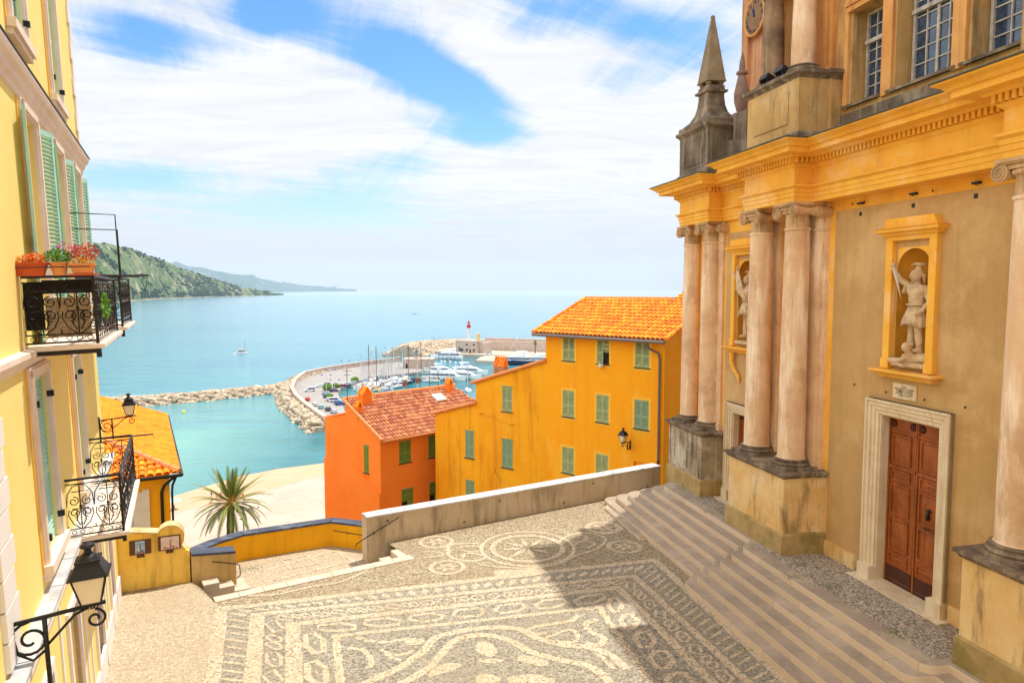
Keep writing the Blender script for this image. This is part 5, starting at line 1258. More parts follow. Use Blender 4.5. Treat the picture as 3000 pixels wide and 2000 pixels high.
mb.tube([S0+d*.45+nn+Vector((0,0,.42)),S0+d*1.02+nn+Vector((0,0,.24)),S1+nn+d*.07+Vector((0,0,.2)),S1+nn+d*.08+Vector((0,0,-.05)),S1+nn+d*-.0+Vector((0,0,-.12))],.013,6);mb.build('handrail',M_metal,sw)
# little stairs down to the landing
def ministeps(label,O,d,nn,w,n,run):
    e=empty('small_steps',label,'steps',Matrix.Identity(4),'short stone stairs to the lower landing')
    for k in range(n):
        a=O+d*(k*run);p=[a,a+d*(run+.02),a+d*(run+.02)+nn*w,a+nn*w];z=-.005-.15*k
        mb=MB();mb.prism([(q.x,q.y) for q in p],-.7,z);mb.build('step',M_slab,e,bevel=.01)
    return e
d=(kd*-1);ministeps('three pale stone steps at the left end of the parapet, going down to the landing',G(1200,1634)+kn*.05+kd*.15,d,kn,.75,3,.34)
ministeps('pale stone steps at the left side of the landing, below the stub wall',Vector((-7.35,16.2,0))+kd*-.0,kd,kn,.75,3,.34)
# sign wall with curved crest
sd=(SR-SL);SLn=sd.length;az=math.degrees(math.atan2(sd.x,sd.y));SF=Fr(az+90,(SL.x,SL.y,0));SM=SF.mat()
# frame x axis = normal+90 => points opposite; use own mapping
sw2=empty('sign_wall','ochre yellow wall with curved crest and two mounted pictures beside the yellow building','wall',SM)
sg=1 if SF.x.dot(sd)>0 else -1
X=lambda t:sg*t
prof=[(-.6,-.3),(-.6,1.5),(.35,1.36),(.75,1.3)]+[(1.14+.3*math.cos(R(a)),1.12+.3*math.sin(R(a))) for a in range(150,-50,-12)]+[(SLn-.08,.8),(SLn,.76),(SLn,-.3)]
mb=MB();mb.slab([(X(x),z) for x,z in prof],-.3,0);mb.build('wall_body',M_sign,sw2)
mb=MB();tp=prof[1:-2]
for i in range(len(tp)-1):
    a,b=tp[i],tp[i+1];mb.hexa([(X(a[0]),-.33,a[1]),(X(b[0]),-.33,b[1]),(X(b[0]),.03,b[1]),(X(a[0]),.03,a[1]),(X(a[0]),-.33,a[1]+.04),(X(b[0]),-.33,b[1]+.04),(X(b[0]),.03,b[1]+.04),(X(a[0]),.03,a[1]+.04)])
mb.build('coping',mat('rough_coping',(226,202,150),.9,.2,3,c2=(170,146,96),bump=.4),sw2)
def hs(px,py): return SF.hit(px,py,.0)
M_frame=mat('bronze_frame',(92,62,40),.5,.1,3)
for k,(a,b,cc) in enumerate((((378,1574),(444,1628),0),((462,1562),(530,1614),1))):
    p0=hs(*a);p1=hs(*b);x0,x1=sorted((p0.x,p1.x));zc=(p0.z+p1.z)/2;h=.17
    o=empty('framed_picture','framed painting of a church square under blue sky, left one on the sign wall' if k==0 else 'framed pale line drawing of a bell tower, right one on the sign wall','picture',SM,'framed pictures on the ochre wall')
    mb=MB();mb.box(x0,x1,.004,.03,zc-h,zc+h);mb.build('frame',M_frame,o)
    i0,i1=(x0+.13,x1-.12) if k==0 else (x0+.03,x1-.06)
    mb=MB();mb.box(i0,i1,.03,.034,zc-h+.02,zc+h-.02);mb.build('print',mat('art_sky' if k==0 else 'art_paper',(90,140,206) if k==0 else (226,206,196),.5,.2,9,c2=(226,232,240) if k==0 else (206,180,172)),o)
    mb=MB();w=i1-i0
    for q in range(5): mb.box(i0+w*(.1+.16*q),i0+w*(.22+.16*q),.034,.036,zc-h+.02,zc-h+.07+.03*(q%3)+(.12 if q==2 else 0))
    mb.build('print_buildings',mat('art_ochre' if k==0 else 'art_rose',(150,112,92) if k==0 else (206,150,136),.6,.4,20),o)
    mb=MB();mb.box((x0+x1)/2-.08,(x0+x1)/2+.08,.004,.02,zc-h-.08,zc-h-.01);mb.build('caption_plate',M_frame,o)
# floor lamp by the steps
pq=G(1880,1440);mb=MB();mb.box(-.12,.12,-.08,.08,0,.12)
e=empty('ground_light','small dark uplight box on the ground at the end of the steps','light',Matrix.Translation(pq));mb.build('housing',M_metal,e,bevel=.01);mb=MB();mb.box(-.09,.09,-.06,.06,.12,.126);mb.build('lens',M_glass,e)
# weeds : moss clumps
mb=MB()
random.seed(3)
for (px,py,z,n) in ((2050,1668,.0,50),(2085,1690,0,40),(2350,1655,.88,60),(2430,1715,.88,60),(2320,1690,.88,40),(2620,1850,.88,50),(2080,1500,.88,40),(745,1663,ZL,60),(880,1608,ZL,30),(705,1668,ZL,30),(1810,1700,0,20),(1990,1730,0,30),(625,1790,0,20),(2180,1905,0,30)):
    g=G(px,py,z)
    for _ in range(n):
        q=g+Vector((random.gauss(0,.12),random.gauss(0,.1),0));h=random.uniform(.01,.035);d=Vector((random.uniform(-1,1),random.uniform(-1,1),0)).normalized()*.015
        mb.add([q-d,q+d,q+Vector((random.uniform(-.02,.02),random.uniform(-.02,.02),h))],[(0,1,2)])
tag(mb.build('weeds',mat('weed_green',(110,140,50),.8,.2,20)),'tufts of green weeds between paving pebbles','grass',kind='stuff')

# ================================================================ TERRAIN, BEACH, SEA
mb=MB();nx,ny=60,60;vs=[]
def hz(x,y):
    if y<27: z=-1.0-6*max(0,min(1,(y-22)/5))
    elif y<40: z=-7-18*(y-27)/13
    elif y<84: z=-25
    elif y<105: z=-25-13.2*(y-84)/21
    else: z=-38.2-.6*(y-105)/40
    return z
for j in range(ny+1):
    y=-20+175*j/ny
    for i in range(nx+1): x=-170+400*i/nx;vs.append((x,y,hz(x,y) if not y>106 else max(-46,hz(x,y)-(0))))
fs=[]
for j in range(ny):
    for i in range(nx):
        y=-20+175*j/ny
        if y>108: continue
        fs.append((j*(nx+1)+i,j*(nx+1)+i+1,(j+1)*(nx+1)+i+1,(j+1)*(nx+1)+i))
mb.add(vs,fs);tag(mb.build('terrain',mat('dry_slope',(150,140,110),.95,.3,.2,c2=(100,110,70))),kind='structure')
WLn=[Vector(p) for p in ((-190,80),(-150,108),(-112,130),(-90,142),(-76.5,150.8),(-67.7,170),(-50,183),(-30,192),(0,202),(40,208),(100,212),(230,215))]
WLn=[Vector(p) for p in ((-190,112),(-140,120),(-105,134),(-88,143),(-76.5,150.8),(-72,160),(-67,170),(-60,177),(-50,183),(-30,190),(0,197),(60,204),(230,210))]
mb=MB();cols_=[(-6,-39.35),(-2,-39.08),(0,-38.98),(3,-38.85),(12,-38.6),(40,-38.0),(75,-37.6)];vs=[]
for i,p in enumerate(WLn):
    a=WLn[max(0,i-1)];b=WLn[min(len(WLn)-1,i+1)];d=(b-a).normalized();nn=Vector((d.y,-d.x))
    nn=(nn+Vector((0.25,-1)))*.5;nn.normalize()
    for o,z in cols_: vs.append((p.x+nn.x*o,p.y+nn.y*o,z))
m=len(cols_);mb.add(vs,[(i*m+k,(i+1)*m+k,(i+1)*m+k+1,i*m+k+1) for i in range(len(WLn)-1) for k in range(m-1)])
mw=MB();m=len(cols_);bv=mb.v;mw.add([tuple(Vector(bv[i*m+a]).lerp(Vector(bv[i*m+b]),t)+Vector((0,0,.03))) for i in range(len(WLn)) for a,b,t in ((1,2,0),(2,3,0),(3,4,.25),(4,5,.12*(1+math.sin(i*1.3))))],[(i*4+k,(i+1)*4+k,(i+1)*4+k+1,i*4+k+1) for i in range(len(WLn)-1) for k in range(3)])
tag(mw.build('wet_sand',mat('wet_sand_mat',(196,158,124),.7,.05,.1,c2=(202,170,140),bump=.2,bscale=5)),kind='structure')
tag(mb.build('beach',mat('pale_shingle_sand',(196,174,158),.9,.08,.15,c2=(180,154,134),bump=.2,bscale=4,patch=(176,156,140),pamt=.6,pscale=.3,fine=.06),smooth=True),kind='structure')
# sea
def sea_mat():
    m=bpy.data.materials.new('sea_water');m.use_nodes=True;nt=m.node_tree;N=nt.nodes;L=nt.links;b=N['Principled BSDF']
    b.inputs['Roughness'].default_value=.12;b.inputs['IOR'].default_value=1.33
    tc=N.new('ShaderNodeTexCoord');sp=N.new('ShaderNodeSeparateXYZ');L.new(tc.outputs['Object'],sp.inputs[0])
    def mr(v,a,bb,lo=0,hi=1):
        r=N.new('ShaderNodeMapRange');L.new(v,r.inputs[0]);r.inputs[1].default_value=a;r.inputs[2].default_value=bb;r.inputs[3].default_value=lo;r.inputs[4].default_value=hi;return r.outputs[0]
    def mix(f,a,bb):
        x=N.new('ShaderNodeMix');x.data_type='RGBA';L.new(f,x.inputs[0])
        for i,v in ((6,a),(7,bb)):
            if isinstance(v,tuple): x.inputs[i].default_value=v
            else: L.new(v,x.inputs[i])
        return x.outputs[2]
    def nz(s,sc,det=5,rg=.6):
        mp=N.new('ShaderNodeMapping');mp.inputs['Scale'].default_value=sc;L.new(tc.outputs['Object'],mp.inputs[0]);n=N.new('ShaderNodeTexNoise');n.inputs['Scale'].default_value=s;n.inputs['Detail'].default_value=det;n.inputs['Roughness'].default_value=rg;L.new(mp.outputs[0],n.inputs['Vector']);return n.outputs[0]
    # shallow bay -> open water
    c=mix(mr(sp.outputs[1],150,215),lin((146,184,166)),lin((108,170,160)))
    c=mix(mr(sp.outputs[1],225,320),c,lin((80,146,160)))
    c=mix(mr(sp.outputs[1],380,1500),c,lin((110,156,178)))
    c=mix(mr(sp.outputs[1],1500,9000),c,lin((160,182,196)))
    # harbour basin deeper green
    hx=mr(sp.outputs[0],-100,-60);hy=mr(sp.outputs[1],330,300);hy2=mr(sp.outputs[1],620,560)
    mu=N.new('ShaderNodeMath');mu.operation='MULTIPLY';L.new(hx,mu.inputs[0]);L.new(hy2,mu.inputs[1])
    c=mix(mu.outputs[0],c,lin((24,108,116)))
    n1=nz(.02,(1,2.2,1),6,.65);c=mix(mr(n1,.42,.7,0,.55),c,lin((90,158,166)))
    n2=nz(.006,(.6,2.6,1),5,.6);c=mix(mr(n2,.47,.6,0,.6),c,lin((76,136,158)))
    L.new(c,b.inputs['Base Color'])
    w=nz(.55,(1,1.6,1),6,.6);w2=nz(.09,(.5,1.8,1),3,.5)
    ad=N.new('ShaderNodeMath');ad.operation='MULTIPLY_ADD';L.new(w2,ad.inputs[0]);ad.inputs[1].default_value=3.5;L.new(w,ad.inputs[2])
    bp=N.new('ShaderNodeBump');bp.inputs['Strength'].default_value=.5;bp.inputs['Distance'].default_value=.45;L.new(ad.outputs[0],bp.inputs['Height']);L.new(bp.outputs[0],b.inputs['Normal'])
    return m
mb=MB();E=70000;mb.poly([(-E,60,SEA),(E,60,SEA),(E,E,SEA),(-E,E,SEA)]);tag(mb.build('sea',sea_mat()),kind='structure')
# ---------------- rocks
M_rock=mat('breakwater_rock',(206,188,164),.9,.25,.5,c2=(150,130,106),isl=.25,bump=.4,bscale=2,coords='Object')
def rockmesh(seed):
    rnd=random.Random(seed);bm=bmesh.new();bmesh.ops.create_icosphere(bm,subdivisions=1,radius=1)
    for v in bm.verts: v.co*=rnd.uniform(.7,1.15);v.co.x*=1.25;v.co.z*=.75
    r=([tuple(v.co) for v in bm.verts],[tuple(v.index for v in f.verts) for f in bm.faces]);bm.free();return r
RK=[rockmesh(i) for i in range(8)]
def rocks(mb,pts,w,top,n,sz,rnd):
    P=[Vector(p) for p in pts];seg=[(P[i+1]-P[i]).length for i in range(len(P)-1)];T=sum(seg)
    for _ in range(n):
        t=rnd.random()*T;i=0
        while t>seg[i]: t-=seg[i];i+=1
        d=(P[i+1]-P[i]).normalized();q=P[i]+d*t;nn=Vector((-d.y,d.x));u=rnd.uniform(-1,1);c=q+nn*u*w/2
        z=SEA+top*(1-max(0,abs(u)-.25)/.75*1.1)-.2+rnd.uniform(-.3,.3);vs,fs=rnd.choice(RK);s=sz*rnd.uniform(.7,1.3);M=Matrix.Translation((c.x,c.y,z))@Matrix.Rotation(rnd.uniform(0,6.3),4,'Z')@Matrix.Rotation(rnd.uniform(-.6,.6),4,'X')@Matrix.Scale(s,4)
        mb.add([M@Vector(v) for v in vs],fs)
rnd=random.Random(5)
def core(mb,pts,w,top):
    P=[Vector(p) for p in pts]
    for i in range(len(P)-1):
        d=(P[i+1]-P[i]).normalized();nn=Vector((-d.y,d.x));q=[]
        for z,k in ((SEA-1,.5),(SEA+top*.8,.2)):
            for p,s in ((P[i]-d*w*.1,-1),(P[i+1]+d*w*.1,-1),(P[i+1]+d*w*.1,1),(P[i]-d*w*.1,1)): c=p+nn*s*w*k;q.append((c.x,c.y,z))
        mb.hexa(q)
S=lambda x,y,z=SEA:G(x,y,z)
mb=MB();core(mb,[(-185,268),(-140,285),(-108,314),(-104,328)],10,2.4);rocks(mb,[(-185,268),(-140,285),(-108,314),(-104,328)],11,2.8,1400,1.35,rnd)
tag(mb.build('breakwater_rocks',M_rock),'pale boulders of the low breakwater closing the beach bay','rocks',kind='stuff')
cw=[S(*p) for p in ((970,1262),(930,1232),(895,1205),(872,1182),(860,1160),(868,1135),(895,1112),(950,1098),(1020,1086),(1090,1076),(1160,1067))]
mb=MB();off=[]
for i,p in enumerate(cw):
    a=cw[max(0,i-1)];b=cw[min(len(cw)-1,i+1)];d=(b-a).normalized();off.append(p+Vector((-d.y,d.x,0))*(3.6 if i<6 else 2))
core(mb,[(p.x,p.y) for p in off[:8]],7,2.2);rocks(mb,[(p.x,p.y) for p in off[:8]],8,2.8,1100,1.2,rnd)
tag(mb.build('quay_rocks',M_rock),'boulders heaped outside the curved car park wall','rocks',kind='stuff')
mb=MB();tip=[S(1160,1044),S(1200,1032),S(1260,1025),S(1340,1022)];core(mb,[(p.x+6,p.y+4) for p in tip],30,5.6);rocks(mb,[(p.x+6,p.y+4) for p in tip],30,6.0,1500,2.6,rnd)
tag(mb.build('harbour_rocks',M_rock),'boulder mound at the end of the outer harbour arm','rocks',kind='stuff')
# ---------------- harbour quays
M_quay=mat('quay_concrete',(196,182,164),.9,.12,.1,c2=(172,158,140));M_asph=mat('pale_asphalt',(160,156,152),.9,.1,.15,c2=(150,142,136));M_hwall=mat('harbour_stone_wall',(208,188,172),.9,.2,.5,c2=(176,154,140),bump=.3,bscale=3)
QZ=SEA+1.6
inner=[S(1080,1290),S(1010,1215),S(990,1162),S(1000,1143),S(1045,1127),S(1100,1114),S(1160,1106),S(1230,1098),S(1242,1086),S(1235,1075)]
qp=[(p.x,p.y) for p in cw]+[(p.x,p.y) for p in inner[::-1]]
mb=MB();mb.prism(qp,SEA-3,QZ);tag(mb.build('quay',M_asph),kind='structure')
e=empty('sea_wall','curved pale sea wall round the harbour car park','wall',Matrix.Identity(4));mb=MB();mc=MB()
W=cw+[S(1175,1064)]
for i in range(len(W)-1):
    a,b=W[i],W[i+1];d=(b-a).normalized();n0=Vector((-d.y,d.x,0))*1.2;h=QZ+2.3
    mb.hexa([(a.x,a.y,SEA),(b.x,b.y,SEA),(b.x+n0.x,b.y+n0.y,SEA),(a.x+n0.x,a.y+n0.y,SEA),(a.x,a.y,h),(b.x,b.y,h),(b.x+n0.x,b.y+n0.y,h),(a.x+n0.x,a.y+n0.y,h)])
    n1=n0*1.15;mc.hexa([(a.x-n0.x*.1,a.y-n0.y*.1,h+.01),(b.x-n0.x*.1,b.y-n0.y*.1,h+.01),(b.x+n1.x,b.y+n1.y,h+.01),(a.x+n1.x,a.y+n1.y,h+.01),(a.x-n0.x*.1,a.y-n0.y*.1,h+.25),(b.x-n0.x*.1,b.y-n0.y*.1,h+.25),(b.x+n1.x,b.y+n1.y,h+.25),(a.x+n1.x,a.y+n1.y,h+.25)])
mb.build('wall_body',M_hwall,e);mc.build('coping',M_slab,e)
j=S(1190,1088);e=empty('jetty_block','square stone blockhouse with dark doorway at the end of the car park jetty','building',Matrix.Translation((j.x+3,j.y+4,0)))
mb=MB();mb.box(-5,12,-2,9,SEA,QZ+5);mb.box(-5.3,12.3,-2.3,9.3,QZ+5,QZ+5.3);mb.build('wall',M_hwall,e);mb=MB();mb.box(-4,-2.4,-2.05,-1.9,QZ,QZ+2.6);mb.build('door',M_dk,e)
e2=empty('harbour_beacon','slim green bronze figure on a plinth over the jetty blockhouse','statue',Matrix.Translation((j.x+5,j.y+6,QZ+5.3)));mb=MB();mb.box(-1.2,1.2,-1.2,1.2,0,1.2);mb.build('plinth',M_hwall,e2)
mb=MB();mb.capsule((0,0,1.3),.45,(0,0,3.4),.5,8);mb.capsule((0,0,3.4),.5,(0,0,4.8),.35,8);mb.sphere((0,0,5.6),.42,8,6);mb.capsule((.3,0,4.6),.2,(.9,.2,3.6),.15,6);mb.capsule((-.3,0,4.6),.2,(-.6,-.2,3.5),.15,6);fuse(mb.build('figure',mat('bronze_green',(96,140,142),.6,.2,1),e2),.14)
# outer arm : quay, wall, harbour office, lighthouse, tank
mb=MB();q=[S(1335,1046),S(1500,1050),S(1640,1052),S(1760,1052),S(1760,1020),S(1335,1020)];mb.prism([(p.x,p.y) for p in q],SEA-3,SEA+2.2);q=[S(1393,1063),S(1470,1066),S(1560,1048),S(1500,1040),S(1410,1052)];mb.prism([(p.x,p.y) for p in q],SEA-3,SEA+1.7);q=[S(1270,1036),S(1335,1040),S(1335,1022),S(1280,1028)];mb.prism([(p.x,p.y) for p in q],SEA-3,SEA+2);tag(mb.build('outer_quay',M_quay),kind='structure')
a=S(1415,1033);b=S(1640,1042);e=empty('harbour_wall','long high stone wall along the outer harbour arm','wall',Matrix.Identity(4));b=a+(b-a)*2.2
d=(b-a).normalized();n0=Vector((-d.y,d.x,0));mb=MB();mb.hexa([*(Vector((p.x,p.y,SEA)) for p in (a,b,b+n0*6,a+n0*6)),*(Vector((p.x,p.y,SEA+9)) for p in (a,b,b+n0*6,a+n0*6))]);m2=n0*3;mb.hexa([*(Vector((p.x,p.y,SEA+9)) for p in (a+m2,b+m2,b+n0*6,a+n0*6)),*(Vector((p.x,p.y,SEA+11)) for p in (a+m2,b+m2,b+n0*6,a+n0*6))]);mb.build('wall_body',M_hwall,e)
a=S(1335,1041);b=S(1398,1044);d=(b-a).normalized();az=math.degrees(math.atan2(d.x,d.y));OF=Fr(az+90,(a.x,a.y,SEA+2.2))
L=(b-a).length;mb=MB();e=empty('harbour_office','square stone harbour office with arched windows under the red lighthouse','building',OF.mat());sx=1 if OF.x.dot(d)>0 else -1
X=lambda t:sx*t
mb.box(X(0),X(L),-14,0,-3,8.2);mb.box(X(-.2),X(L+.2),-14.2,.15,8.2,8.5);mb.box(X(L),X(L+4),-14,-3,-3,7.4);mb.build('wall',M_hwall,e)
for (x,z,w,h) in ((L*.52,5.2,.9,1.3),(L*.85,5.2,.9,1.3),(L*.52,1.2,.9,1.8),(L*.85,1.2,.9,1.8)):
    mb=MB();mb.slab([(X(x-w),z),(X(x+w),z),(X(x+w),z+h*.6),(X(x+w*.6),z+h),(X(x-w*.6),z+h),(X(x-w),z+h*.6)],.0,.06);mb.build('window',M_glass,e)
mb=MB();mb.box(X(L*.68-.5),X(L*.68+.5),0,.08,0,2.6);mb.build('door',M_dk,e);mb=MB();mb.box(X(L*.14),X(L*.36),0,.08,1,3.2);mb.box(X(L*.12),X(L*.18),0,.5,3.6,3.9);mb.build('shop_window',M_glass,e)
lp=OF.w(X(L*.42),-6,8.5);e=empty('lighthouse','white harbour lighthouse with red lantern room','lighthouse',Matrix.Translation(lp));M_redp=mat('lighthouse_red',(220,36,60),.5,.05,1)
mb=MB();mb.lathe([(1.15,0),(1.1,.4),(.95,.5),(.75,9)],(0,0,0),14);mb.build('tower',M_white,e,smooth=True,auto=40)
mb=MB();mb.lathe([(.8,8.6),(1.5,9.3),(1.5,10.6),(1.45,10.6),(1.4,9.4),(.001,9.4)],(0,0,0),14)
mb.lathe([(1.0,12.3),(.9,12.6),(.35,13.6),(.1,13.8),(.08,14.4),(.001,14.5)],(0,0,0),14);
for k in range(8): mb.tube([(.85*math.cos(k*.785),.85*math.sin(k*.785),10.4),(.85*math.cos(k*.785),.85*math.sin(k*.785),12.4)],.07,4)
mb.build('lantern_room',M_redp,e);mb=MB();mb.lathe([(.5,9.6),(.5,12.2)],(0,0,0),10);mb.build('lens',M_glass2,e)
tp=OF.w(X(L*.86),-6,8.4);e=empty('water_tank','sand coloured cylindrical tank on the harbour office roof','tank',Matrix.Translation(tp));mb=MB();mb.lathe([(1.7,0),(1.7,.3),(1.55,.3),(1.55,4.6),(1.75,4.7),(1.75,5.1),(1.5,5.1),(.001,5.15)],(0,0,0),18);mb.build('drum',mat('sand_tank',(236,208,160),.8,.08,1),e,smooth=True,auto=40)
# ================================================================ BOATS
M_hull=mat('white_hull',(246,248,250),.3,.03,1,spec=.5);M_navy=mat('navy_hull',(28,48,84),.25,.05,1,spec=.5);M_deck=mat('pale_deck',(228,218,200),.7,.08,2)
M_mast=mat('alloy_mast',(226,226,224),.5,.05,1);M_cover=mat('blue_sail_cover',(40,80,160),.8,.1,1);M_wmast=mat('varnished_mast',(150,92,60),.6,.1,1);M_yhull=mat('yellow_hull',(240,190,60),.4,.05,1)
def hull(mb,L,B,Hh,bow=.55,flare=.12):
    n=9;vs=[];m=5
    for i in range(n):
        t=i/(n-1);w=B/2*(min(1,(1-t)/(1-bow))**.75 if t>bow else 1-.12*(1-t/bow));x=-L/2+L*t;sh=Hh*(1+.35*t*t)
        w=max(w,.03)
        for (yy,zz) in ((-w,sh),(-w*.88,sh*.35),(0,-.4*Hh if t<.95 else 0),(w*.88,sh*.35),(w,sh)): vs.append((x+(flare*L*.5*(zz/sh) if t>.9 else 0),yy,zz))
    fs=[(i*m+k,(i+1)*m+k,(i+1)*m+k+1,i*m+k+1) for i in range(n-1) for k in range(m-1)]+[tuple(range(m))]
    mb.add(vs,fs)
    mb.add([vs[i*m] for i in range(n)]+[vs[i*m+4] for i in range(n)],[(i,i+1,n+i+1,n+i) for i in range(n-1)])
def sailboat(L,mh,cover,hm,dark=False):
    e=empty('sailboat','','sailboat',Matrix.Identity(4),'sailing boats moored in the harbour')
    mb=MB();hull(mb,L,L*.3,L*.1);mb.build('hull',hm,e)
    mb=MB();mb.frus(0,0,L*.1,L*.155,L*.2,L*.09,L*.16,L*.07);mb.box(-L*.38,-L*.22,-L*.09,L*.09,L*.1,L*.115);mb.build('cabin',M_deck,e)
    mb=MB();mb.box(-L*.16,L*.14,-L*.083,-L*.078,L*.115,L*.14);mb.box(-L*.16,L*.14,L*.078,L*.083,L*.115,L*.14);mb.build('cabin_window',M_glass,e)
    mm=M_wmast if dark else M_mast
    mb=MB();mb.tube([(L*.08,0,L*.1),(L*.08,0,mh)],.17,5);mb.tube([(L*.08,-L*.08,mh*.6),(L*.08,L*.08,mh*.6)],.05,4);mb.tube([(L*.08,0,L*.2),(-L*.34,0,L*.19)],.09,5);mb.build('mast',mm,e)
    mb=MB();mb.capsule((L*.05,0,L*.215),.2,(-L*.32,0,L*.205),.15,7);mb.build('sail_cover',cover,e)
    mb=MB()
    for p in ((L*.5,0),(-L*.48,0),(L*.06,L*.14),(L*.06,-L*.14)): mb.tube([(p[0],p[1],L*.12),(L*.08,0,mh*.97)],.022,3)
    mb.build('rigging',M_metal,e)
    return e
def yacht(L,hm,fly=True):
    e=empty('motor_yacht','','motor yacht',Matrix.Identity(4),'motor yachts moored in the harbour')
    B=L*.26;h=L*.12
    mb=MB();hull(mb,L,B,h,.5,.1);mb.build('hull',hm,e)
    mb=MB();mb.frus(-L*.06,0,h,h*1.75,L*.34,B*.42,L*.26,B*.36);mb.hexa([(L*.2,-B*.36,h),(L*.4,-B*.2,h*1.1),(L*.4,B*.2,h*1.1),(L*.2,B*.36,h),(L*.18,-B*.33,h*1.7),(L*.22,-B*.2,h*1.6),(L*.22,B*.2,h*1.6),(L*.18,B*.33,h*1.7)])
    mb.box(-L*.44,L*.18,-B*.4,B*.4,h*1.75,h*1.85);mb.build('deckhouse',M_hull,e)
    mb=MB();mb.frus(-L*.06,0,h*1.22,h*1.6,L*.325,B*.43,L*.29,B*.385);mb.build('window_band',M_glass,e)
    if fly:
        mb=MB();mb.frus(-L*.1,0,h*1.85,h*2.25,L*.18,B*.33,L*.12,B*.28);mb.hexa([(-L*.26,-B*.35,h*1.85),(-L*.2,-B*.35,h*1.85),(-L*.2,B*.35,h*1.85),(-L*.26,B*.35,h*1.85),(-L*.22,-B*.28,h*2.9),(-L*.17,-B*.28,h*2.9),(-L*.17,B*.28,h*2.9),(-L*.22,B*.28,h*2.9)])
        mb.tube([(-L*.2,0,h*2.9),(-L*.21,0,h*3.7)],.06,4);mb.box(-L*.3,-L*.02,-B*.3,B*.3,h*2.88,h*2.95);mb.build('flybridge',M_hull,e)
    mb=MB()
    for k in range(5): mb.sphere((-L*.3+L*.13*k,-B*.5,h*.55),(.22,.16,.5),6,4);mb.sphere((-L*.3+L*.13*k,B*.5,h*.55),(.22,.16,.5),6,4)
    mb.build('fender',M_navy,e)
    return e
def place(o,px,py,rz,lab,z=SEA,s=None):
    g=G(px,py,z);o.location=g;o.rotation_euler=(0,0,R(rz));o['label']=lab
    if s:o.scale=(s,s,s)
    return o
sA=sailboat(11,17,M_cover,M_hull);sB=sailboat(9,13,M_navy,M_hull);sC=sailboat(12,20,M_hull,M_navy,True);sD=sailboat(8,11,M_yhull,M_yhull)
base={'A':sA,'B':sB,'C':sC,'D':sD};used=set()
def put(k,px,py,rz,lab,s=1):
    b=base[k]
    o=b if k not in used else copy_tree(b)
    used.add(k);return place(o,px,py,rz,lab,SEA,s)
ZA=lambda x,y:(1080+x*.15306,980+y*.15306)
SB=[('A',45,900,70,'white sailing boat at the left end of the mooring row, tall paired mast'),('C',125,1050,60,'dark masted sailing boat, leftmost near row in front of the yellow striped boats'),('B',250,930,75,'small sailing boat behind the left of the row, single silver mast'),
('A',330,930,80,'white sailing boat with the tallest silver mast in the row'),('B',350,990,65,'white sloop just right of the tallest mast, nearer the roof'),('A',475,870,80,'white sailing boat with blue sail cover alongside the quay'),('B',560,1010,60,'white sloop with bow toward the open basin, right of the blue sail cover boat'),
('C',745,940,65,'sailing boat with blue hull and low white cabin, middle of the row'),('A',640,880,75,'white sailing boat moored behind the middle of the row'),('C',1040,890,175,'dark hulled sailing boat lying broadside at the quay end'),('B',1190,905,175,'white open sloop moored beside the motor yachts'),('D',60,1060,20,'yellow hulled boat at the left of the basin'),('D',230,1080,15,'yellow hulled boat near the chimney of the red orange house'),('B',-60,960,60,'small white sailing boat close to the car park wall'),('A',-160,990,70,'white sailing boat moored furthest left against the car park'),('B',1900,1080,100,'sailing boat with blue awning just beyond the golden gable'),('A',420,1160,40,'white sailing boat mostly hidden behind the ridge of the terracotta roof'),
('A',180,960,72,'white sloop squeezed between the dark mast and the left masts'),('B',285,1010,68,'white sloop in the second line left of the tallest mast'),('B',410,950,78,'white sloop right of the tallest mast, stern to the quay'),('A',690,860,80,'white sailing boat with blue cover at the right end of the row'),('B',-110,1040,50,'small white sailing boat by the rocks below the car park'),('C',-20,1000,55,'blue hulled sailing boat by the car park, left of the twin masts'),('B',960,1120,150,'white sailing boat lying alone in the basin before the ridge tiles'),('A',1560,1060,120,'white sailing boat in the basin near the satellite dishes')]
for k,x,y,rz,lab in SB: put(k,*ZA(x,y),rz,lab)
yA=yacht(17,M_hull);yB=yacht(24,M_navy);yu=set()
def puty(b,px,py,rz,lab,s=1):
    o=b if b.name not in yu else copy_tree(b);yu.add(b.name);return place(o,px,py,rz,lab,SEA,s)
Z3=lambda x,y:(1150+x*.1913,940+y*.1913)
for x,y,rz,lab,s in ((830,915,-12,'large white motor yacht with dark wheelhouse windows, nearest of the moored yachts',1.15),(1080,900,-14,'white motor yacht with slanted windows behind the nearest yacht',1.1),(1180,830,-14,'white motor yacht with its bow towards the outer arm, third in the row',1.15),(760,800,-10,'white motor yacht with radar arch behind the row of yachts',.9),(2180,640,170,'white sports yacht at the right beside the blue hulled yacht',1.0),(560,820,5,'small white motor cruiser with dark canopy at the quay',.6),(420,600,0,'x',.3)):
    if lab=='x': continue
    puty(yA,*Z3(x,y),rz,lab,s)
puty(yA,*Z3(830,590),168,'white motor yacht with blue fenders moored alone by the outer breakwater',1.25)
puty(yB,*Z3(1890,670),166,'big blue hulled motor yacht with white flybridge by the outer quay',1.0)
for x,y,rz,lab in ((700,860,5,'small white launch moored between the quay and the yachts'),(260,940,70,'small white launch in the middle of the crowded row'),(150,1010,70,'small white motor launch near the yellow boats'),(0,1100,40,'white launch below the car park rocks'),(1450,590,0,'white launch on the small outer pier')):
    puty(yA,*(ZA(x,y) if x<1400 else Z3(x,y)),rz,lab,.42)
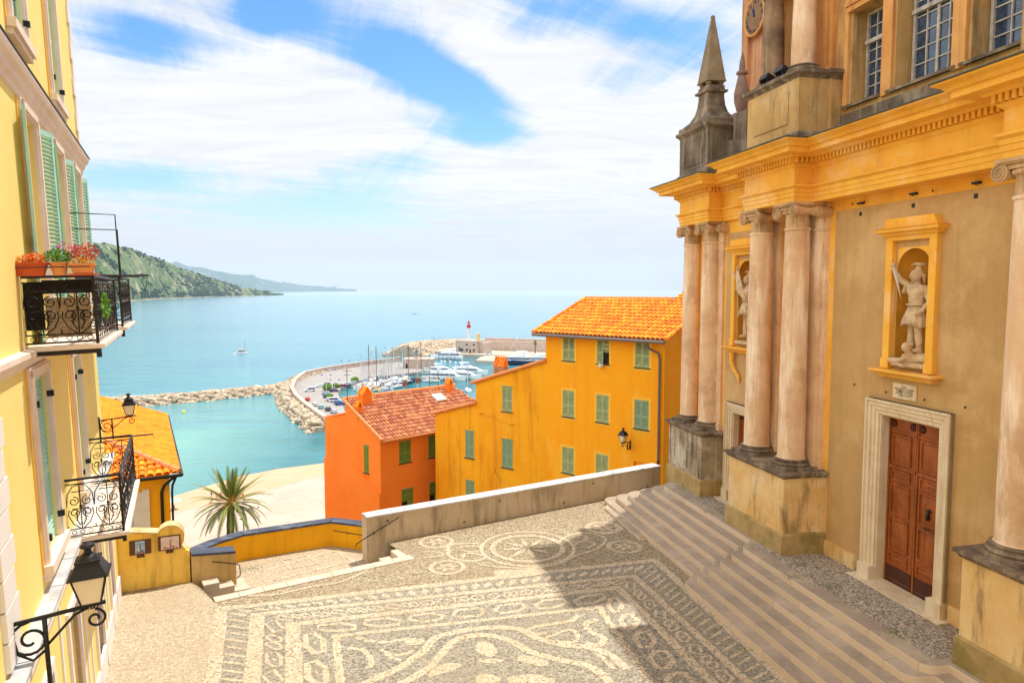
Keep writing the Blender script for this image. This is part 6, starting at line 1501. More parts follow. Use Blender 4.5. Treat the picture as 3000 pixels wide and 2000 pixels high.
for i,(x,y,rz,cl) in enumerate(((-150,1060,30,'white'),(-90,1085,25,'white'),(30,1010,70,'white'),(90,960,70,'white'),(215,1020,70,'white'),(300,955,72,'white'),(380,1020,66,'white'),(500,960,66,'white'),(560,900,70,'white'),(610,960,66,'white'),(-230,1000,40,'white'),(330,1090,20,'white'))):
    puty(yA,*ZA(x,y),rz,'small white motor launch packed among the masts, '+('number','first from the car park end','by the yellow boats, second row','behind the dark mast','in front of the paired masts','below the tallest mast','beside the sloop right of the tallest mast','near the middle with bow to open water','behind the middle of the row','just right of the blue sail cover','by the car park rocks, furthest left','lying apart in the green basin')[i] if i else 'small white motor launch tied by the car park rocks',.4)
# lone boats on the sea
fb=empty('fishing_boat','small white two masted motor boat under way alone in the bay','boat',Matrix.Translation(G(710,1036,SEA))@Matrix.Rotation(R(-5),4,'Z'))
mb=MB();hull(mb,9.5,3,1.3);mb.build('hull',M_hull,fb);mb=MB();mb.box(-2.5,1.2,-1,1,1.3,2.9);mb.box(-3.6,1.5,-1.2,1.2,2.9,3.1);mb.build('cabin',M_deck,fb);mb=MB();mb.box(-2.4,1.22,-1.03,1.03,1.9,2.6);mb.build('cabin_window',M_glass,fb)
mb=MB();mb.tube([(2,0,1.3),(1.9,0,10)],.11,5);mb.tube([(-3,0,1.3),(-3.1,0,6.5)],.08,5);mb.build('mast',M_wmast,fb);mb=MB();mb.tube([(-4.8,1.5,1.25),(0,1.55,1.3),(4.6,.2,1.75)],.09,4);mb.tube([(-4.8,-1.5,1.25),(0,-1.55,1.3),(4.6,-.2,1.75)],.09,4);mb.build('rubbing_strake',M_wmast,fb)
M_foam=mat('foam',(236,246,250),.6,0)
mb=MB();mb.add([(5,0,.05),(4,.9,.05),(-5,2.2,.05),(-7,0,.05),(-5,-2.2,.05),(4,-.9,.05)],[tuple(range(6))]);o=mb.build('wake',M_foam,fb)
o=sailboat(12,15,M_hull,M_hull);place(o,1213,919,20,'tiny lone white sailing boat far out on the open sea')
mb=MB();mb.sphere((0,0,0),.7,8,6);o=tag(mb.build('buoy',mat('yellow_buoy',(226,226,60),.5,0)),'yellow mooring buoy floating in the turquoise bay','buoy');o.location=G(538,1207,SEA+.2)
bu=None
for i,(x,y) in enumerate(((750,620),(800,622),(885,626),(965,640),(1060,650))):
    if bu is None:
        mb=MB();mb.sphere((0,0,0),.8,8,6);bu=mb.build('buoy',M_hull);o=bu
    else: o=bu.copy();COL.objects.link(o)
    o.location=G(*Z3(x,y),SEA+.3);tag(o,'small white mooring buoy floating in a line near the lone white yacht','buoy','white mooring buoys')
# ================================================================ CARS, LAMPS, BUSHES
def car(kind='hatch'):
    e=empty('parked_car','','car',Matrix.Identity(4),'cars parked in the harbour car park')
    van=kind=='van';L,W,h=(4.9,1.95,1.95) if van else (4.2,1.78,1.46)
    low=[(-L/2,.35),(-L/2,.85),(-L/2+.15,.98),(L/2-1.1,1.0),(L/2-.15,.82),(L/2,.6),(L/2,.32)]
    mb=MB()
    def pr(poly,w0,w1):
        n=len(poly);zmax=max(p[1] for p in poly);zmin=min(p[1] for p in poly)
        vs=[(x,-(w0+(w1-w0)*(z-zmin)/(zmax-zmin)),z) for x,z in poly]+[(x,(w0+(w1-w0)*(z-zmin)/(zmax-zmin)),z) for x,z in poly]
        mb.add(vs,[tuple(range(n)),tuple(range(2*n-1,n-1,-1))]+[((i+1)%n,i,n+i,n+(i+1)%n) for i in range(n)])
    pr(low,W/2,W/2*.94)
    up=[(-L/2+.1,.96),(-L/2+.35,h-.06),(-L/2+.6,h),(L*.08,h),(L*.3 if not van else L*.36,.99)] 
    pr(up,W/2*.93,W/2*.76);b=mb.build('body',M_hull,e,bevel=.05)
    mb=MB()
    up2=[(-L/2+.07,1.05),(-L/2+.33,h-.14),(L*.095,h-.14),(L*.29 if not van else L*.345,1.05)]
    pr(up2,W/2*.935,W/2*.82);mb.build('windows',M_glass,e)
    for sx in (-1,1):
        for sy in (-1,1):
            mb=MB();mb.tube([(sx*L*.31,sy*W*.5-.0,.33),(sx*L*.31,sy*W*.4,.33)],.33,12);mb.build('wheel',M_metal,e)
    for sy in (-1,1): mb=MB();mb.box(L/2-.06,L/2+.01,sy*W*.36-.16,sy*W*.36+.16,.62,.74);mb.build('headlight',M_glass2,e)
    return e
c1=car();c2=car('van');cu=set()
def paint(n,c): return mat('car_'+n,c,.3,0,1,spec=.6)
def putcar(b,px,py,rz,pn,col,lab,z=None):
    o=b if b.name not in cu else copy_tree(b);cu.add(b.name);g=G(px,py,QZ+.0 if z is None else z);o.location=g;o.rotation_euler=(0,0,R(rz));o['label']=lab
    for ch in [x for x in bpy.data.objects if x.parent==o and x.name.startswith('body')]:
        ch.material_slots[0].link='OBJECT';ch.material_slots[0].material=paint(pn,col)
    return o
ZC=lambda x,y:(840+x*.12755,1080+y*.12755)
W_=(236,240,244);CARS=[('v',530,520,200,'white',W_,'white pickup style van driving at the left bend of the car park'),('c',770,420,205,'white',W_,'white hatchback behind the white van by the sea wall'),('c',900,385,205,'grey',(130,134,140),'grey car behind the white hatchback at the sea wall'),
('c',480,730,100,'red',(226,50,60),'bright red car facing the camera by the curved wall'),('c',645,850,110,'cream',(226,220,206),'cream car, first of the row along the inner wall'),('c',790,905,112,'teal',(150,196,200),'pale teal car in the row along the inner wall'),('c',950,960,115,'black',(60,66,78),'dark grey car third in the row along the inner wall'),('c',1080,1010,118,'silver',(206,210,216),'silver car at the near end of the inner wall row'),
('c',920,600,15,'silver2',(176,190,204),'silver blue car below the round bush'),('c',955,665,15,'dkgreen',(60,86,92),'dark green estate car in the middle row'),('c',1015,735,15,'white',W_,'white car beside the oval bush in the middle row'),('v',1120,760,15,'white',W_,'white minibus in the middle row'),('c',1200,800,15,'steel',(110,140,170),'steel blue car in the middle row'),('c',1235,835,15,'blue',(34,70,150),'deep blue car at the near end of the middle row'),
('c',1265,420,200,'maroon',(150,40,70),'maroon car between the small bush and the far bush'),('c',1380,370,200,'white',W_,'white car next to the maroon car'),('c',1520,350,200,'silver',(206,210,216),'silver car next to the far bush'),('c',1790,300,190,'silver2',(176,190,204),'pale blue car parked by the boats, beyond the antenna pole'),('c',1080,530,30,'dark',(70,60,90),'small dark violet car right of the round bush'),('c',2130,190,190,'white',W_,'white car near the foot of the jetty wall')]
for k,x,y,rz,pn,col,lab in CARS: putcar(c1 if k=='c' else c2,*ZC(x,y),rz,pn,col,lab)
putcar(c2,*Z3(1480,508),10,'white',W_,'white off road car on the outer quay beside the harbour office',SEA+2.2)
def lamp2(px,py,h,lab,z=None):
    e=empty('street_lamp',lab,'street lamp',Matrix.Translation(G(px,py,QZ if z is None else z)),'double headed harbour street lamps')
    mb=MB();mb.tube([(0,0,0),(0,0,h+1.5)],[.12,.07],6);mb.tube([(-1.9,0,h),(1.9,0,h)],.05,4);mb.build('post',M_mast,e)
    for s in (-1,1):
        mb=MB();mb.lathe([(.08,.35),(.5,0),(.45,-.12),(.001,-.15)],(s*1.9,0,h-.1),10);mb.build('lamp_shade',M_cover,e)
    return e
for x,y,t,lab in ((915,560,130,'double headed blue lamp by the round bush, nearest the camera'),(1015,400,12,'tall double headed lamp behind the white cars'),(1105,500,245,'double headed lamp right of the round bush'),(1355,190,-190,'double headed lamp farther along the sea wall, centre left')):
    b=G(*ZC(x,y),QZ);dist=b.y;lamp2(*ZC(x,y),(y-t)*.12755/2055*dist,lab)
for (px,py,h,lab) in ((1140,1090,13,'double headed lamp at the quay behind the tall masts'),(1280,1036,11,'small double headed lamp on the outer rocks'),(1514,1045,12,'double headed lamp on the outer quay by the high wall')): lamp2(px,py,h,lab,SEA+2)
random.seed(11)
M_bush=mat('clipped_bush',(104,150,40),.8,.25,1.5,c2=(54,96,26))
for x,y,r,lab in ((935,500,1.9,'largest round clipped bush in the car park'),(1135,440,1.3,'small clipped bush between the lamps'),(1565,330,1.7,'clipped bush beside the antenna pole'),(990,700,1.5,'low oval clipped bush in the middle car row')):
    rr=r*G(*ZC(x,y),QZ).y/330;mb=MB();mb.sphere((0,0,rr*.9),(rr*1.1,rr*1.1,rr*.85),14,10)
    foliage(mb,(0,0,rr*.9),(rr*1.2,rr*1.2,rr*.95),500,.3);o=tag(mb.build('bush',M_bush),lab,'bush','clipped bushes in the car park');o.location=G(*ZC(x,y),QZ)
# shrubs and clutter on quay
M_clut=mat('quay_clutter',(206,190,170),.9,.4,1)
# ================================================================ PALMS
def palm(label,base,th,tr,fl,nf,seed,lean=(0,0),fan=False,wide=1.0):
    rnd=random.Random(seed);e=empty('palm_tree',label,'palm tree',Matrix.Translation(base))
    mb=MB();n=14;pts=[(lean[0]*(i/n)**1.5,lean[1]*(i/n)**1.5,th*i/n) for i in range(n+1)]
    rs=[tr*(1.15-.25*i/n+(.12 if i%2 else 0)) for i in range(n+1)];rs[-1]*=1.25
    mb.tube(pts,rs,10);mb.build('trunk',mat('palm_trunk',(112,84,66),.95,.3,3,c2=(76,56,44),bump=.5,bscale=6),e)
    top=Vector(pts[-1]);mb=MB();m2=MB()
    for k in range(nf):
        az=2*math.pi*(k*.618);t=k/nf;el=R(82-96*t**.75+rnd.uniform(-7,7));L=fl*rnd.uniform(.85,1.05);sag=.25+.75*t
        prev=top.copy();d=Vector((math.cos(az)*math.cos(el),math.sin(az)*math.cos(el),math.sin(el)));P=[prev.copy()];s=14
        for i in range(s):
            prev=prev+d*(L/s);P.append(prev.copy());d=(d+Vector((0,0,-1))*(.09*sag*(1+1.2*i/s)*max(.25,math.cos(el)+.1))).normalized()
        m2.tube(P,[.05*(1-.85*i/s) for i in range(s+1)],4)
        for i in range(3 if fan else int(s*.95),s*4):
            f=i/(s*4);q=f*s;a=int(q);p=P[a].lerp(P[min(s,a+1)],q-a);tg=(P[min(s,a+1)]-P[a]).normalized()
            sd=tg.cross(Vector((0,0,1)));sd=sd.normalized() if sd.length>.05 else Vector((math.cos(az+1.57),math.sin(az+1.57),0))
            ll=fl*.115*wide*math.sin(math.pi*min(1,f*.9+.12))**.6
            for s_ in (-1,1):
                up=Vector((0,0,.35+rnd.uniform(-.2,.2)));tip=p+(sd*s_*.8+tg*.75+up*.3+Vector((0,0,-.35*t))).normalized()*ll
                w=tg*(.03*fl/3*wide**2)
                mb.add([p-w,p+w,tip],[(0,1,2)])
    mb.build('fronds',mat('palm_frond',(104,124,36),.6,.25,1.5,c2=(50,76,20),patch=(150,136,60),pamt=.5,pscale=1.1),e);m2.build('frond_rib',mat('frond_rib',(186,160,80),.7,.1),e)
    if not fan:
        m3=MB()
        for i in range(7): a=i*.9;m3.capsule(top+Vector((0,0,.1)),.04,top+Vector((.35*math.cos(a)+.3,.35*math.sin(a)-.2,.8+.2*(i%3))),.1,5)
        m3.build('fruit_stalks',mat('orange_fruit',(232,160,40),.7,.2),e)
    return e
pc=D(668,1478,76)
palm('date palm with orange fruit stalks rising before the beach',(pc.x,pc.y,-27),pc.z+27,.4,5.0,60,4,lean=(.3,0))
for px,py,lab in ((1568,1036,'slim fan palm by the high harbour wall'),):
    g=G(px,py,SEA+2);palm(lab,g,7.5,.3,2.6,30,9,fan=True,wide=1.5)
lp=D(715,1575,74);e=empty('street_lamp','slim grey lamp post with two arms standing beside the date palm','street lamp',Matrix.Translation((lp.x,lp.y,-27)))
mb=MB();t=D(715,1490,74).z+27;mb.tube([(0,0,0),(0,0,t)],.07,6);mb.tube([(-.1,0,t-.1),(.5,0,t)],.05,4);mb.build('post',M_zinc,e);mb=MB();mb.sphere((.5,0,t),(.45,.2,.09),8,5);mb.sphere((-.1,0,t-1.1),(.35,.2,.09),8,5);mb.build('lamp_head',M_zinc,e)
# ================================================================ BEACH PEOPLE
M_skin=mat('sun_skin',(206,146,114),.7,.05)
def person(px,py,pose,shorts,lab,rz=0,top=None):
    g=G(px,py,-38.75);e=empty('person',lab,'person',Matrix.Translation(g)@Matrix.Rotation(R(rz),4,'Z'))
    if pose=='lie': mtx=Matrix.Rotation(R(-90),4,'X')@Matrix.Translation((0,-.12,-.9))
    else: mtx=Matrix.Identity(4)
    b=MB(mtx);C=b.capsule
    if pose!='sit':
        for s in (-1,1): C((s*.1,0,.05),.05,(s*.1,0,.47),.06);C((s*.1,0,.47),.065,(s*.09,0,.88),.09);C((s*.1,-.1,.04),.04,(s*.1,.02,.05),.045);C((s*.2,0,1.4),.05,(s*.27,.02,1.12),.042);C((s*.27,.02,1.12),.04,(s*.26,-.08,.86),.035)
        C((0,0,.92),.14,(0,0,1.35),.16);C((-.12,0,1.4),.08,(.12,0,1.4),.08);C((0,0,1.4),.06,(0,0,1.55),.055);b.sphere((0,-.01,1.66),(.09,.1,.12),10,8);hd=(0,0,1.7)
    else:
        for s in (-1,1): C((s*.1,0,.12),.09,(s*.13,-.4,.42),.07);C((s*.13,-.4,.42),.065,(s*.12,-.62,.06),.05);C((s*.2,.02,.62),.05,(s*.25,-.2,.4),.042);C((s*.25,-.2,.4),.04,(s*.14,-.38,.44),.035)
        C((0,0,.14),.15,(0,.06,.56),.16);C((-.12,.05,.62),.08,(.12,.05,.62),.08);C((0,.05,.62),.06,(0,.03,.76),.055);b.sphere((0,.0,.88),(.09,.1,.12),10,8);hd=(0,0,.92)
    fuse(b.build('body',M_skin,e),.03,1)
    h=MB(mtx);h.sphere((hd[0],hd[1]+.025,hd[2]+.02),(.1,.11,.1),8,6);h.build('hair',mat('dark_hair',(60,42,32),.8,.1),e)
    h=MB(mtx)
    if pose!='sit':
        h.lathe([(.155,.98),(.17,.85),(.19,.6)],(0,0,0),12)
        if top: h.lathe([(.17,.98),(.185,1.3),(.14,1.46)],(0,0,0),12)
    else: h.sphere((0,-.02,.15),(.19,.2,.13),8,6)
    if top and pose=='sit': h.lathe([(.165,.2),(.19,.5),(.13,.68)],(0,.05,0),12)
    h.build('clothing',mat('cloth_'+shorts[0],shorts[1],.9,.05),e);return e
blue=('blue',(36,60,190));red=('red',(214,60,50));pur=('violet',(110,80,150))
person(620,1456,'stand',blue,'person standing at the water edge in blue shorts, left of the palm crown',180)
person(636,1456,'sit',red,'person sitting on the beach just left of the palm crown, in red swimwear',20)
person(646,1452,'sit',blue,'person sitting near the palm crown in blue swimwear',60,True)
person(652,1448,'stand',pur,'person standing half hidden by palm fronds in violet shorts',20)
person(712,1455,'sit',red,'person sitting right of the palm crown in red',10,True)
person(726,1456,'lie',pur,'person lying on a towel right of the palm crown',80)
person(748,1498,'lie',red,'person lying under the right palm fronds in red swimwear',95)
person(757,1494,'sit',pur,'person sitting near the right palm fronds in violet',0,True)
person(510,1492,'sit',pur,'person in violet sitting below the pale green parasol',10,True)
person(497,1499,'lie',red,'person lying beside the parasol on a blue towel',95)
for i,(px,py,c,l,cc) in enumerate(((507,1496,blue,'dark blue towel under the parasol','a'),(724,1498,blue,'dark blue towel below the right fronds','b'),(648,1460,('pale',(210,220,230)),'pale towel by the palm crown','c'),(733,1458,('pale',(210,220,230)),'pale towel right of the palm crown','d'))):
    mb=MB();mb.frus(0,0,0,.03,1.1,.5,1.08,.48);o=tag(mb.build('towel',mat('cloth_'+c[0],c[1],.9,.05),None),l,'towel',None);o.location=G(px,py,-38.72);o.rotation_euler=(0,0,.3*i)
e=empty('parasol','pale green open parasol on the beach at the left','parasol',Matrix.Translation(G(513,1492,-38.7)))
mb=MB();mb.tube([(0,0,0),(0,0,2.1)],.03,5);mb.build('pole',M_mast,e)
mb=MB();mb.lathe([(.001,2.35),(.5,2.25),(1.0,2.02),(1.25,1.85)],(0,0,0),10);mb.build('canopy',mat('mint_canopy',(160,224,206),.8,.05),e)
# ================================================================ HILLS
from mathutils import noise as NZ
def interp(prof,x):
    for i in range(len(prof)-1):
        if prof[i][0]<=x<=prof[i+1][0]: t=(x-prof[i][0])/(prof[i+1][0]-prof[i][0]);return prof[i][1]*(1-t)+prof[i+1][1]*t
    return prof[0][1] if x<prof[0][0] else prof[-1][1]
def hill(name,prof,shore,depth_fn,m,nx,ny,amp,px0,px1):
    """ridge profile (px,py) stands behind a shore line; a real 3d slope between them"""
    vs=[];fs=[]
    for i in range(nx+1):
        px=px0+(px1-px0)*i/nx;sy=interp(shore,px);g=G(px,sy,SEA-1);back=depth_fn(px);dirn=Vector((g.x,g.y)).normalized()
        rd=Vector((g.x,g.y)).length+back;py=interp(prof,px)
        pr=Vector(ray(px,py));k=rd/math.hypot(pr.x,pr.y);ztop=H+pr.z*k
        for j in range(ny+1):
            t=j/ny;u=min(1,t/.75);q=Vector((g.x,g.y))+dirn*(back*t/.75)
            hgt=(ztop-(SEA-1))*(u**.8 if t<=.75 else 1-.25*(t-.75)/.25*1.5)
            nz=NZ.fractal(Vector((q.x,q.y,0))*.0022,.9,2.1,6)+.45*NZ.fractal(Vector((q.x,q.y,9))*.011,.8,2.1,5)
            e=amp*nz*min(1,t*5)*min(1,max(0,(ztop-SEA))/150)*(1 if abs(t-.75)>.06 else .35)
            vs.append((q.x,q.y,SEA-1+hgt+e))
    for i in range(nx):
        for j in range(ny): a=i*(ny+1)+j;fs.append((a,a+ny+1,a+ny+2,a+1))
    mb=MB();mb.add(vs,fs);return tag(mb.build(name,m,smooth=True),kind='structure'),vs,(nx,ny)
def hill_mat(name,scr,grn,rock,sc):
    m=bpy.data.materials.new(name);m.use_nodes=True;nt=m.node_tree;N=nt.nodes;L=nt.links;b=N['Principled BSDF'];b.inputs['Roughness'].default_value=.95;b.inputs['Specular IOR Level'].default_value=.05
    tc=N.new('ShaderNodeTexCoord')
    def nz(s,d=6,r=.65):
        n=N.new('ShaderNodeTexNoise');n.inputs['Scale'].default_value=s;n.inputs['Detail'].default_value=d;n.inputs['Roughness'].default_value=r;L.new(tc.outputs['Object'],n.inputs['Vector']);return n.outputs[0]
    def rg(v,a,bb,hi=1.):
        r=N.new('ShaderNodeMapRange');L.new(v,r.inputs[0]);r.inputs[1].default_value=a;r.inputs[2].default_value=bb;r.inputs[4].default_value=hi;return r.outputs[0]
    def mix(f,a,bb):
        x=N.new('ShaderNodeMix');x.data_type='RGBA';L.new(f,x.inputs[0])
        for i,v in ((6,a),(7,bb)):
            if isinstance(v,tuple): x.inputs[i].default_value=v
            else: L.new(v,x.inputs[i])
        return x.outputs[2]
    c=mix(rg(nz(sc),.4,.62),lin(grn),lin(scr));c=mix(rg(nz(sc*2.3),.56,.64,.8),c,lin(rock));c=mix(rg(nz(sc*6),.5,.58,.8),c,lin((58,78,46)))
    L.new(c,b.inputs['Base Color']);return m
pr1=[(180,650),(270,705),(330,713),(400,735),(470,758),(505,772),(560,795),(640,822),(700,838),(760,850),(830,862)]
sh1=[(180,905),(300,888),(400,880),(480,875),(560,872),(640,869),(700,868),(800,865.5),(830,864)]
hm,hv,(hx_,hy_)=hill('near_hill',pr1,sh1,lambda px:900*max(.06,(840-px)/560),hill_mat('maquis_hill',(128,134,92),(84,108,66),(190,172,148),.006),150,44,26,180,830)
pr2=[(480,765),(530,772),(600,786),(640,795),(700,803),(740,808),(800,823),(850,832),(920,838),(980,843),(1040,848)]
sh2=[(480,857),(700,856),(1040,853.5)]
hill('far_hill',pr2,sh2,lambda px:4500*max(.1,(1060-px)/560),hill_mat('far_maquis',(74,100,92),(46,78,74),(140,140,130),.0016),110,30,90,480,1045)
# pine clumps on near hill, one mass
random.seed(21);mb=MB()
vsh=hv
for k in range(5200):
    i=random.randrange(hx_);j=int(random.random()**1.3*hy_*.8);p=Vector(vsh[i*(hy_+1)+j]);
    if j<1 : continue
    if NZ.noise(p*.005)+.6*NZ.noise(p*.02)<.05+(-.2 if j<5 else 0): continue
    q=p+Vector((random.uniform(-9,9),random.uniform(-12,12),1));r=random.uniform(4,9)*(1+.4*(j<8));rm=random.choice(RK)
    mb.add([q+Vector((v[0]*r,v[1]*r,v[2]*r*1.0)) for v in rm[0]],rm[1])
tag(mb.build('hillside_trees',mat('pine_green',(46,70,44),.95,.25,.02,c2=(32,54,34)),smooth=True),'dark pine trees scattered over the near headland','trees',kind='stuff')
# shore rocks & tiny houses on the headland
mb=MB()
for k in range(260):
    px=random.uniform(290,800);g=G(px,interp(sh1,px),SEA);r=random.uniform(2,6);rm=random.choice(RK);mb.add([g+Vector((v[0]*r*2,v[1]*r,v[2]*r*.8+.5)) for v in rm[0]],rm[1])
tag(mb.build('shore_rocks',mat('pale_shore',(214,190,160),.9,.2,.02)),'pale rocks along the foot of the near headland','rocks',kind='stuff')
hvn=None
for k,(px,py,s,cl) in enumerate(((405,866,11,'terracotta roofed villa among the trees at the foot of the headland'),(425,862,8,'smaller villa just right of the terracotta roofed villa on the headland'))):
    g=G(px,876,SEA);e=empty('villa',cl,'house',Matrix.Translation(g*.99)+Matrix.Scale(0,4) if False else Matrix.Translation((g.x*1.03,g.y*1.03,SEA+8)));mb=MB();mb.box(-s,s,-s*.6,s*.6,-10,5);mb.build('wall',M_cream,e);mb=MB();mb.frus(0,0,5,9,s*1.1,s*.7,s*.5,.5);mb.build('roof',M_terra,e)
# far coast town specks
mb=MB()
for k in range(700):
    px=random.uniform(620,1035);g=G(px,interp(sh2,px)-.3,SEA);q=g*(1+random.random()*.12);s=random.uniform(5,14);zz=random.random()**2*60*(1040-px)/400;mb.box(q.x-s,q.x+s,q.y-s,q.y+s,SEA,SEA+12+zz)
tag(mb.build('far_town',mat('town_cream',(230,214,196),.9,.1)),'pale buildings of a distant town strung along the far shore','town',kind='stuff')

# ================================================================ LIGHT, SKY, CAMERA
SUN_AZ,SUN_EL=42.,70.
w=bpy.data.worlds.new('World');SC.world=w;w.use_nodes=True;nt=w.node_tree;N=nt.nodes;L=nt.links
bg=N['Background'];sky=N.new('ShaderNodeTexSky');sky.sky_type='NISHITA';sky.sun_disc=False;sky.sun_elevation=R(SUN_EL);sky.sun_rotation=R(SUN_AZ);sky.altitude=0;sky.air_density=1.;sky.dust_density=.6;sky.ozone_density=2.
tc=N.new('ShaderNodeTexCoord');sp=N.new('ShaderNodeSeparateXYZ');L.new(tc.outputs['Generated'],sp.inputs[0])
def M2(op,a,b=None,c=None):
    x=N.new('ShaderNodeMath');x.operation=op
    for i,v in enumerate((a,b,c)):
        if v is None: continue
        if isinstance(v,(int,float)): x.inputs[i].default_value=v
        else: L.new(v,x.inputs[i])
    return x.outputs[0]
zc=M2('MAXIMUM',sp.outputs[2],.0);den=M2('ADD',zc,.10)
u=M2('DIVIDE',sp.outputs[0],den);v=M2('DIVIDE',sp.outputs[1],den)
cb=N.new('ShaderNodeCombineXYZ');L.new(u,cb.inputs[0]);L.new(v,cb.inputs[1])
def nzw(s,sc,det,rg,dist=0,rot=0,vec=None):
    mp=N.new('ShaderNodeMapping');mp.inputs['Scale'].default_value=sc;mp.inputs['Rotation'].default_value=(0,0,R(rot));L.new(vec or cb.outputs[0],mp.inputs[0])
    n=N.new('ShaderNodeTexNoise');n.inputs['Scale'].default_value=s;n.inputs['Detail'].default_value=det;n.inputs['Roughness'].default_value=rg;n.inputs['Distortion'].default_value=dist;L.new(mp.outputs[0],n.inputs['Vector']);return n.outputs[0]
def mrw(v,a,b,lo=0.,hi=1.,sm=True):
    r=N.new('ShaderNodeMapRange');L.new(v,r.inputs[0]);r.inputs[1].default_value=a;r.inputs[2].default_value=b;r.inputs[3].default_value=lo;r.inputs[4].default_value=hi
    if sm:r.interpolation_type='SMOOTHSTEP'
    return r.outputs[0]
def stre(az,al,ac,sc,det,rg,dist):
    si,co_=math.sin(R(az)),math.cos(R(az))
    p=M2('MULTIPLY',M2('ADD',M2('MULTIPLY',u,si),M2('MULTIPLY',v,co_)),al);q=M2('MULTIPLY',M2('SUBTRACT',M2('MULTIPLY',u,co_),M2('MULTIPLY',v,si)),ac)
    c=N.new('ShaderNodeCombineXYZ');L.new(p,c.inputs[0]);L.new(q,c.inputs[1])
    return nzw(sc,(1,1,1),det,rg,dist,0,c.outputs[0])
big=nzw(.42,(1,.8,1),4,.5,.6,25);wis=stre(52,.3,1.7,1.5,10,.66,.9);wis2=stre(-18,.35,2.2,2.4,10,.72,1.3)
dens=M2('ADD',M2('MULTIPLY',big,.75),M2('ADD',M2('MULTIPLY',wis,.75),M2('MULTIPLY',wis2,.42)))
def cloudpt(px,py):
    r=Vector(ray(px,py)).normalized();d=max(r.z,0)+.10;return r.x/d,r.y/d
def cblob(px0,py0,px1,py1,wid,amp):
    """soft elongated opening (amp<0) or bank (amp>0) between two directions of the sky"""
    global dens
    a=Vector(cloudpt(px0,py0));b=Vector(cloudpt(px1,py1));c=(a+b)/2;d=(b-a);Ln=d.length/2+.001;d.normalize()
    du=M2('SUBTRACT',u,c.x);dv=M2('SUBTRACT',v,c.y)
    p=M2('DIVIDE',M2('ADD',M2('MULTIPLY',du,d.x),M2('MULTIPLY',dv,d.y)),Ln);q=M2('DIVIDE',M2('SUBTRACT',M2('MULTIPLY',dv,d.x),M2('MULTIPLY',du,d.y)),wid)
    r2=M2('ADD',M2('MULTIPLY',p,p),M2('MULTIPLY',q,q));g=M2('EXPONENT',M2('MULTIPLY',r2,-.9));dens=M2('ADD',dens,M2('MULTIPLY',g,amp))
SKYB=[(1060,90,1440,330,.16,-.72),(1330,360,1520,410,.16,-.42),(240,30,560,190,.2,-.5),(700,10,900,60,.16,-.5),(1430,30,1900,60,.16,-.3),(1750,180,1960,240,.16,-.26),(840,370,980,390,.2,-.2),(1000,450,1250,500,.35,-.2),(230,480,520,560,.5,-.45),(600,590,1150,660,.9,-.4),(260,620,700,650,.6,-.2),(1750,80,1950,100,.1,-.2),
 (700,230,1050,420,.35,.2),(1250,60,1650,330,.14,.25),(500,330,900,500,.4,.2),(1500,420,1950,560,.9,.22),(1900,130,2200,60,.2,-.25)]
for b in SKYB: cblob(*b)
cov=mrw(dens,.57,1.0)
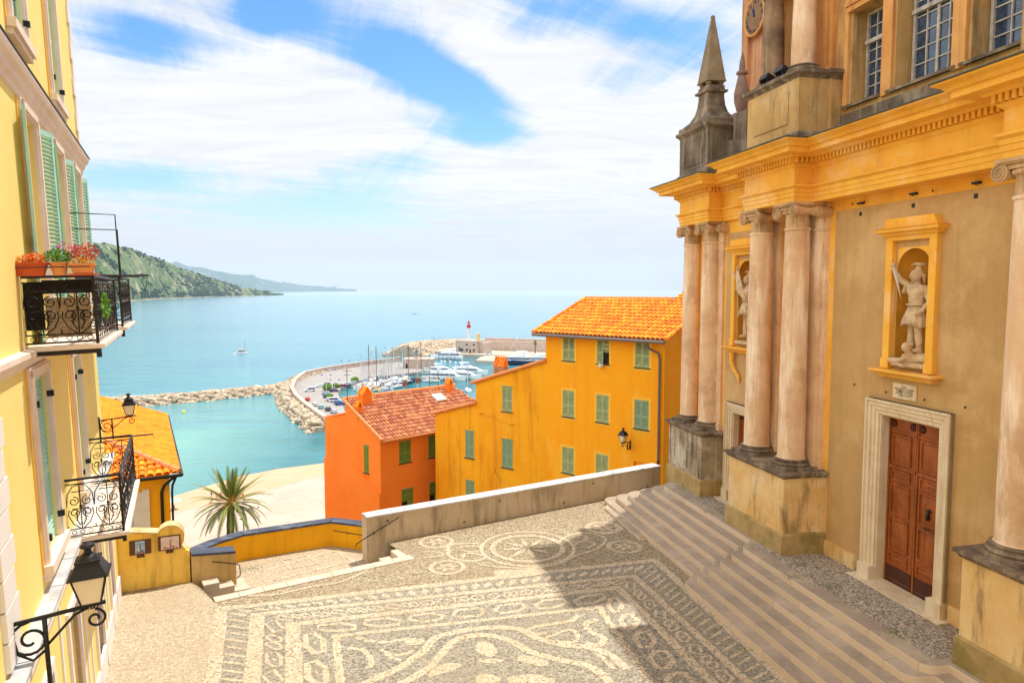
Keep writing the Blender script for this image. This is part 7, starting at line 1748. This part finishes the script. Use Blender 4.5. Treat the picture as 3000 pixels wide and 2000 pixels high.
# milky haze near the horizon
hzn=mrw(sp.outputs[2],.0,.17,.9,.0)
cov2=M2('MAXIMUM',cov,0.0)
mx=N.new('ShaderNodeMix');mx.data_type='RGBA';L.new(cov2,mx.inputs[0])
hs_=N.new('ShaderNodeHueSaturation');L.new(sky.outputs[0],hs_.inputs['Color']);hs_.inputs['Saturation'].default_value=1.35;hs_.inputs['Value'].default_value=1.75
L.new(hs_.outputs[0],mx.inputs[6])
dt=M2('ADD',M2('MULTIPLY',sp.outputs[0],-.83),M2('MULTIPLY',sp.outputs[1],-.56));bst=M2('MULTIPLY',mrw(dt,.05,.75,1.,1.9),mrw(sp.outputs[2],.42,.85,1.,1.0));CL=8.6;vv=M2('MULTIPLY',M2('MULTIPLY',mrw(nzw(2.2,(.7,1.8,1),7,.65,1.2,-20),.3,.7,.92,1.06),CL),bst);cc=N.new('ShaderNodeCombineColor');L.new(vv,cc.inputs[0]);L.new(M2('MULTIPLY',vv,1.005),cc.inputs[1]);L.new(M2('MULTIPLY',vv,1.03),cc.inputs[2]);L.new(cc.outputs[0],mx.inputs[7])  # clouds behind left, out of view, brightened as added fill for shaded facades
m3=N.new('ShaderNodeMix');m3.data_type='RGBA';L.new(hzn,m3.inputs[0]);L.new(mx.outputs[2],m3.inputs[6]);m3.inputs[7].default_value=(5.9,6.05,6.6,1)
L.new(m3.outputs[2],bg.inputs[0]);bg.inputs[1].default_value=.09
sd=bpy.data.lights.new('sun','SUN');sd.energy=4.0;sd.angle=R(.53);sd.color=(1,.95,.86)
so=bpy.data.objects.new('sun',sd);COL.objects.link(so)
dv=Vector((math.sin(R(SUN_AZ))*math.cos(R(SUN_EL)),math.cos(R(SUN_AZ))*math.cos(R(SUN_EL)),math.sin(R(SUN_EL))))
so.rotation_euler=dv.to_track_quat('Z','Y').to_euler()
cam=bpy.data.cameras.new('camera');co=bpy.data.objects.new('camera',cam);COL.objects.link(co);SC.camera=co
cam.sensor_width=36;cam.lens=36*F/3000;cam.clip_start=.1;cam.clip_end=200000
co.location=(0,0,H);co.rotation_euler=(math.pi/2-PH,0,0)
SC.render.engine='CYCLES'
vs_=SC.view_settings;vs_.view_transform='Standard';vs_.look='None';vs_.exposure=.32;vs_.gamma=1
SC.cycles.max_bounces=6;SC.cycles.diffuse_bounces=4;SC.cycles.glossy_bounces=3
# air between the camera and the far coast
mb=MB();mb.box(-9500,4000,-300,22000,SEA-3,720)
hz_=mb.build('haze',None);hz_.data.materials.clear()
m=bpy.data.materials.new('haze_air');m.use_nodes=True;nt=m.node_tree;nt.nodes.remove(nt.nodes['Principled BSDF']);pv=nt.nodes.new('ShaderNodeVolumePrincipled')
pv.inputs['Color'].default_value=(.74,.85,1,1);pv.inputs['Density'].default_value=HAZE_D if 'HAZE_D' in globals() else 3.0e-5;pv.inputs['Anisotropy'].default_value=.2
nt.links.new(pv.outputs[0],nt.nodes['Material Output'].inputs['Volume']);hz_.data.materials.append(m);tag(hz_,'thin blue sea haze over the bay','haze',kind='stuff')
SC.cycles.volume_bounces=1
